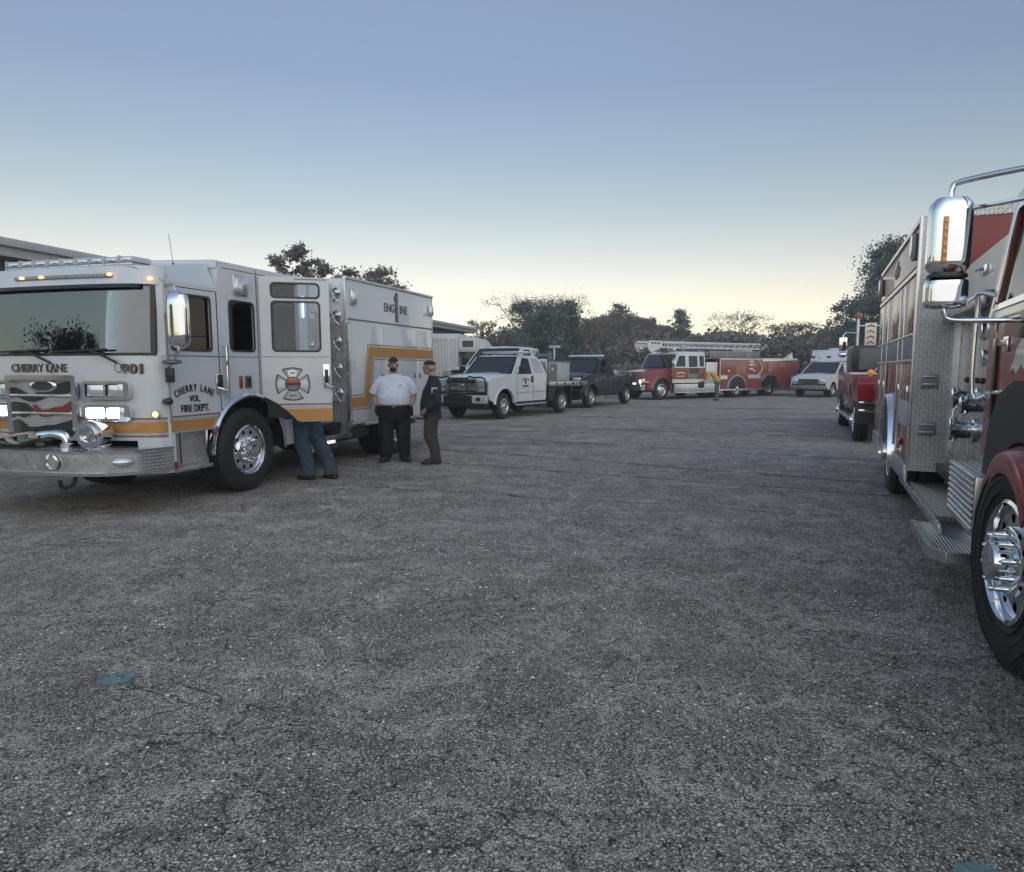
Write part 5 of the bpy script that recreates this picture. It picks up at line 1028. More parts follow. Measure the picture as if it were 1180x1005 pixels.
# ------------------------------------------------------------------ pickups, trucks and the ambulance farther off
def veh(name, px, py, a, hw, label, cat, group, sc_=1.0, sgn=1):
    """root at the front axle centre; the ground point (px,py) is under the outer face of the visible front wheel"""
    a = R(a); n = Vector((math.cos(a), -math.sin(a))); o = Vector((px, py)) - n * hw * sc_ * sgn
    e = empty(name, (o.x, o.y, 0), -a, label, cat, group); return e
def skinwarp(m, zb, k):
    m.v = [(v[0] * (1 - max(0, v[2] - zb) * k), v[1], v[2]) for v in m.v]; return m
def grp(x): return x
def pickup(E, pt, bed, light=True, guard=True, s=1.0, logo=None, steer=0, hl='lens_clear', roofbar=(.75, 1.0), cabin=2.52):
    W = 1.0; ZB = 1.38
    def S(m): m.v = [(v[0] * s, v[1] * s, v[2] * s) for v in m.v]; return m
    c = M()
    for q in (-1, 1): c.box(q * .42 - .04, q * .42 + .04, -.8, 5.2, .50, .66)
    c.box(-.6, .6, -.6, .9, .32, .75, .05); c.cyl((-.8, 0, .42), (.8, 0, .42), .06, n=8); c.cyl((-.8, 3.65, .42), (.8, 3.65, .42), .07, n=8); c.sph((0, 3.65, .42), .18, 8); c.box(-.9, .9, .6, cabin, .46, .56)
    S(c).build('chassis', 'black', E)
    # sides: fender and cab in one sheet, wheel arch cut out, window openings above the belt
    arch = circ(0, .43, .52, 16, 8, 172)
    out = [(cabin, .52), (cabin + .04, ZB), (cabin - .12, 1.72), (cabin - .42, 1.96), (1.25, 1.985), (1.02, 1.96), (.48, 1.42), (.30, 1.37), (-.55, 1.28), (-.86, 1.18), (-.90, .80), (-.80, .62), (-.515, .50)] + arch[::-1] + [(.60, .52)]
    w1 = rnd([(.80, 1.40), (1.64, 1.40), (1.60, 1.91), (1.18, 1.92)], .05); w2 = rnd([(1.80, 1.42), (cabin - .12, 1.42), (cabin - .26, 1.74), (cabin - .46, 1.90), (1.74, 1.90)], .05)
    m = M()
    for q in (-1, 1): t = M(); t.plate(out, [w1, w2], 'x', q * W - (q > 0) * .05, q * W + (q < 0) * .05); skinwarp(t, ZB, .26); m.add(t.v, t.f)
    # roof, cowl and hood
    t = M(); t.loft([[(-.98, y, z - .03), (-.86, y, z + .015), (0, y, z + .04), (.86, y, z + .015), (.98, y, z - .03), (.9, y, z - .06), (-.9, y, z - .06)] for y, z in ((1.04, 1.97), (1.25, 2.0), (cabin - .45, 1.98), (cabin - .40, 1.95))]); skinwarp(t, ZB, .26); m.add(t.v, t.f)
    m.quad((-.86, cabin - .40, 1.97), (.86, cabin - .40, 1.97), (.97, cabin + .03, ZB), (-.97, cabin + .03, ZB), .02); m.box(-.98, .98, cabin, cabin + .03, .55, ZB)
    t = M(); rings = []
    for y, z, w_ in ((.52, 1.44, .97), (.2, 1.43, .965), (-.3, 1.39, .95), (-.70, 1.33, .93), (-.86, 1.25, .90), (-.90, 1.12, .88)):
        rings.append([(-w_, y, z - .20), (-w_, y, z - .09), (-w_ + .07, y, z - .03), (-.50, y, z - .01), (-.40, y, z + .02), (0, y, z + .03), (.40, y, z + .02), (.50, y, z - .01), (w_ - .07, y, z - .03), (w_, y, z - .09), (w_, y, z - .20)])
    m.loft(rings); S(m).build('body', pt, E)
    # windscreen and glass
    m = M(); m.quad((-.88, .50, 1.43), (.88, .50, 1.43), (.78, 1.03, 1.94), (-.78, 1.03, 1.94), .01); S(m).build('windscreen', 'windscreen', E)
    m = M(); m.tube([(-.88, .48, 1.43), (-.78, 1.02, 1.955), (.78, 1.02, 1.955), (.88, .48, 1.43), (-.88, .48, 1.43)], .015, 5); S(m).build('windscreen_seal', 'trim_black', E)
    for q in (-1, 1):
        for w_ in (w1, w2): m = M(); m.plate(w_, [], 'x', q * (W - .03), q * (W - .025)); skinwarp(m, ZB, .26); S(m).build('side_window', 'glass_dark' if w_ is w1 else 'grey_light' if pt == 'white' else 'glass_dark', E)
        m = M()
        for y0, y1 in ((.70, .712), (1.70, 1.712)): m.box(q * (W + .001), q * (W + .004), y0, y1, .56, ZB)
        m.box(q * (W + .001), q * (W + .004), .6, cabin, .80, .812); S(m).build('door_gap', 'ink', E, kind='stuff')
        m = M(); m.box(q * W, q * (W + .03), 1.50, 1.66, 1.18, 1.26, .015) if pt != 'white' else m.box(q * W, q * (W + .03), 1.57, 1.66, 1.12, 1.34, .02); S(m).build('door_handle', 'trim_black', E)
        m = M(); m.box(q * 1.08, q * 1.30, .66, .76, 1.42, 1.66, .04); m.tube([(q * .98, .78, 1.42), (q * 1.14, .74, 1.46)], .02, 6); S(m).build('mirror', 'trim_black', E)
        m = M(); m.tube([(q * 1.03, .55, .45), (q * 1.06, .62, .42), (q * 1.06, 2.4, .42), (q * 1.03, 2.48, .45)], .035, 8); S(m).build('side_step', 'steel', E)
        m = M(); rings = [[(q * .99, .52 * math.cos(t), .43 + .52 * math.sin(t)), (q * 1.03, .53 * math.cos(t), .43 + .53 * math.sin(t)), (q * 1.03, .57 * math.cos(t), .43 + .57 * math.sin(t)), (q * .99, .60 * math.cos(t), .43 + .60 * math.sin(t))] for t in [R(5 + 170 * k / 16) for k in range(17)]]; m.loft(rings); S(m).build('arch_lip', pt, E)
        # headlamp, bumper corner
        m = M(); m.box(q * .60, q * .93, -.93, -.80, .86, 1.22, .05, 'chrome'); S(m); hb = m.build('headlight', 'chrome', E); m = M(); m.box(q * .63, q * .91, -.945, -.925, 1.02, 1.19, .03, hl); m.box(q * .66, q * .90, -.945, -.925, .89, .98, .02, 'lens_clear'); S(m).build('lens', hl, hb)
        wheel(E, q * .98 * s, 0, .41 * s, .25 * s, q, 'pickup', steer=steer); wheel(E, q * 1.02 * s, 3.65 * s, .41 * s, .25 * s, q, 'pickup')
    m = M(); m.plate(rr(-.60, .60, .82, 1.26, .05), [rr(-.55, .55, 1.13, 1.21, .02), rr(-.55, .55, .97, 1.03, .02), rr(-.55, .55, .86, .90, .015)], 'y', -.94, -.89, 'steel' if pt == 'white' else 'dull_metal'); m.box(-.56, .56, -.90, -.87, .84, 1.24, 0, 'trim_black'); S(m); g = m.build('grille', 'chrome', E)
    m = M(); m.lathe([(0, .01), (.8, .01), (1, 0)], (0, 0, 0), (0, -1, 0), 20, None, Matrix.Translation((0, -.95, 1.06)) @ Matrix.Diagonal((.13, 1, .055, 1))); S(m).build('emblem', 'steel', g)
    m = M(); m.box(-1.02, 1.02, -1.12, -.90, .52, .78, .06, 'grey_light' if pt == 'white' else 'black'); m.box(-.55, .55, -1.14, -1.10, .54, .76, .03, 'trim_black'); m.box(-1.0, 1.0, -1.08, -.85, .40, .53, .03, 'black'); S(m); bp = m.build('bumper', 'grey_light', E)
    for q in (-1, 1): m = M(); m.box(q * .70, q * .86, -1.135, -1.11, .60, .71, .02); S(m).build('fog_lamp', 'trim_black', bp)
    m = M(); m.box(-.16, .16, -1.17, -1.145, .58, .72, .01, 'grey_light'); m.box(-.12, .12, -1.175, -1.165, .62, .68, 0, 'dull_metal'); S(m).build('plate', 'grey_light', bp)
    if guard:
        m = M(); m.tube([(-.97, -1.0, .78), (-.97, -1.05, 1.27), (-.60, -1.07, 1.30), (-.35, -1.07, 1.28), (-.33, -1.1, .60)], .028, 8, smooth=3); m.tube([(.97, -1.0, .78), (.97, -1.05, 1.27), (.60, -1.07, 1.30), (.35, -1.07, 1.28), (.33, -1.1, .60)], .028, 8, smooth=3); m.tube([(-.35, -1.07, 1.28), (.35, -1.07, 1.28)], .028, 8); m.box(-.34, .34, -1.2, -1.10, .56, .80, .03); m.tube([(-.97, -1.05, .86), (-.35, -1.1, .82)], .02, 6); m.tube([(.97, -1.05, .86), (.35, -1.1, .82)], .02, 6)
        S(m).build('brush_guard', 'black', E)
    if light:
        x0, x1 = roofbar; m = M(); m.box(-x0, x1, 1.25, 1.45, 2.08, 2.14, .02, 'lens_clear'); m.box(-x0, x1, 1.24, 1.46, 2.06, 2.085, .008, 'steel'); S(m); lb = m.build('light_bar', 'lens_clear', E); m = M()
        for x in (-.5, .5): m.box(x - .03, x + .03, 1.3, 1.4, 2.0, 2.065)
        S(m).build('bracket', 'black', lb)
    m = M(); m.box(-.9, .9, .7, 2.4, .6, 1.30); m.box(-.85, .85, .55, .8, 1.1, 1.40, .05)
    for x in (-.42, .42): m.box(x - .24, x + .24, 1.55, 1.75, 1.2, 1.72, .06); m.box(x - .12, x + .12, 1.6, 1.7, 1.72, 1.86, .04)
    S(m).build('cab_interior', 'interior', E, kind='stuff')
    if logo:
        m = M(); F = face_px(1.003, 1.22, 1.10); arc_letters(m, logo[0], F @ Matrix.Translation((0, .13, 0)), .085, .30, 'gold_dark', .03, sx=.62, gap=.06); m.prism([(-.03, .0), (.03, 0), (.06, .05), (.02, .15), (-.02, .15), (-.06, .05)], 'z', 0, .004, 0, 'ink', F); letters(m, logo[1], F @ Matrix.Translation((0, -.12, 0)), .09, 'ink', .02, .004, .9); m.build('lettering', 'ink', E)
    return E
# white brush truck with flat deck and skid unit
E1 = pickup(veh('pickup_truck', -.74, 22.36, 32.0, 1.0, 'white flatbed pickup with black brush guard and grey box on its deck', 'pickup truck', 'pickups on the lot'), 'white', 'flat', logo=('CHERRY LANE', 'FIRE DEPT'), steer=R(4))
def flatbed(E):
    m = M(); m.box(-1.12, 1.12, 2.64, 5.30, 1.04, 1.10, .01, 'aluminium'); 
    for s in (-1, 1): m.box(s * 1.09, s * 1.15, 2.62, 5.32, .98, 1.12, .01, 'steel')
    dk = m.build('deck', 'aluminium', E)
    m = M(); m.box(-.95, .95, 2.62, 2.70, 1.1, 1.9, .02, 'steel'); m.build('headboard', 'steel', dk)
    for s in (-1, 1):
        for y in (3.0, 3.6, 4.2, 4.8): m = M(); m.box(s * 1.15, s * 1.17, y - .04, y + .04, 1.02, 1.09); m.build('stake_pocket', 'black', dk)
        m = M(); m.box(s * .75, s * 1.0, 2.7, 3.15, .45, .95, .02); m.build('tool_box', 'black', dk)
        m = M(); m.box(s * .80, s * 1.1, 4.15, 4.2, .3, .95, .01); m.build('mud_flap', 'trim_black', dk)
    k = M(); k.box(-.85, .95, 2.85, 4.30, 1.10, 1.80, .02, 'aluminium'); k.box(-.87, .97, 2.82, 4.33, 1.79, 1.84, .01, 'dull_metal'); k.box(.95, .975, 3.35, 4.22, 1.18, 1.74, .01, 'grey_light'); sk = k.build('skid_box', 'aluminium', E)
    k = M(); k.box(.95, .97, 2.88, 3.30, 1.15, 1.76, 0, 'dull_metal'); k.box(.965, .985, 2.95, 3.1, 1.45, 1.6, .01, 'steel'); k.build('valve_panel', 'dull_metal', sk)
    k = M(); k.tube([(.90, 3.25, 1.9), (.90, 3.25, 2.3)], .035, 8, 'steel'); k.box(.72, 1.12, 3.18, 3.32, 2.28, 2.38, .02, 'grey_light'); k.build('scene_light', 'grey_light', E)
    k = M(); k.lathe([(.18, -.25), (.18, -.23), (.09, -.22), (.09, .22), (.18, .23), (.18, .25)], (.2, 3.7, 2.02), (1, 0, 0), 20, 'dull_metal'); k.tube([(.5, 3.5, 1.9), (.55, 3.55, 2.12), (.3, 4.0, 2.16), (.2, 4.2, 1.9)], .03, 6, 'dull_metal', smooth=3); k.build('hose_reel', 'dull_metal', E)
flatbed(E1)
E2 = pickup(veh('pickup_truck', 2.56, 28.73, 30.0, 1.0, 'dark navy pickup with roof light bar parked between white flatbed and ladder truck', 'pickup truck', 'pickups on the lot'), 'navy', 'bed', guard=False, roofbar=(.7, .9), cabin=2.1)
def bed(E, W=1.0):
    m = M()
    for s in (-1, 1): m.plate([(2.14, .55), (2.14, 1.22), (4.35, 1.22), (4.35, .6), (4.2, .55)] + circ(3.65, .43, .50, 14, 10, 170), [], 'x', s * W - (s > 0) * .06, s * W + (s < 0) * .06); m.box(s * .90, s * 1.01, 2.14, 4.36, 1.20, 1.26, .01)
    m.box(-.95, .95, 2.14, 4.3, .75, .80); m.box(-.95, .95, 4.30, 4.36, .60, 1.22, .01); m.build('cargo_bed', 'navy', E)
    m = M(); m.box(.2, 1.0, 2.3, 3.0, 1.22, 1.5, .03); m.build('tool_chest', 'steel', E)
    for s in (-1, 1): m = M(); m.tube([(s * .95, 2.2, 1.26), (s * .95, 2.2, 1.48), (s * .95, 4.2, 1.40), (s * .95, 4.2, 1.24)], .02, 6); m.build('bed_rail', 'chrome', E)
bed(E2)
# white medium truck half hidden behind the flatbed
E3 = pickup(veh('pickup_truck', -.75, 28.0, 30, 1.0, 'white high cab truck half hidden behind the white flatbed and the dark jacket man', 'truck', 'pickups on the lot', 1.25), 'white', 'none', light=False, guard=False, s=1.22)
# white gooseneck trailer behind it
def trailer():
    T = empty('gooseneck_trailer', (-3.45, 31.5, 0), R(84), 'white ribbed gooseneck trailer with a small window in its raised nose', 'trailer')
    m = M(); m.prism(rnd([(-1.1, .55), (1.1, .55), (1.1, 2.85), (.9, 3.05), (-.9, 3.05), (-1.1, 2.85)], .08), 'y', -.6, 6.0, .01); b = m.build('box', 'panel_white', T)
    m = M(); m.prism(rnd([(-.6, 2.98), (-1.5, 2.85), (-1.75, 2.50), (-1.65, 2.28), (-.58, 2.28)], .08), 'x', -1.08, 1.08, .02); n_ = m.build('nose', 'panel_white', T)
    for s in (-1, 1):
        m = M(); m.plate(rr(-1.32, -.70, 2.40, 2.80, .03), [rr(-1.25, -.77, 2.46, 2.74, .02)], 'x', s * 1.08, s * 1.11); f = m.build('window', 'white', n_); m = M(); m.box(s * 1.075, s * 1.09, -1.26, -.76, 2.45, 2.75); m.build('pane', 'glass_dark', f)
        for y in (-.2, 1.0, 2.2): m = M(); m.box(s * 1.10, s * 1.125, y, y + .04, .6, 2.85); m.build('side_post', 'white', b)
        m = M(); m.box(s * 1.10, s * 1.12, -.6, 6.0, 2.80, 2.86); m.build('top_rail', 'steel', b)
        for y in (3.4, 4.3): wheel(T, s * 1.05, y, .38, .22, s, 'pickup')
    m = M(); m.tube([(0, -1.2, 2.3), (0, -1.2, .9)], .06, 8); m.box(-.5, .5, -.7, 0, .4, .55); m.build('hitch', 'dull_metal', T)
trailer()

# red and cream ladder truck across the lot
def conv_truck(E, pt, body0, body1, wb, top, ladder=False, crew=True):
    W = 1.2; c = M()
    for s in (-1, 1): c.box(s * .42 - .05, s * .42 + .05, -.9, body1, .55, .75)
    c.box(-.6, .6, -.7, .9, .40, .8, .04); c.cyl((-.9, 0, .5), (.9, 0, .5), .07, n=8); c.cyl((-.9, wb, .5), (.9, wb, .5), .09, n=8); c.box(-.9, .9, 2, 4, .45, .6); c.build('chassis', 'black', E)
    # hood and fenders
    m = M(); rings = []
    for y, z, w_ in ((.75, 1.62, 1.0), (.2, 1.58, .92), (-.5, 1.50, .86), (-.95, 1.42, .80), (-1.05, 1.28, .76)):
        rings.append([(-w_, y, .9), (-w_, y, z - .18), (-w_ + .15, y, z - .03), (0, y, z), (w_ - .15, y, z - .03), (w_, y, z - .18), (w_, y, .9)])
    m.loft(rings)
    for s in (-1, 1):
        r2 = [[(s * .70, 0 + .56 * math.cos(t), .50 + .56 * math.sin(t)), (s * 1.18, .58 * math.cos(t), .50 + .58 * math.sin(t)), (s * 1.20, .62 * math.cos(t), .50 + .62 * math.sin(t)), (s * 1.10, .72 * math.cos(t), .50 + .74 * math.sin(t)), (s * .70, .82 * math.cos(t), .50 + .95 * math.sin(t))] for t in [R(-2 + 184 * k / 18) for k in range(19)]]
        m.loft(r2)
    m.build('hood', pt, E)
    m = M(); m.plate(rr(-.46, .46, .82, 1.34, .04), [rr(-.40, .40, .90, 1.28, .03)], 'y', -1.10, -1.04, 'dull_metal'); m.box(-.41, .41, -1.06, -1.02, .88, 1.30, 0, 'trim_black')
    for k in range(4): m.box(-.40, .40, -1.085, -1.055, .93 + .09 * k, .95 + .09 * k, 0, 'dull_metal')
    g = m.build('grille', 'dull_metal', E)
    m = M(); m.box(-.44, .44, -1.12, -1.08, .76, .86, .02); m.build('light_panel', 'lamp_soft', g)
    m = M(); m.prism(rnd([(-1.2, -1.15), (-1.1, -1.38), (-.6, -1.48), (.6, -1.48), (1.1, -1.38), (1.2, -1.15)], .05), 'z', .52, .78, .02); bp = m.build('bumper', 'chrome', E)
    for x in (-.35, 0, .35): m = M(); m.box(x - .12, x + .12, -1.495, -1.475, .60, .70, .01); m.build('bumper_vent', 'trim_black', bp)
    for s in (-1, 1):
        m = M(); m.box(s * .56, s * .88, -1.06, -.86, .80, 1.06, .05, 'chrome'); h = m.build('headlight', 'chrome', E); m = M(); m.sph((s * .72, -1.06, .92), (.10, .03, .08), 12); m.build('lens', 'lamp_white', h)
        m = M(); m.box(s * .90, s * 1.08, -.98, -.8, .84, .94, .03); m.build('turn_lamp', 'lens_amber', E)
        wheel(E, s * 1.12, 0, .50, .28, s); wheel(E, s * 1.18, wb, .50, .27, s); wheel(E, s * .88, wb, .50, .27, s, name='inner_wheel')
    # cab
    ce = 2.95 if crew else 2.0; win = [rnd([(.86, 1.66), (1.55, 1.66), (1.55, 2.22), (1.12, 2.22)], .05)]
    if crew: win += [rnd([(1.78, 1.30), (2.42, 1.30), (2.42, 2.22), (1.78, 2.22)], .04), rnd([(2.54, 1.66), (2.88, 1.66), (2.88, 2.22), (2.54, 2.22)], .04)]
    lo = M(); up = M()
    for s in (-1, 1):
        lo.plate([(.60, .82), (.60, 1.60), (ce, 1.60), (ce, .82)], [[(1.74, .86), (2.46, .86), (2.46, 1.58), (1.74, 1.58)]] if crew else [], 'x', s * W - (s > 0) * .05, s * W + (s < 0) * .05)
        t = M(); wz = [w_ if min(p[1] for p in w_) > 1.6 else rnd([(1.78, 1.64), (2.42, 1.64), (2.42, 2.22), (1.78, 2.22)], .04) for w_ in win]
        t.plate([(.62, 1.60), (1.00, 2.30), (1.25, 2.40), (ce, 2.40), (ce, 1.60)], wz, 'x', s * W - (s > 0) * .05, s * W + (s < 0) * .05); skinwarp(t, 1.6, .10); up.add(t.v, t.f)
    lo.box(-1.18, 1.18, .60, .64, .82, 1.60); lo.box(-1.18, 1.18, ce - .04, ce, .82, 1.6)
    t = M(); t.loft([[(-1.19, y, z - .03), (-1.05, y, z + .05), (0, y, z + .09), (1.05, y, z + .05), (1.19, y, z - .03), (1.1, y, z - .08), (-1.1, y, z - .08)] for y, z in ((.98, 2.30), (1.25, 2.38), (ce, 2.38))]); skinwarp(t, 1.6, .10); up.add(t.v, t.f); up.box(-1.12, 1.12, ce - .04, ce, 1.6, 2.35)
    lo.build('lower_cab', pt, E); up.build('upper_cab', 'white', E)
    m = M(); m.quad((-1.08, .60, 1.64), (1.08, .60, 1.64), (1.0, .96, 2.28), (-1.0, .96, 2.28), .01); m.build('windscreen', 'windscreen', E)
    for x in (.35, -.35): m = M(); m.tube([(x + .2, .58, 1.64), (x - .15, .64, 1.80)], .012, 5); m.build('wiper', 'trim_black', E)
    m = M(); m.box(-1.1, 1.1, .68, ce - .06, .9, 1.55); m.build('cab_interior', 'interior', E)
    for s in (-1, 1):
        for w_ in win[:1] + win[2:]: m = M(); m.plate(w_, [], 'x', s * (W - .03), s * (W - .025)); skinwarp(m, 1.6, .10); m.build('side_window', 'glass_dark', E)
        if crew:
            m = M(); m.plate(rr(1.74, 2.46, .86, 2.27, .03), [rr(1.82, 2.38, 1.30, 2.20, .04)], 'x', s * (W - .03) - .01, s * (W - .03) + .01); skinwarp(m, 1.6, .10); dd = m.build('rear_door', 'dull_metal', E); m = M(); m.box(s * (W - .035), s * (W - .03), 1.82, 2.38, 1.3, 2.2); skinwarp(m, 1.6, .10); m.build('window', 'glass_dark', dd)
        m = M(); m.box(s * W, s * (W + .006), .64, ce, .84, 1.02); m.build('stripe', 'cream', E)
        m = M(); m.box(s * .98, s * 1.24, .75, body0 - .02, .34, .78, .01, 'aluminium'); m.box(s * 1.0, s * 1.26, .72, body0, .32, .36, .005, 'steel'); m.build('step_panel', 'aluminium', E)
        m = M(); F = face_px(W + .003, 1.20, 1.40) if s > 0 else face_mx(-W - .003, 1.20, 1.40); arc_letters(m, 'FRANKLIN', F, .13, .6, 'letter_gold', .02, sx=.9); letters(m, 'FIRE DEPT', F @ Matrix.Translation((0, -.24, 0)), .11, 'letter_gold', .02, .004, .9) if False else None
        m = M(); pts = [(.62 * math.sin(R(a)), .62 * math.cos(R(a)) - .62) for a in range(-28, 29, 4)]; m.prism([(x, y) for x, y in pts] + [(x * .86, y - .06) for x, y in pts[::-1]], 'z', 0, .004, 0, None, F)
        for k in range(7): m.box(-.30 + .085 * k, -.245 + .085 * k, -.26 + .01 * (k % 2), -.20, 0, .004, 0, None, F)
        m.build('door_emblem', 'cream', E)
    m = M(); m.tube([(1.15, .75, 2.1), (1.35, .55, 2.1), (1.42, .5, 1.95), (1.42, .5, 1.6), (1.2, .7, 1.6)], .015, 6); m.box(1.34, 1.50, .44, .52, 1.62, 1.98, .03); m.build('mirror', 'chrome', E)
    # body
    m = M(); m.box(-W, W, body0, body1, .42, top, .01); bd = m.build('body', pt, E)
    for s in (-1, 1):
        m = M(); m.prism(circ(wb, .50, .66, 22, -4, 184), 'x', s * (W + .002), s * (W + .012)); m.build('wheel_well', 'black', bd)
        m = M(); m.loft([[(s * 1.19, wb + .64 * math.cos(t), .5 + .64 * math.sin(t)), (s * 1.25, wb + .66 * math.cos(t), .5 + .66 * math.sin(t)), (s * 1.25, wb + .72 * math.cos(t), .5 + .72 * math.sin(t)), (s * 1.19, wb + .74 * math.cos(t), .5 + .74 * math.sin(t))] for t in [R(-4 + 188 * k / 20) for k in range(21)]]); m.build('fender_trim', 'chrome', bd)
        m = M(); m.box(s * W, s * (W + .02), body0, body1, top - .06, top + .02, .005, 'steel'); m.box(s * W, s * (W + .03), body0, body1, .38, .46, .01, 'steel'); m.box(s * W, s * (W + .015), body0, body0 + .06, .42, top, 0, 'steel'); m.build('trim', 'steel', bd)
        m = M(); m.box(s * W, s * (W + .008), body0 + .1, wb - .75, 1.00, 1.20, 0); m.build('stripe', 'cream', bd)
        for y0, y1 in ((body0 + .12, wb - .1), (wb + .75, body1 - .1)):
            m = M(); m.box(s * (W + .001), s * (W + .010), y0, y1, 1.30, top - .12, .004); dd = m.build('locker_door', pt, bd); m = M(); m.box(s * (W + .01), s * (W + .03), y0 + .5, y0 + .62, 1.38, 1.48, .01); m.build('latch', 'chrome', dd)
    return bd
def ladder_truck():
    E = veh('ladder_truck', 6.75, 35.9, 58, 1.2, 'red and cream ladder truck with a long white boom lying over its cab', 'fire truck', 'fire engines on the lot')
    bd = conv_truck(E, 'red', 4.0, 7.35, 5.35, 2.08)
    for s in (-1, 1):
        for z in (1.95, 1.78, 1.55): m = M(); m.box(s * 1.205, s * 1.22, 6.30, 6.62, z - .04, z + .04, .01); m.build('badge', 'cream', bd)
        m = M(); m.box(s * 1.20, s * 1.225, 6.20, 7.2, 1.02, 1.22, .01, 'grey_light'); m.build('gauge_panel', 'grey_light', bd)
        m = M(); m.tube([(s * 1.24, 7.0, 2.0), (s * 1.3, 7.2, 1.7), (s * 1.3, 7.15, 1.4), (s * 1.24, 6.95, 1.25)], .02, 6, smooth=3); m.build('hose_loop', 'cream', bd)
        m = M(); m.box(s * .95, s * 1.15, 3.05, 3.9, .6, 1.9, .02); m.build('pump_panel', 'aluminium', bd)
        m = M(); m.box(s * 1.0, s * 1.12, 3.3, 7.2, 2.12, 2.50, .01, 'dull_metal'); m.build('hose_bed_side', 'dull_metal', bd)
        for y in (3.6, 4.6, 6.2): m = M(); m.tube([(s * 1.14, y, 2.15), (s * 1.14, y, 2.55)], .02, 6); m.build('stanchion', 'chrome', bd)
    m = M(); m.box(-.95, .95, 3.15, 7.3, 2.08, 2.12, 0, 'tread_floor'); m.box(-.5, .5, 3.1, 3.6, 1.9, 2.55, .05, 'dull_metal'); m.build('top_deck', 'dull_metal', E)
    m = M(); m.lathe([(.5, 0), (.5, .12), (.35, .2), (.35, .45)], (0, 6.9, 2.12), (0, 0, 1), 20); m.box(-.35, .35, 6.6, 7.5, 2.4, 2.7, .06, 'cream'); m.build('turntable', 'cream', E)
    # boom
    L0, L1 = -.35, 8.0; z0 = 2.62; m = M()
    for s in (-1, 1):
        m.box(s * .42 - .035, s * .42 + .035, L0, L1, z0 + .26, z0 + .34, .01); m.box(s * .42 - .035, s * .42 + .035, L0 + .2, L1, z0, z0 + .07, .01)
        for k in range(18):
            y = L0 + .3 + k * .49; m.tube([(s * .42, y, z0 + .04), (s * .42, y + .24, z0 + .30)], .018, 5); m.tube([(s * .42, y + .24, z0 + .30), (s * .42, y + .49, z0 + .04)], .018, 5)
    for k in range(28): y = L0 + .2 + k * .32; m.tube([(-.42, y, z0 + .04), (.42, y, z0 + .04)], .018, 6)
    bm_ = m.build('ladder', 'white', E)
    m = M()
    for s in (-1, 1): m.prism(rnd([(L0 - .12, z0 + .16), (L0 + .05, z0 + .36), (L0 + .9, z0 + .36), (L0 + .9, z0 + .04), (L0 + .3, z0 - .22), (L0 + .05, z0 - .20)], .08), 'x', s * .48 - .02, s * .48 + .02)
    m.build('ladder_tip', 'white', bm_)
    for k in range(3): m = M(); m.box(.505, .515, L0 + .15 + .22 * k, L0 + .28 + .22 * k, z0 + .2, z0 + .28); m.build('tip_slot', 'trim_black', bm_)
    m = M(); m.sph((.52, 2.0, z0 + .05), .14, 12); m.build('boom_lamp', 'grey_light', bm_)
    m = M(); m.lathe([(.09, -.6), (.09, .6)], (.2, L0 + .3, z0 - .06), (0, 1, 0), 14); m.sph((.2, L0 - .25, z0 - .06), (.12, .15, .12)); m.build('nozzle', 'steel', bm_)
    m = M(); m.box(-.5, .5, .9, 1.1, 2.45, 2.62, .02, 'dull_metal'); m.build('boom_rest', 'dull_metal', E)
    m = M(); m.box(-.6, .6, 1.2, 1.45, 2.50, 2.60, .03, 'lens_clear'); m.build('light_bar', 'lens_clear', E)
    for x in (-.9, -.45, 0, .45, .9): m = M(); m.sph((x, 1.1, 2.42), (.05, .03, .03), 8); m.build('marker_lamp', 'lens_amber', E)
ladder_truck()
def second_red():
    E = veh('fire_engine', pxX(802, 41.2), 38.9, 62, 1.2, 'red fire engine with cream top edge standing behind the ladder truck', 'fire engine', 'fire engines on the lot')
    conv_truck(E, 'red', 4.0, 7.0, 4.7, 2.02)
    m = M(); m.box(-1.1, 1.15, 4.2, 7.0, 2.03, 2.14, .03); m.build('hose_cover', 'cream', E)
    m = M(); m.lathe([(.14, 0), (.14, .05), (.10, .06), (0, .06)], (1.21, 6.55, 1.05), (1, 0, 0), 18); m.build('hose_coupling', 'chrome', E)
    m = M(); m.prism([(6.4, 2.14), (6.8, 2.14), (6.75, 2.5)], 'x', .9, .94); m.tube([(.9, 6.2, 2.14), (.9, 6.6, 2.4)], .03, 6); m.build('deck_gun', 'cream', E)
    m = M(); m.box(-1.2, 1.2, 7.0, 7.5, .45, .55, .02); m.box(-1.22, 1.22, 6.4, 7.05, .40, .62, .02); m.build('tailboard', 'steel', E)
second_red()

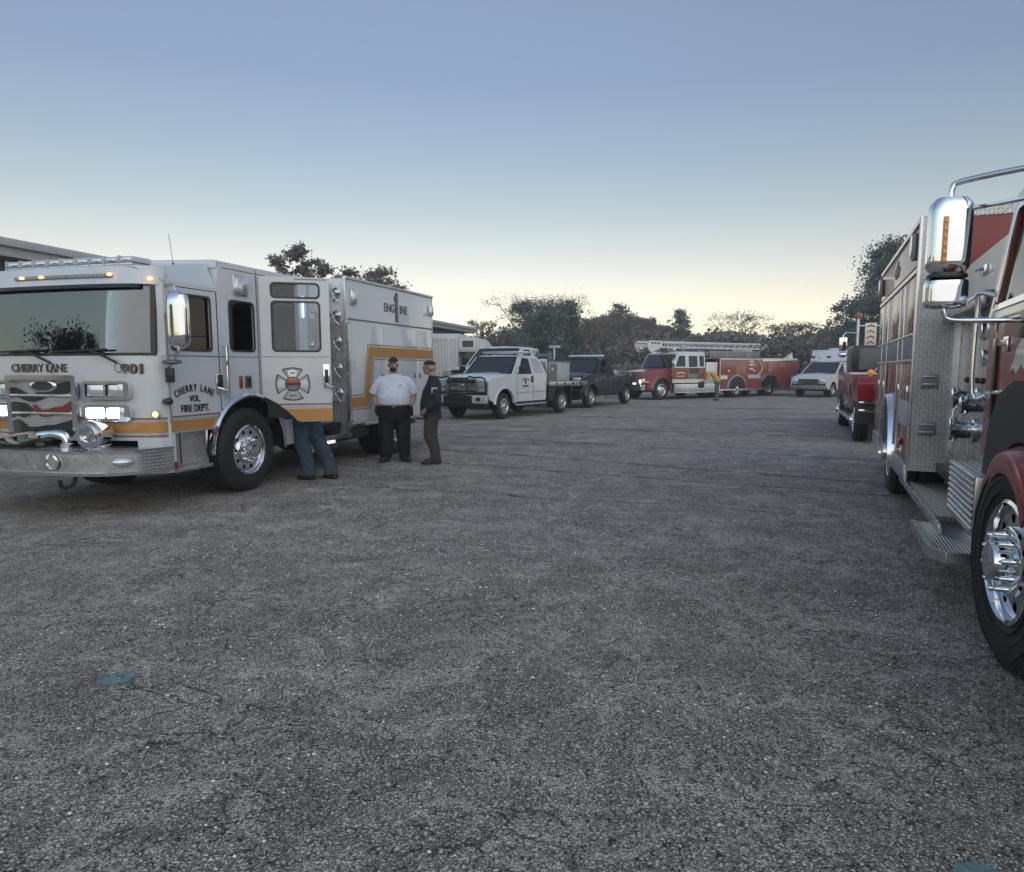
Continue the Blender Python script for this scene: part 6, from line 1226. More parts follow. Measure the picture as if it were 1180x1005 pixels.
def ambulance():
    E = veh('ambulance', pxX(959, 38.9), 38.9, 46, 1.0, 'white box ambulance facing the camera right of the red engines', 'ambulance', None); W = 1.0
    c = M(); c.box(-.8, .8, -.7, 5.5, .38, .6); c.cyl((-.8, 0, .38), (.8, 0, .38), .06, n=8); c.build('chassis', 'black', E)
    m = M(); out = [(1.9, .42), (1.9, 1.95), (1.45, 1.98), (1.2, 1.92), (.25, 1.28), (-.60, 1.12), (-.85, 1.0), (-.88, .62), (-.7, .46), (-.5, .44)] + circ(0, .38, .47, 14, 6, 174)[::-1] + [(.55, .42)]
    wn = rnd([(.62, 1.32), (1.45, 1.32), (1.45, 1.86), (1.28, 1.86)], .05)
    for s in (-1, 1): t = M(); t.plate(out, [wn], 'x', s * W - (s > 0) * .05, s * W + (s < 0) * .05); skinwarp(t, 1.28, .22); m.add(t.v, t.f)
    t = M(); t.loft([[(-.98, y, z - .12), (-.90, y, z - .02), (0, y, z + .04), (.90, y, z - .02), (.98, y, z - .12)] for y, z in ((.28, 1.30), (-.2, 1.25), (-.6, 1.15), (-.84, 1.03), (-.88, .92))]); m.add(t.v, t.f)
    t = M(); t.loft([[(-.98, y, z - .03), (0, y, z + .05), (.98, y, z - .03), (.9, y, z - .07), (-.9, y, z - .07)] for y, z in ((1.2, 1.93), (1.5, 2.0), (1.9, 2.0))]); skinwarp(t, 1.28, .22); m.add(t.v, t.f)
    m.build('cab', 'white', E)
    m = M(); m.quad((-.88, .28, 1.29), (.88, .28, 1.29), (.76, 1.2, 1.92), (-.76, 1.2, 1.92), .01); m.build('windscreen', 'windscreen', E)
    m = M(); m.box(-.9, .9, .6, 1.8, .5, 1.25); m.build('cab_interior', 'interior', E)
    for s in (-1, 1):
        m = M(); m.plate(wn, [], 'x', s * .965, s * .97); skinwarp(m, 1.28, .22); m.build('side_window', 'glass_dark', E)
        m = M(); m.box(s * 1.001, s * 1.006, .5, 1.9, 1.02, 1.12); m.build('stripe', 'trim_black', E)
        m = M(); m.box(s * 1.06, s * 1.26, .45, .55, 1.2, 1.55, .04); m.build('mirror', 'trim_black', E)
        m = M(); m.box(s * .60, s * .92, -.90, -.78, .72, .98, .04, 'lens_clear'); m.build('headlight', 'lens_clear', E)
        wheel(E, s * .97, 0, .38, .24, s, 'pickup'); wheel(E, s * 1.0, 3.6, .38, .24, s, 'pickup')
        m = M(); m.box(s * .98, s * 1.08, .6, 1.9, .32, .40, .01); m.build('step', 'steel', E)
    m = M(); m.plate(rr(-.58, .58, .70, 1.0, .04), [rr(-.52, .52, .88, .96, .02), rr(-.52, .52, .75, .84, .02)], 'y', -.93, -.88, 'dull_metal'); m.box(-.53, .53, -.90, -.87, .72, .98, 0, 'trim_black'); m.build('grille', 'dull_metal', E)
    m = M(); m.box(-1.0, 1.0, -1.08, -.88, .42, .66, .06, 'dull_metal'); m.box(-.5, .5, -1.09, -1.05, .36, .46, .02, 'black'); m.build('bumper', 'dull_metal', E)
    m = M(); m.box(-1.15, 1.15, 1.9, 5.8, .55, 2.60, .05); m.prism([(1.35, 1.98), (1.9, 1.96), (1.9, 2.62), (1.75, 2.62)], 'x', -1.0, 1.0, .04); bx = m.build('box_body', 'white', E)
    m = M(); m.prism([(-.9, 2.30), (-.35, 2.30), (-.35, 2.55), (-.9, 2.55)], 'y', 1.70, 1.74); m.build('vent', 'trim_black', bx)
    m = M(); m.box(.3, .9, 1.74, 1.78, 2.42, 2.52, .01); m.build('vent', 'trim_black', bx)
    for x, mt in ((-.85, 'lens_red'), (-.45, 'lens_clear'), (.05, 'lens_red')): m = M(); m.box(x - .11, x + .11, 1.45, 1.52, 2.12, 2.28, .02, mt); m.build('warning_light', mt, bx)
    m = M(); m.box(-.25, .35, 2.1, 2.6, 2.60, 2.72, .04); m.build('roof_unit', 'white', bx)
ambulance()

# second maroon truck parked nose-on behind the near one
def rescue_truck():
    A = R(20); n = Vector((math.cos(A), -math.sin(A))); o = Vector((7.16, 15.65)) + n * 1.12
    E = empty('fire_engine', (o.x, o.y, 0), -A, 'maroon truck with amber round lamp and chevron board just behind the near maroon engine', 'fire engine', 'fire engines on the lot')
    W = 1.12; c = M()
    for s in (-1, 1): c.box(s * .4 - .05, s * .4 + .05, -.9, 6.4, .5, .72)
    c.cyl((-.9, 0, .48), (.9, 0, .48), .07, n=8); c.cyl((-.9, 4.5, .48), (.9, 4.5, .48), .07, n=8); c.build('chassis', 'black', E)
    m = M(); m.loft([[(-w_, y, .9), (-w_, y, z - .1), (-w_ + .1, y, z), (w_ - .1, y, z), (w_, y, z - .1), (w_, y, .9)] for y, z, w_ in ((1.0, 1.42, 1.0), (0, 1.38, .95), (-.8, 1.30, .85), (-.92, 1.2, .82))]); m.build('hood', 'maroon', E)
    for s in (-1, 1):
        m = M(); m.prism(rnd([(-.72, .88), (-.72, 1.30), (-.5, 1.42), (.75, 1.42), (.75, .88)] , .06), 'x', s * .60, s * W, .03); m.build('fender', 'maroon', E)
        m = M(); m.box(s * .62, s * 1.10, -.80, -.73, .68, .74, .01); m.box(s * .70, s * 1.10, -.78, -.72, .86, .90, .01); m.build('chrome_bar', 'chrome', E)
        m = M(); m.lathe([(.07, 0), (.07, .03), (.05, .045), (0, .05)], (s * .90, -.70, 1.50), (0, -1, 0), 20); m.tube([(s * .9, -.66, 1.42), (s * .9, -.66, 1.5)], .02, 6); m.build('round_lamp', 'lens_amber', E)
        m = M(); m.box(s * .72, s * 1.11, -.66, .7, .42, .86, .01); m.build('wheel_liner', 'black', E)
        wheel(E, s * W, 0, .47, .28, s); wheel(E, s * (W + .02), 4.5, .47, .28, s)
        m = M(); m.box(s * .85, s * 1.16, .85, 3.9, .42, .47, .01, 'tread_floor'); m.box(s * 1.14, s * 1.18, .85, 3.9, .40, .48, .006, 'steel'); m.build('running_board', 'steel', E)
        m = M(); m.box(s * (W + .001), s * (W + .012), 1.4, 1.9, .95, 1.2, .01, 'dull_metal'); m.tube([(s * 1.14, 1.5, .8), (s * 1.2, 1.6, .7), (s * 1.14, 1.8, .6)], .02, 6, 'chrome', smooth=3); m.build('valve_cover', 'dull_metal', E)
        m = M(); m.tube([(s * 1.05, .9, 2.38), (s * 1.3, .8, 2.40), (s * 1.36, .8, 2.34), (s * 1.36, .8, 2.25)], .015, 6); m.box(s * 1.27, s * 1.45, .76, .86, 1.98, 2.30, .04); m.sph((s * 1.36, .81, 1.90), (.10, .06, .07)); m.build('mirror', 'chrome', E)
    m = M(); m.box(-1.1, 1.1, .9, 6.2, .62, 1.48, .01); m.build('body', 'maroon', E)
    m = M(); m.box(-1.14, 1.14, .95, 2.6, 1.48, 2.12, .05, 'trim_black'); m.box(-1.15, -1.10, 1.10, 2.45, 1.56, 2.05, .03, 'tarp'); m.box(-1.0, -.45, .90, .955, 1.56, 2.05, .03, 'tarp'); m.box(.2, 1.0, .90, .955, 1.56, 2.05, .03, 'tarp'); m.build('covered_locker', 'tarp', E)
    m = M(); m.box(-1.16, 1.16, .85, 2.7, 1.44, 1.50, .01, 'cream'); m.build('stripe', 'cream', E)
    m = M(); m.tube([(-1.05, 1.0, 2.1), (-1.05, 1.0, 2.72)], .03, 8, 'steel'); m.tube([(-1.05, 1.0, 2.55), (1.05, 1.0, 2.55)], .025, 8, 'steel'); m.tube([(1.05, 1.0, 2.1), (1.05, 1.0, 2.72)], .03, 8, 'steel'); fr = m.build('light_rack', 'steel', E)
    for s in (-1, 1): m = M(); m.lathe([(.07, 0), (.08, .02), (.075, .10), (.04, .13), (0, .13)], (s * 1.05, 1.0, 2.72), (0, 0, 1), 14); m.build('beacon', 'beacon_brown', fr)
    m = M(); m.box(-.90, -.66, .98, 1.02, 2.08, 2.62, .01); cb = m.build('chevron_board', 'cream', E)
    for k in range(4): z = 2.14 + .125 * k; m = M(); m.prism([(-.86, z), (-.78, z + .045), (-.70, z), (-.70, z + .03), (-.78, z + .075), (-.86, z + .03)], 'y', .972, .979); m.build('chevron', 'gold_dark', cb)
    m = M()
    for k in range(5): m.tube([(-.40 - .10 * k, .2, 1.45), (.35 - .06 * k, .6, 2.5)], .02, 6)
    m.build('pike_poles', 'grey_light', E, kind='stuff')
    for k, (x, z, r_) in enumerate(((-.35, 1.72, .14), (-.1, 1.85, .12), (-.45, 1.95, .10), (.0, 1.6, .15))): m = M(); m.sph((x, .3, z), (r_, r_ * .8, r_ * .8), 12); m.tube([(x, .3, z - r_), (x, .3, 1.42)], .02, 6); m.build('gear', 'cream' if k % 2 else 'dull_metal', E)
rescue_truck()

# ------------------------------------------------------------------ people
def blend(m, name, mat, parent, voxel=.010, smooth=6, label=None):
    """join overlapping tapered limbs into one continuous surface"""
    o = m.build(name, mat, parent, sharp=180)
    md = o.modifiers.new('r', 'REMESH'); md.mode = 'VOXEL'; md.voxel_size = voxel; md.use_smooth_shade = True
    sm = o.modifiers.new('s', 'SMOOTH'); sm.iterations = smooth; sm.factor = .5
    dg = bpy.context.evaluated_depsgraph_get(); me = bpy.data.meshes.new_from_object(o.evaluated_get(dg)); o.modifiers.clear(); old = o.data; o.data = me; bpy.data.meshes.remove(old); me.name = name
    if label: o['label'] = label
    return o
def ell(c, rx, ry, n=20, rot=0, sq=.85):
    out = []
    for j in range(n):
        t = 2 * math.pi * j / n; x = rx * math.copysign(abs(math.cos(t)) ** sq, math.cos(t)); y = ry * math.copysign(abs(math.sin(t)) ** sq, math.sin(t))
        out.append((c[0] + x * math.cos(rot) - y * math.sin(rot), c[1] + x * math.sin(rot) + y * math.cos(rot), c[2]))
    return out
def limb(m, pts, rad, sq=None):
    m.tube(pts, rad, 14, smooth=4, sq=sq)
    m.sph(pts[0], rad[0] * .98, 12); m.sph(pts[-1], rad[-1] * .98, 12)
def hand(m, p, d, palm_n, s=1.0, side=1, curl=.5):
    """palm and five separate fingers; d is the direction of the fingers, palm_n the palm's facing"""
    d = Vector(d).normalized(); nrm = Vector(palm_n).normalized(); w_ = d.cross(nrm).normalized() * side; p = Vector(p)
    m.tube([p, p + d * .045 * s, p + d * .09 * s], [.030 * s, .042 * s, .038 * s], 12, sq=(1, .5) if abs(w_.x) > .5 else (.5, 1))
    for i, (off, ln) in enumerate(((-.030, .072), (-.010, .080), (.010, .075), (.029, .060))):
        b = p + d * .085 * s + w_ * off * s; k1 = b + (d * math.cos(curl * .4) + nrm * math.sin(curl * .4)) * ln * .5 * s; k2 = k1 + (d * math.cos(curl * 1.3) + nrm * math.sin(curl * 1.3)) * ln * .5 * s
        m.tube([b - d * .02 * s, b, k1, k2], [.0095 * s, .0095 * s, .009 * s, .0075 * s], 8)
    b = p + d * .03 * s - w_ * .032 * s; k = b + (d * .6 - w_ * .7 + nrm * .3).normalized() * .04 * s; m.tube([b, k, k + (d * .9 - w_ * .2 + nrm * .3).normalized() * .03 * s], [.013 * s, .011 * s, .009 * s], 8)
def head(m, c, f, s=1.0, up=(0, 0, 1)):
    """skull, jaw, nose, ears, brow; c = centre of the head, f = facing"""
    f = Vector(f).normalized(); up = Vector(up).normalized(); r = f.cross(up).normalized(); up = r.cross(f); c = Vector(c)
    mx = Matrix((( r.x, f.x, up.x, c.x), (r.y, f.y, up.y, c.y), (r.z, f.z, up.z, c.z), (0, 0, 0, 1)))
    m.sph((0, -.012 * s, .02 * s), (.074 * s, .094 * s, .098 * s), 18, None, mx); m.sph((0, .030 * s, -.045 * s), (.056 * s, .060 * s, .066 * s), 14, None, mx); m.sph((0, .060 * s, -.085 * s), (.030 * s, .026 * s, .024 * s), 10, None, mx)
    m.sph((0, .072 * s, .022 * s), (.052 * s, .020 * s, .016 * s), 10, None, mx)
    m.tube([(0, .082 * s, .018 * s), (0, .100 * s, -.012 * s), (0, .104 * s, -.026 * s)], [.009 * s, .013 * s, .016 * s], 8, None, mx); m.sph((0, .084 * s, -.056 * s), (.024 * s, .012 * s, .011 * s), 8, None, mx)
    for q in (-1, 1): m.sph((q * .075 * s, -.008 * s, -.004 * s), (.012 * s, .022 * s, .032 * s), 10, None, mx); m.sph((q * .036 * s, .066 * s, -.022 * s), (.022 * s, .018 * s, .018 * s), 8, None, mx)
    return mx
def face_details(parent, mx, s=1.0, hair='hair', beard=False, brows=True):
    for q in (-1, 1):
        m = M(); m.sph((q * .030 * s, .078 * s, .004 * s), (.013 * s, .010 * s, .008 * s), 10, 'lens_white', mx); m.sph((q * .030 * s, .0865 * s, .004 * s), (.0055 * s, .003 * s, .0055 * s), 8, 'ink', mx); m.build('eye', 'lens_white', parent)
        m = M(); m.tube([(q * .014 * s, .092 * s, .026 * s), (q * .034 * s, .090 * s, .031 * s), (q * .052 * s, .078 * s, .025 * s)], .003 * s, 6, None, mx); m.build('eyebrow', hair, parent)
    m = M(); m.tube([(-.024 * s, .088 * s, -.056 * s), (0, .097 * s, -.054 * s), (.024 * s, .088 * s, -.056 * s)], [.004 * s, .007 * s, .004 * s], 8, None, mx); m.build('lips', 'lips', parent)
    if beard:
        m = M(); m.sph((0, .038 * s, -.078 * s), (.058 * s, .058 * s, .044 * s), 16, None, mx); m.sph((0, .070 * s, -.092 * s), (.036 * s, .032 * s, .030 * s), 12, None, mx); m.sph((0, .088 * s, -.044 * s), (.028 * s, .013 * s, .008 * s), 10, None, mx)
        for q in (-1, 1): m.tube([(q * .070 * s, .01 * s, .01 * s), (q * .064 * s, .03 * s, -.05 * s)], .012 * s, 8, None, mx)
        blend(m, 'beard', hair, parent, .006, 3)
paint('lens_white', (.7, .7, .68), .3); paint('lips', (.25, .10, .08), .5)
paint('cap_cloth', (.02, .02, .025), .85, bump=.3); paint('cap_camo', (.10, .09, .07), .85, var=.6, scale=40); paint('belt', (.012, .012, .012), .4)
def cap(parent, mx, s, mat, brim_mat=None, back=False):
    m = M(); rings = []
    for k in range(9):
        t = R(90 * k / 8); rings.append([( .079 * s * math.cos(t) * math.cos(a), (-.010 + .100 * math.cos(t) * math.sin(a)) * s, (.052 + .066 * math.sin(t) ** .9) * s) for a in [2 * math.pi * j / 24 for j in range(24)]])
    m.loft(rings, None, mx); m.sph((0, -.01 * s, .122 * s), .008 * s, 8, None, mx); c = m.build('cap', mat, parent)
    m = M(); pts = [(.074 * s * math.sin(R(a)) * 1.0, (.070 + .085 * math.cos(R(a)) ** .8 if abs(a) < 89 else .05) * s) for a in range(-85, 86, 10)]
    pts = [(x, y) for x, y in pts]; m.prism(pts, 'z', .056 * s, .061 * s, 0, None, mx @ Matrix.Rotation(R(-3), 4, 'X')); m.build('brim', brim_mat or mat, c)
def shoe(parent, p, d, mat='leather', s=1.0, name='shoe'):
    d = Vector(d).normalized(); r = Vector((d.y, -d.x, 0)); p = Vector(p); mx = Matrix(((r.x, d.x, 0, p.x), (r.y, d.y, 0, p.y), (0, 0, 1, p.z), (0, 0, 0, 1)))
    m = M(); m.loft([[(w_ * math.copysign(abs(math.cos(t)) ** .7, math.cos(t)) * s, y * s, max(.012, zc + hz * math.sin(t)) * s) for t in [2 * math.pi * j / 16 for j in range(16)]] for y, w_, zc, hz in ((-.095, .028, .04, .03), (-.085, .040, .05, .05), (-.03, .046, .06, .065), (.04, .044, .05, .052), (.11, .050, .035, .038), (.16, .044, .03, .03), (.185, .022, .025, .018))], None, mx)
    o = m.build(name, mat, parent); q = M(); q.loft([[(w_ * math.cos(t) * s, y * s, z * s) for t in [0]] + [(-w_ * s, y * s, z * s), (-w_ * s, y * s, (z + .022) * s), (w_ * s, y * s, (z + .022) * s)] for y, w_, z in ((-.10, .030, 0), (-.08, .043, 0), (0, .045, 0), (.08, .050, 0), (.14, .050, 0), (.18, .032, .004), (.195, .012, .008))], None, mx); q.build('sole', 'black', o)

def chief():
    P = empty('person', (-2.29, 12.15, 0), R(180 + 8), 'heavy bearded man in white short sleeved shirt and dark cap, hands in his pockets', 'person', 'people on the lot')
    # local +y is where he faces
    b = M(); mx = head(b, (0, .04, 1.745), (0, 1, -.02), 1.07)
    b.tube([(0, .0, 1.52), (0, .02, 1.66)], [.080, .072], 14); b.loft([ell((0, .02, z), rx, ry) for z, rx, ry in ((.95, .20, .17), (1.15, .22, .19), (1.35, .22, .16), (1.50, .15, .11), (1.56, .07, .07))])
    for s in (-1, 1):
        limb(b, [(s * .24, 0, 1.46), (s * .34, -.05, 1.21), (s * .285, .06, 1.00)], [.062, .056, .038]); hand(b, (s * .285, .06, 1.00), (-s * .25, .25, -1), (-s, 0, 0), 1.05, s, .4)
        limb(b, [(s * .11, 0, .92), (s * .12, .02, .5), (s * .13, -.01, .10)], [.10, .065, .045])
    body = blend(b, 'body', 'skin', P, .009, 5)
    face_details(P, mx, 1.07, 'hair', True); cap(P, mx, 1.09, 'cap_cloth')
    t = M(); t.loft([ell((0, y, z), rx, ry, 28) for z, rx, ry, y in ((1.00, .275, .215, .04), (1.06, .292, .235, .05), (1.16, .295, .235, .055), (1.28, .280, .205, .04), (1.40, .262, .165, .02), (1.48, .238, .140, .0), (1.54, .17, .118, .0), (1.575, .11, .105, .01))])
    for s in (-1, 1): t.tube([(s * .17, 0, 1.47), (s * .25, -.01, 1.42), (s * .36, -.04, 1.22)], [.085, .095, .092], 14, smooth=3)
    blend(t, 'shirt', 'shirt_white', P, .012, 4)
    q = M()
    for s in (-1, 1): q.quad((s * .004, .135, 1.50), (s * .080, .095, 1.585), (s * .125, .085, 1.535), (s * .060, .155, 1.455), .008)
    q.build('collar', 'shirt_white', P)
    for s in (-1, 1):
        q = M(); q.box(s * .12 - .055, s * .12 + .055, .195, .215, 1.27, 1.37, .008); q.build('pocket', 'shirt_white', P)
        q = M(); q.lathe([(.028, 0), (.024, .006), (0, .007)], (s * .335, -.01, 1.37), (s, .2, .3), 12); q.build('shoulder_patch', 'cap_cloth', P)
    q = M(); q.lathe([(.018, 0), (0, .006)], (-.12, .20, 1.38), (0, 1, .1), 8); q.build('badge', 'letter_gold', P)
    q = M(); q.loft([ell((0, .045, z), .285, .225, 28) for z in (.99, 1.035)]); q.build('belt', 'belt', P)
    q = M(); q.box(-.03, .03, .265, .285, .99, 1.035, .006); q.build('buckle', 'letter_gold', P)
    t = M(); t.loft([ell((0, y, z), rx, ry, 24) for z, rx, ry, y in ((1.0, .275, .215, .04), (.92, .282, .215, .03), (.82, .275, .20, .02), (.76, .25, .18, .01))])
    for s in (-1, 1): t.tube([(s * .13, .01, .90), (s * .145, .02, .62), (s * .155, .01, .35), (s * .165, -.02, .07)], [.155, .140, .115, .105], 18, smooth=3); t.sph((s * .285, .06, .93), (.055, .07, .10), 12)
    blend(t, 'trousers', 'trouser_dark', P, .013, 4)
    shoe(P, (-.17, 0, 0), (-.5, 1, 0), 'leather', 1.1); shoe(P, (.17, 0, 0), (.45, 1, 0), 'leather', 1.1)
chief(); [o for o in bpy.data.objects if o.get('label', '').startswith('heavy bearded')][0].scale = (.965, .965, .95)
def jacket_man():
    f = Vector((-1, -.15, 0)); P = empty('person', (-1.60, 11.9, 0), R(98), 'man in dark jacket, brown trousers and camouflage cap standing side on', 'person', 'people on the lot')
    b = M(); mx = head(b, (0, .05, 1.60), (0, 1, .0), 1.0)
    b.tube([(0, -.03, 1.40), (0, .015, 1.52)], [.06, .058], 12); b.loft([ell((0, y, z), rx, ry) for z, rx, ry, y in ((.90, .15, .11, 0), (1.1, .15, .11, 0), (1.3, .17, .11, -.02), (1.40, .12, .08, -.03), (1.44, .05, .05, -.02))])
    for s in (-1, 1):
        limb(b, [(s * .19, -.02, 1.34), (s * .24, -.05, 1.08), (s * .20, .12, .92)], [.05, .042, .030]); hand(b, (s * .20, .12, .92), (-s * .4, .5, -.6), (-s, 0, 0), 1, s, .5)
        limb(b, [(s * .09, 0, .86), (s * .10, .03, .48), (s * .10, -.02, .10)], [.085, .058, .04])
    blend(b, 'body', 'skin_tan', P, .009, 5); face_details(P, mx, 1.0, 'hair_grey'); cap(P, mx, 1.03, 'cap_cloth', 'cap_camo')
    m = M(); m.sph((0, -.03, .0), (.079, .090, .060), 14, None, mx); m.build('hair', 'hair_grey', P)
    for q in (-1, 1): m = M(); m.tube([(q * .012, .098, .004), (q * .032, .097, .014), (q * .050, .090, .004), (q * .032, .095, -.010), (q * .012, .098, .004)], .0025, 5, None, mx); m.tube([(q * .05, .09, .004), (q * .076, .0, .006)], .002, 5, None, mx); m.build('glasses', 'black', P)
    t = M(); t.loft([ell((0, y, z), rx, ry, 24) for z, rx, ry, y in ((.80, .215, .160, .03), (.88, .225, .175, .04), (1.05, .22, .175, .03), (1.22, .22, .155, .01), (1.34, .20, .125, -.02), (1.42, .12, .09, -.02), (1.47, .075, .075, -.01))])
    for s in (-1, 1): t.tube([(s * .16, -.02, 1.36), (s * .24, -.04, 1.22), (s * .265, -.06, 1.06), (s * .22, .10, .94)], [.075, .082, .075, .062], 14, smooth=3)
    blend(t, 'jacket', 'jacket', P, .012, 4)
    for q in (1, -1):
        m = M(); m.box(q * .303 - .004, q * .303 + .004, -.075, .02, 1.18, 1.285, .003); m.build('sleeve_patch', 'grey_light', P)
    t = M(); t.loft([ell((0, .01, z), rx, ry, 20) for z, rx, ry in ((.92, .18, .15), (.80, .19, .16), (.74, .17, .14))])
    t.tube([(-.10, .01, .84), (-.11, .07, .50), (-.11, .0, .30), (-.11, -.03, .08)], [.115, .095, .078, .075], 16, smooth=3); t.tube([(.10, .0, .84), (.10, .02, .50), (.10, -.02, .30), (.10, -.05, .08)], [.115, .09, .078, .075], 16, smooth=3)
    blend(t, 'trousers', 'khaki', P, .013, 4)
    shoe(P, (-.11, .0, 0), (-.05, 1, 0), 'leather', 1.05, 'boot'); shoe(P, (.10, -.03, 0), (.1, 1, 0), 'leather', 1.05, 'boot')
jacket_man()
def leaning_man():
    # stands behind the open crew door, bent into the cab: only jeans and boots show beneath the door
    P = empty('person', (-3.09, 10.22, 0), R(62), 'person in blue jeans bending behind the open crew door, only legs in view', 'person', 'people on the lot')
    b = M(); mx = head(b, (0, .62, 1.36), (0, 1, -.5), .98)
    b.loft([[(x, y + .0, z) for x, y, z in ell((0, cy, cz), rx, ry)] for cy, cz, rx, ry in ((.05, .92, .17, .13), (.18, 1.08, .17, .13), (.32, 1.20, .18, .12), (.44, 1.28, .15, .10))]); b.tube([(0, .42, 1.24), (0, .56, 1.32)], [.06, .055], 12)
    for s in (-1, 1):
        limb(b, [(s * .18, .40, 1.24), (s * .22, .50, 1.05), (s * .16, .68, 1.0)], [.05, .042, .03]); hand(b, (s * .16, .68, 1.0), (0, 1, 0), (0, 0, -1), 1, s, .5)
        limb(b, [(s * .10, .15, .9), (s * .11, .10 if s < 0 else .0, .48), (s * .12, .0 if s < 0 else -.20, .10)], [.09, .06, .042])
    blend(b, 'body', 'skin', P, .010, 4); face_details(P, mx, .98)
    m = M(); m.sph((0, -.02, .03), (.080, .10, .095), 14, None, mx); m.build('hair', 'hair', P)
    t = M(); t.loft([ell((0, cy, cz), rx, ry, 20) for cy, cz, rx, ry in ((.03, .90, .19, .15), (.12, 1.02, .19, .15), (.25, 1.15, .20, .15), (.38, 1.27, .19, .12), (.46, 1.32, .10, .08))])
    for s in (-1, 1): t.tube([(s * .15, .38, 1.26), (s * .22, .46, 1.12), (s * .22, .52, 1.03)], [.07, .07, .065], 12)
    blend(t, 'shirt', 'shirt_brown', P, .013, 4)
    t = M(); t.loft([ell((0, .16, z), rx, ry, 20) for z, rx, ry in ((.95, .185, .15), (.84, .20, .16), (.78, .18, .14))])
    t.tube([(-.10, .16, .86), (-.115, .12, .50), (-.12, .04, .30), (-.12, .01, .06)], [.125, .108, .095, .10], 16, smooth=3); t.tube([(.10, .15, .86), (.12, .02, .50), (.125, -.12, .30), (.13, -.20, .06)], [.125, .108, .095, .10], 16, smooth=3)
    blend(t, 'jeans', 'denim', P, .012, 3)
    shoe(P, (-.12, .03, 0), (-.1, 1, 0), 'leather', 1.0, 'boot'); shoe(P, (.13, -.19, 0), (.15, 1, 0), 'leather', 1.0, 'boot')
leaning_man()
def driver():
    A = R(16.3); n = Vector((math.cos(A), -math.sin(A))); d = Vector((math.sin(A), math.cos(A))); o = Vector((-4.850, 9.465)) + n * .80 - d * .42
    P = empty('person', (o.x, o.y, 1.42), -A + R(180), 'driver in brown shirt sitting at the wheel of the white engine', 'person', 'people on the lot')
    b = M(); mx = head(b, (0, .02, .68), (0, 1, 0), 1.0)
    b.tube([(0, -.02, .50), (0, 0, .60)], [.055, .055], 12); b.loft([ell((0, -.02, z), rx, ry) for z, rx, ry in ((.02, .17, .13), (.25, .17, .12), (.42, .18, .11), (.52, .08, .07))])
    for s in (-1, 1):
        limb(b, [(s * .20, -.02, .44), (s * .27, .12, .22), (s * .20, .38, .26)], [.05, .042, .03]); hand(b, (s * .20, .38, .26), (-s * .2, .8, .3), (-s * .6, 0, -1), 1, s, .9); limb(b, [(s * .10, 0, .06), (s * .13, .42, .08), (s * .13, .50, -.34)], [.085, .06, .045])
    blend(b, 'body', 'skin', P, .010, 5); face_details(P, mx)
    m = M(); m.sph((0, -.02, .03), (.080, .10, .095), 14, None, mx); m.build('hair', 'hair', P)
    t = M(); t.loft([ell((0, -.02, z), rx, ry, 20) for z, rx, ry in ((.0, .20, .16), (.25, .20, .15), (.42, .205, .13), (.50, .12, .09))])
    for s in (-1, 1): t.tube([(s * .16, -.02, .46), (s * .25, .04, .34), (s * .285, .10, .24)], [.07, .072, .065], 12)
    blend(t, 'shirt', 'shirt_brown', P, .013, 4)
    t = M(); t.sph((0, 0, .04), (.19, .15, .10), 14)
    for s in (-1, 1): t.tube([(s * .10, 0, .06), (s * .13, .42, .08), (s * .13, .50, -.30)], [.10, .08, .065], 12, smooth=3)
    blend(t, 'trousers', 'trouser_dark', P, .014, 4)
driver()
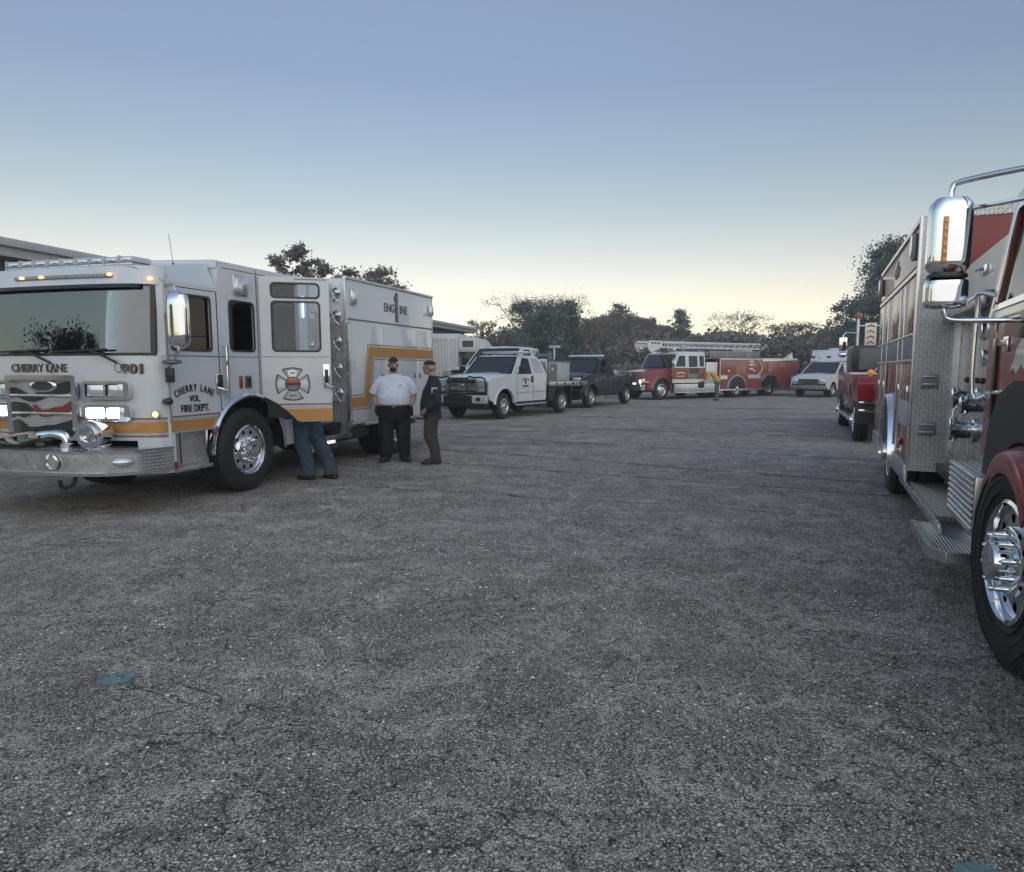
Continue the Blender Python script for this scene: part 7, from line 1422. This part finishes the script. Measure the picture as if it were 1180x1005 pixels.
def yellow_man():
    P = empty('person', (9.30, 35.2, 0), R(75), 'person in yellow shirt bending over beside the ladder truck', 'person', 'people on the lot')
    b = M(); mx = head(b, (0, .62, 1.24), (0, .7, -.7), 1.0)
    b.loft([ell((0, cy, cz), rx, ry) for cy, cz, rx, ry in ((.0, .95, .17, .13), (.12, 1.15, .18, .14), (.30, 1.33, .19, .13), (.44, 1.38, .15, .09))]); b.tube([(0, .44, 1.34), (0, .56, 1.30)], [.06, .055], 12)
    for s in (-1, 1):
        limb(b, [(s * .19, .40, 1.36), (s * .24, .48, 1.12), (s * .15, .66, .98)], [.05, .042, .03]); hand(b, (s * .15, .66, .98), (0, .6, -.6), (-s, 0, 0), 1, s, .8); limb(b, [(s * .10, 0, .92), (s * .12, .0, .5), (s * .12, -.02, .10)], [.09, .06, .042])
    blend(b, 'body', 'skin_tan', P, .012, 4); face_details(P, mx); cap(P, mx, 1.03, 'cap_cloth')
    t = M(); t.loft([ell((0, cy, cz), rx, ry, 20) for cy, cz, rx, ry in ((-.02, .93, .20, .16), (.06, 1.10, .21, .17), (.20, 1.28, .22, .17), (.36, 1.40, .21, .13), (.46, 1.40, .10, .08))])
    for s in (-1, 1): t.tube([(s * .16, .38, 1.40), (s * .24, .43, 1.26), (s * .26, .48, 1.12), (s * .20, .58, 1.04)], [.075, .075, .07, .055], 12)
    blend(t, 'shirt', 'shirt_yellow', P, .014, 4)
    t = M(); t.loft([ell((0, 0, z), rx, ry, 20) for z, rx, ry in ((1.0, .19, .15), (.86, .20, .16), (.80, .18, .14))])
    for s in (-1, 1): t.tube([(s * .11, .0, .88), (s * .13, .02, .50), (s * .14, -.02, .06)], [.115, .095, .085], 14, smooth=3)
    blend(t, 'trousers', 'work_grey', P, .014, 4)
    shoe(P, (-.14, 0, 0), (-.1, 1, 0), 'leather', 1.05, 'boot'); shoe(P, (.14, 0, 0), (.15, 1, 0), 'leather', 1.05, 'boot')
    # black gear bag he is holding
    m = M(); m.box(-.22, .22, .62, .92, .62, .92, .08); m.tube([(-.12, .77, .90), (-.1, .75, 1.0), (.1, .75, 1.0), (.12, .77, .90)], .015, 6, smooth=3)
    o = m.build('gear_bag', 'black'); o.matrix_world = Matrix.Translation((9.30, 35.2, 0)) @ Matrix.Rotation(R(75), 4, 'Z'); tag(o, 'dark bag held by the person in the yellow shirt', 'bag')
yellow_man()

# ------------------------------------------------------------------ evening haze: one even volume round everything
m_ = bpy.data.materials.new('haze'); m_.use_nodes = True; n_ = m_.node_tree.nodes; n_.remove(n_['Principled BSDF'])
v_ = n_.new('ShaderNodeVolumePrincipled'); v_.inputs['Color'].default_value = (1, 1, 1, 1); v_.inputs['Density'].default_value = .0019
m_.node_tree.links.new(v_.outputs[0], n_['Material Output'].inputs['Volume']); MT['haze'] = m_
hz = M(); hz.box(-132, 132, -104, 127, -1.2, 16); hz.build('haze', 'haze', kind='stuff')
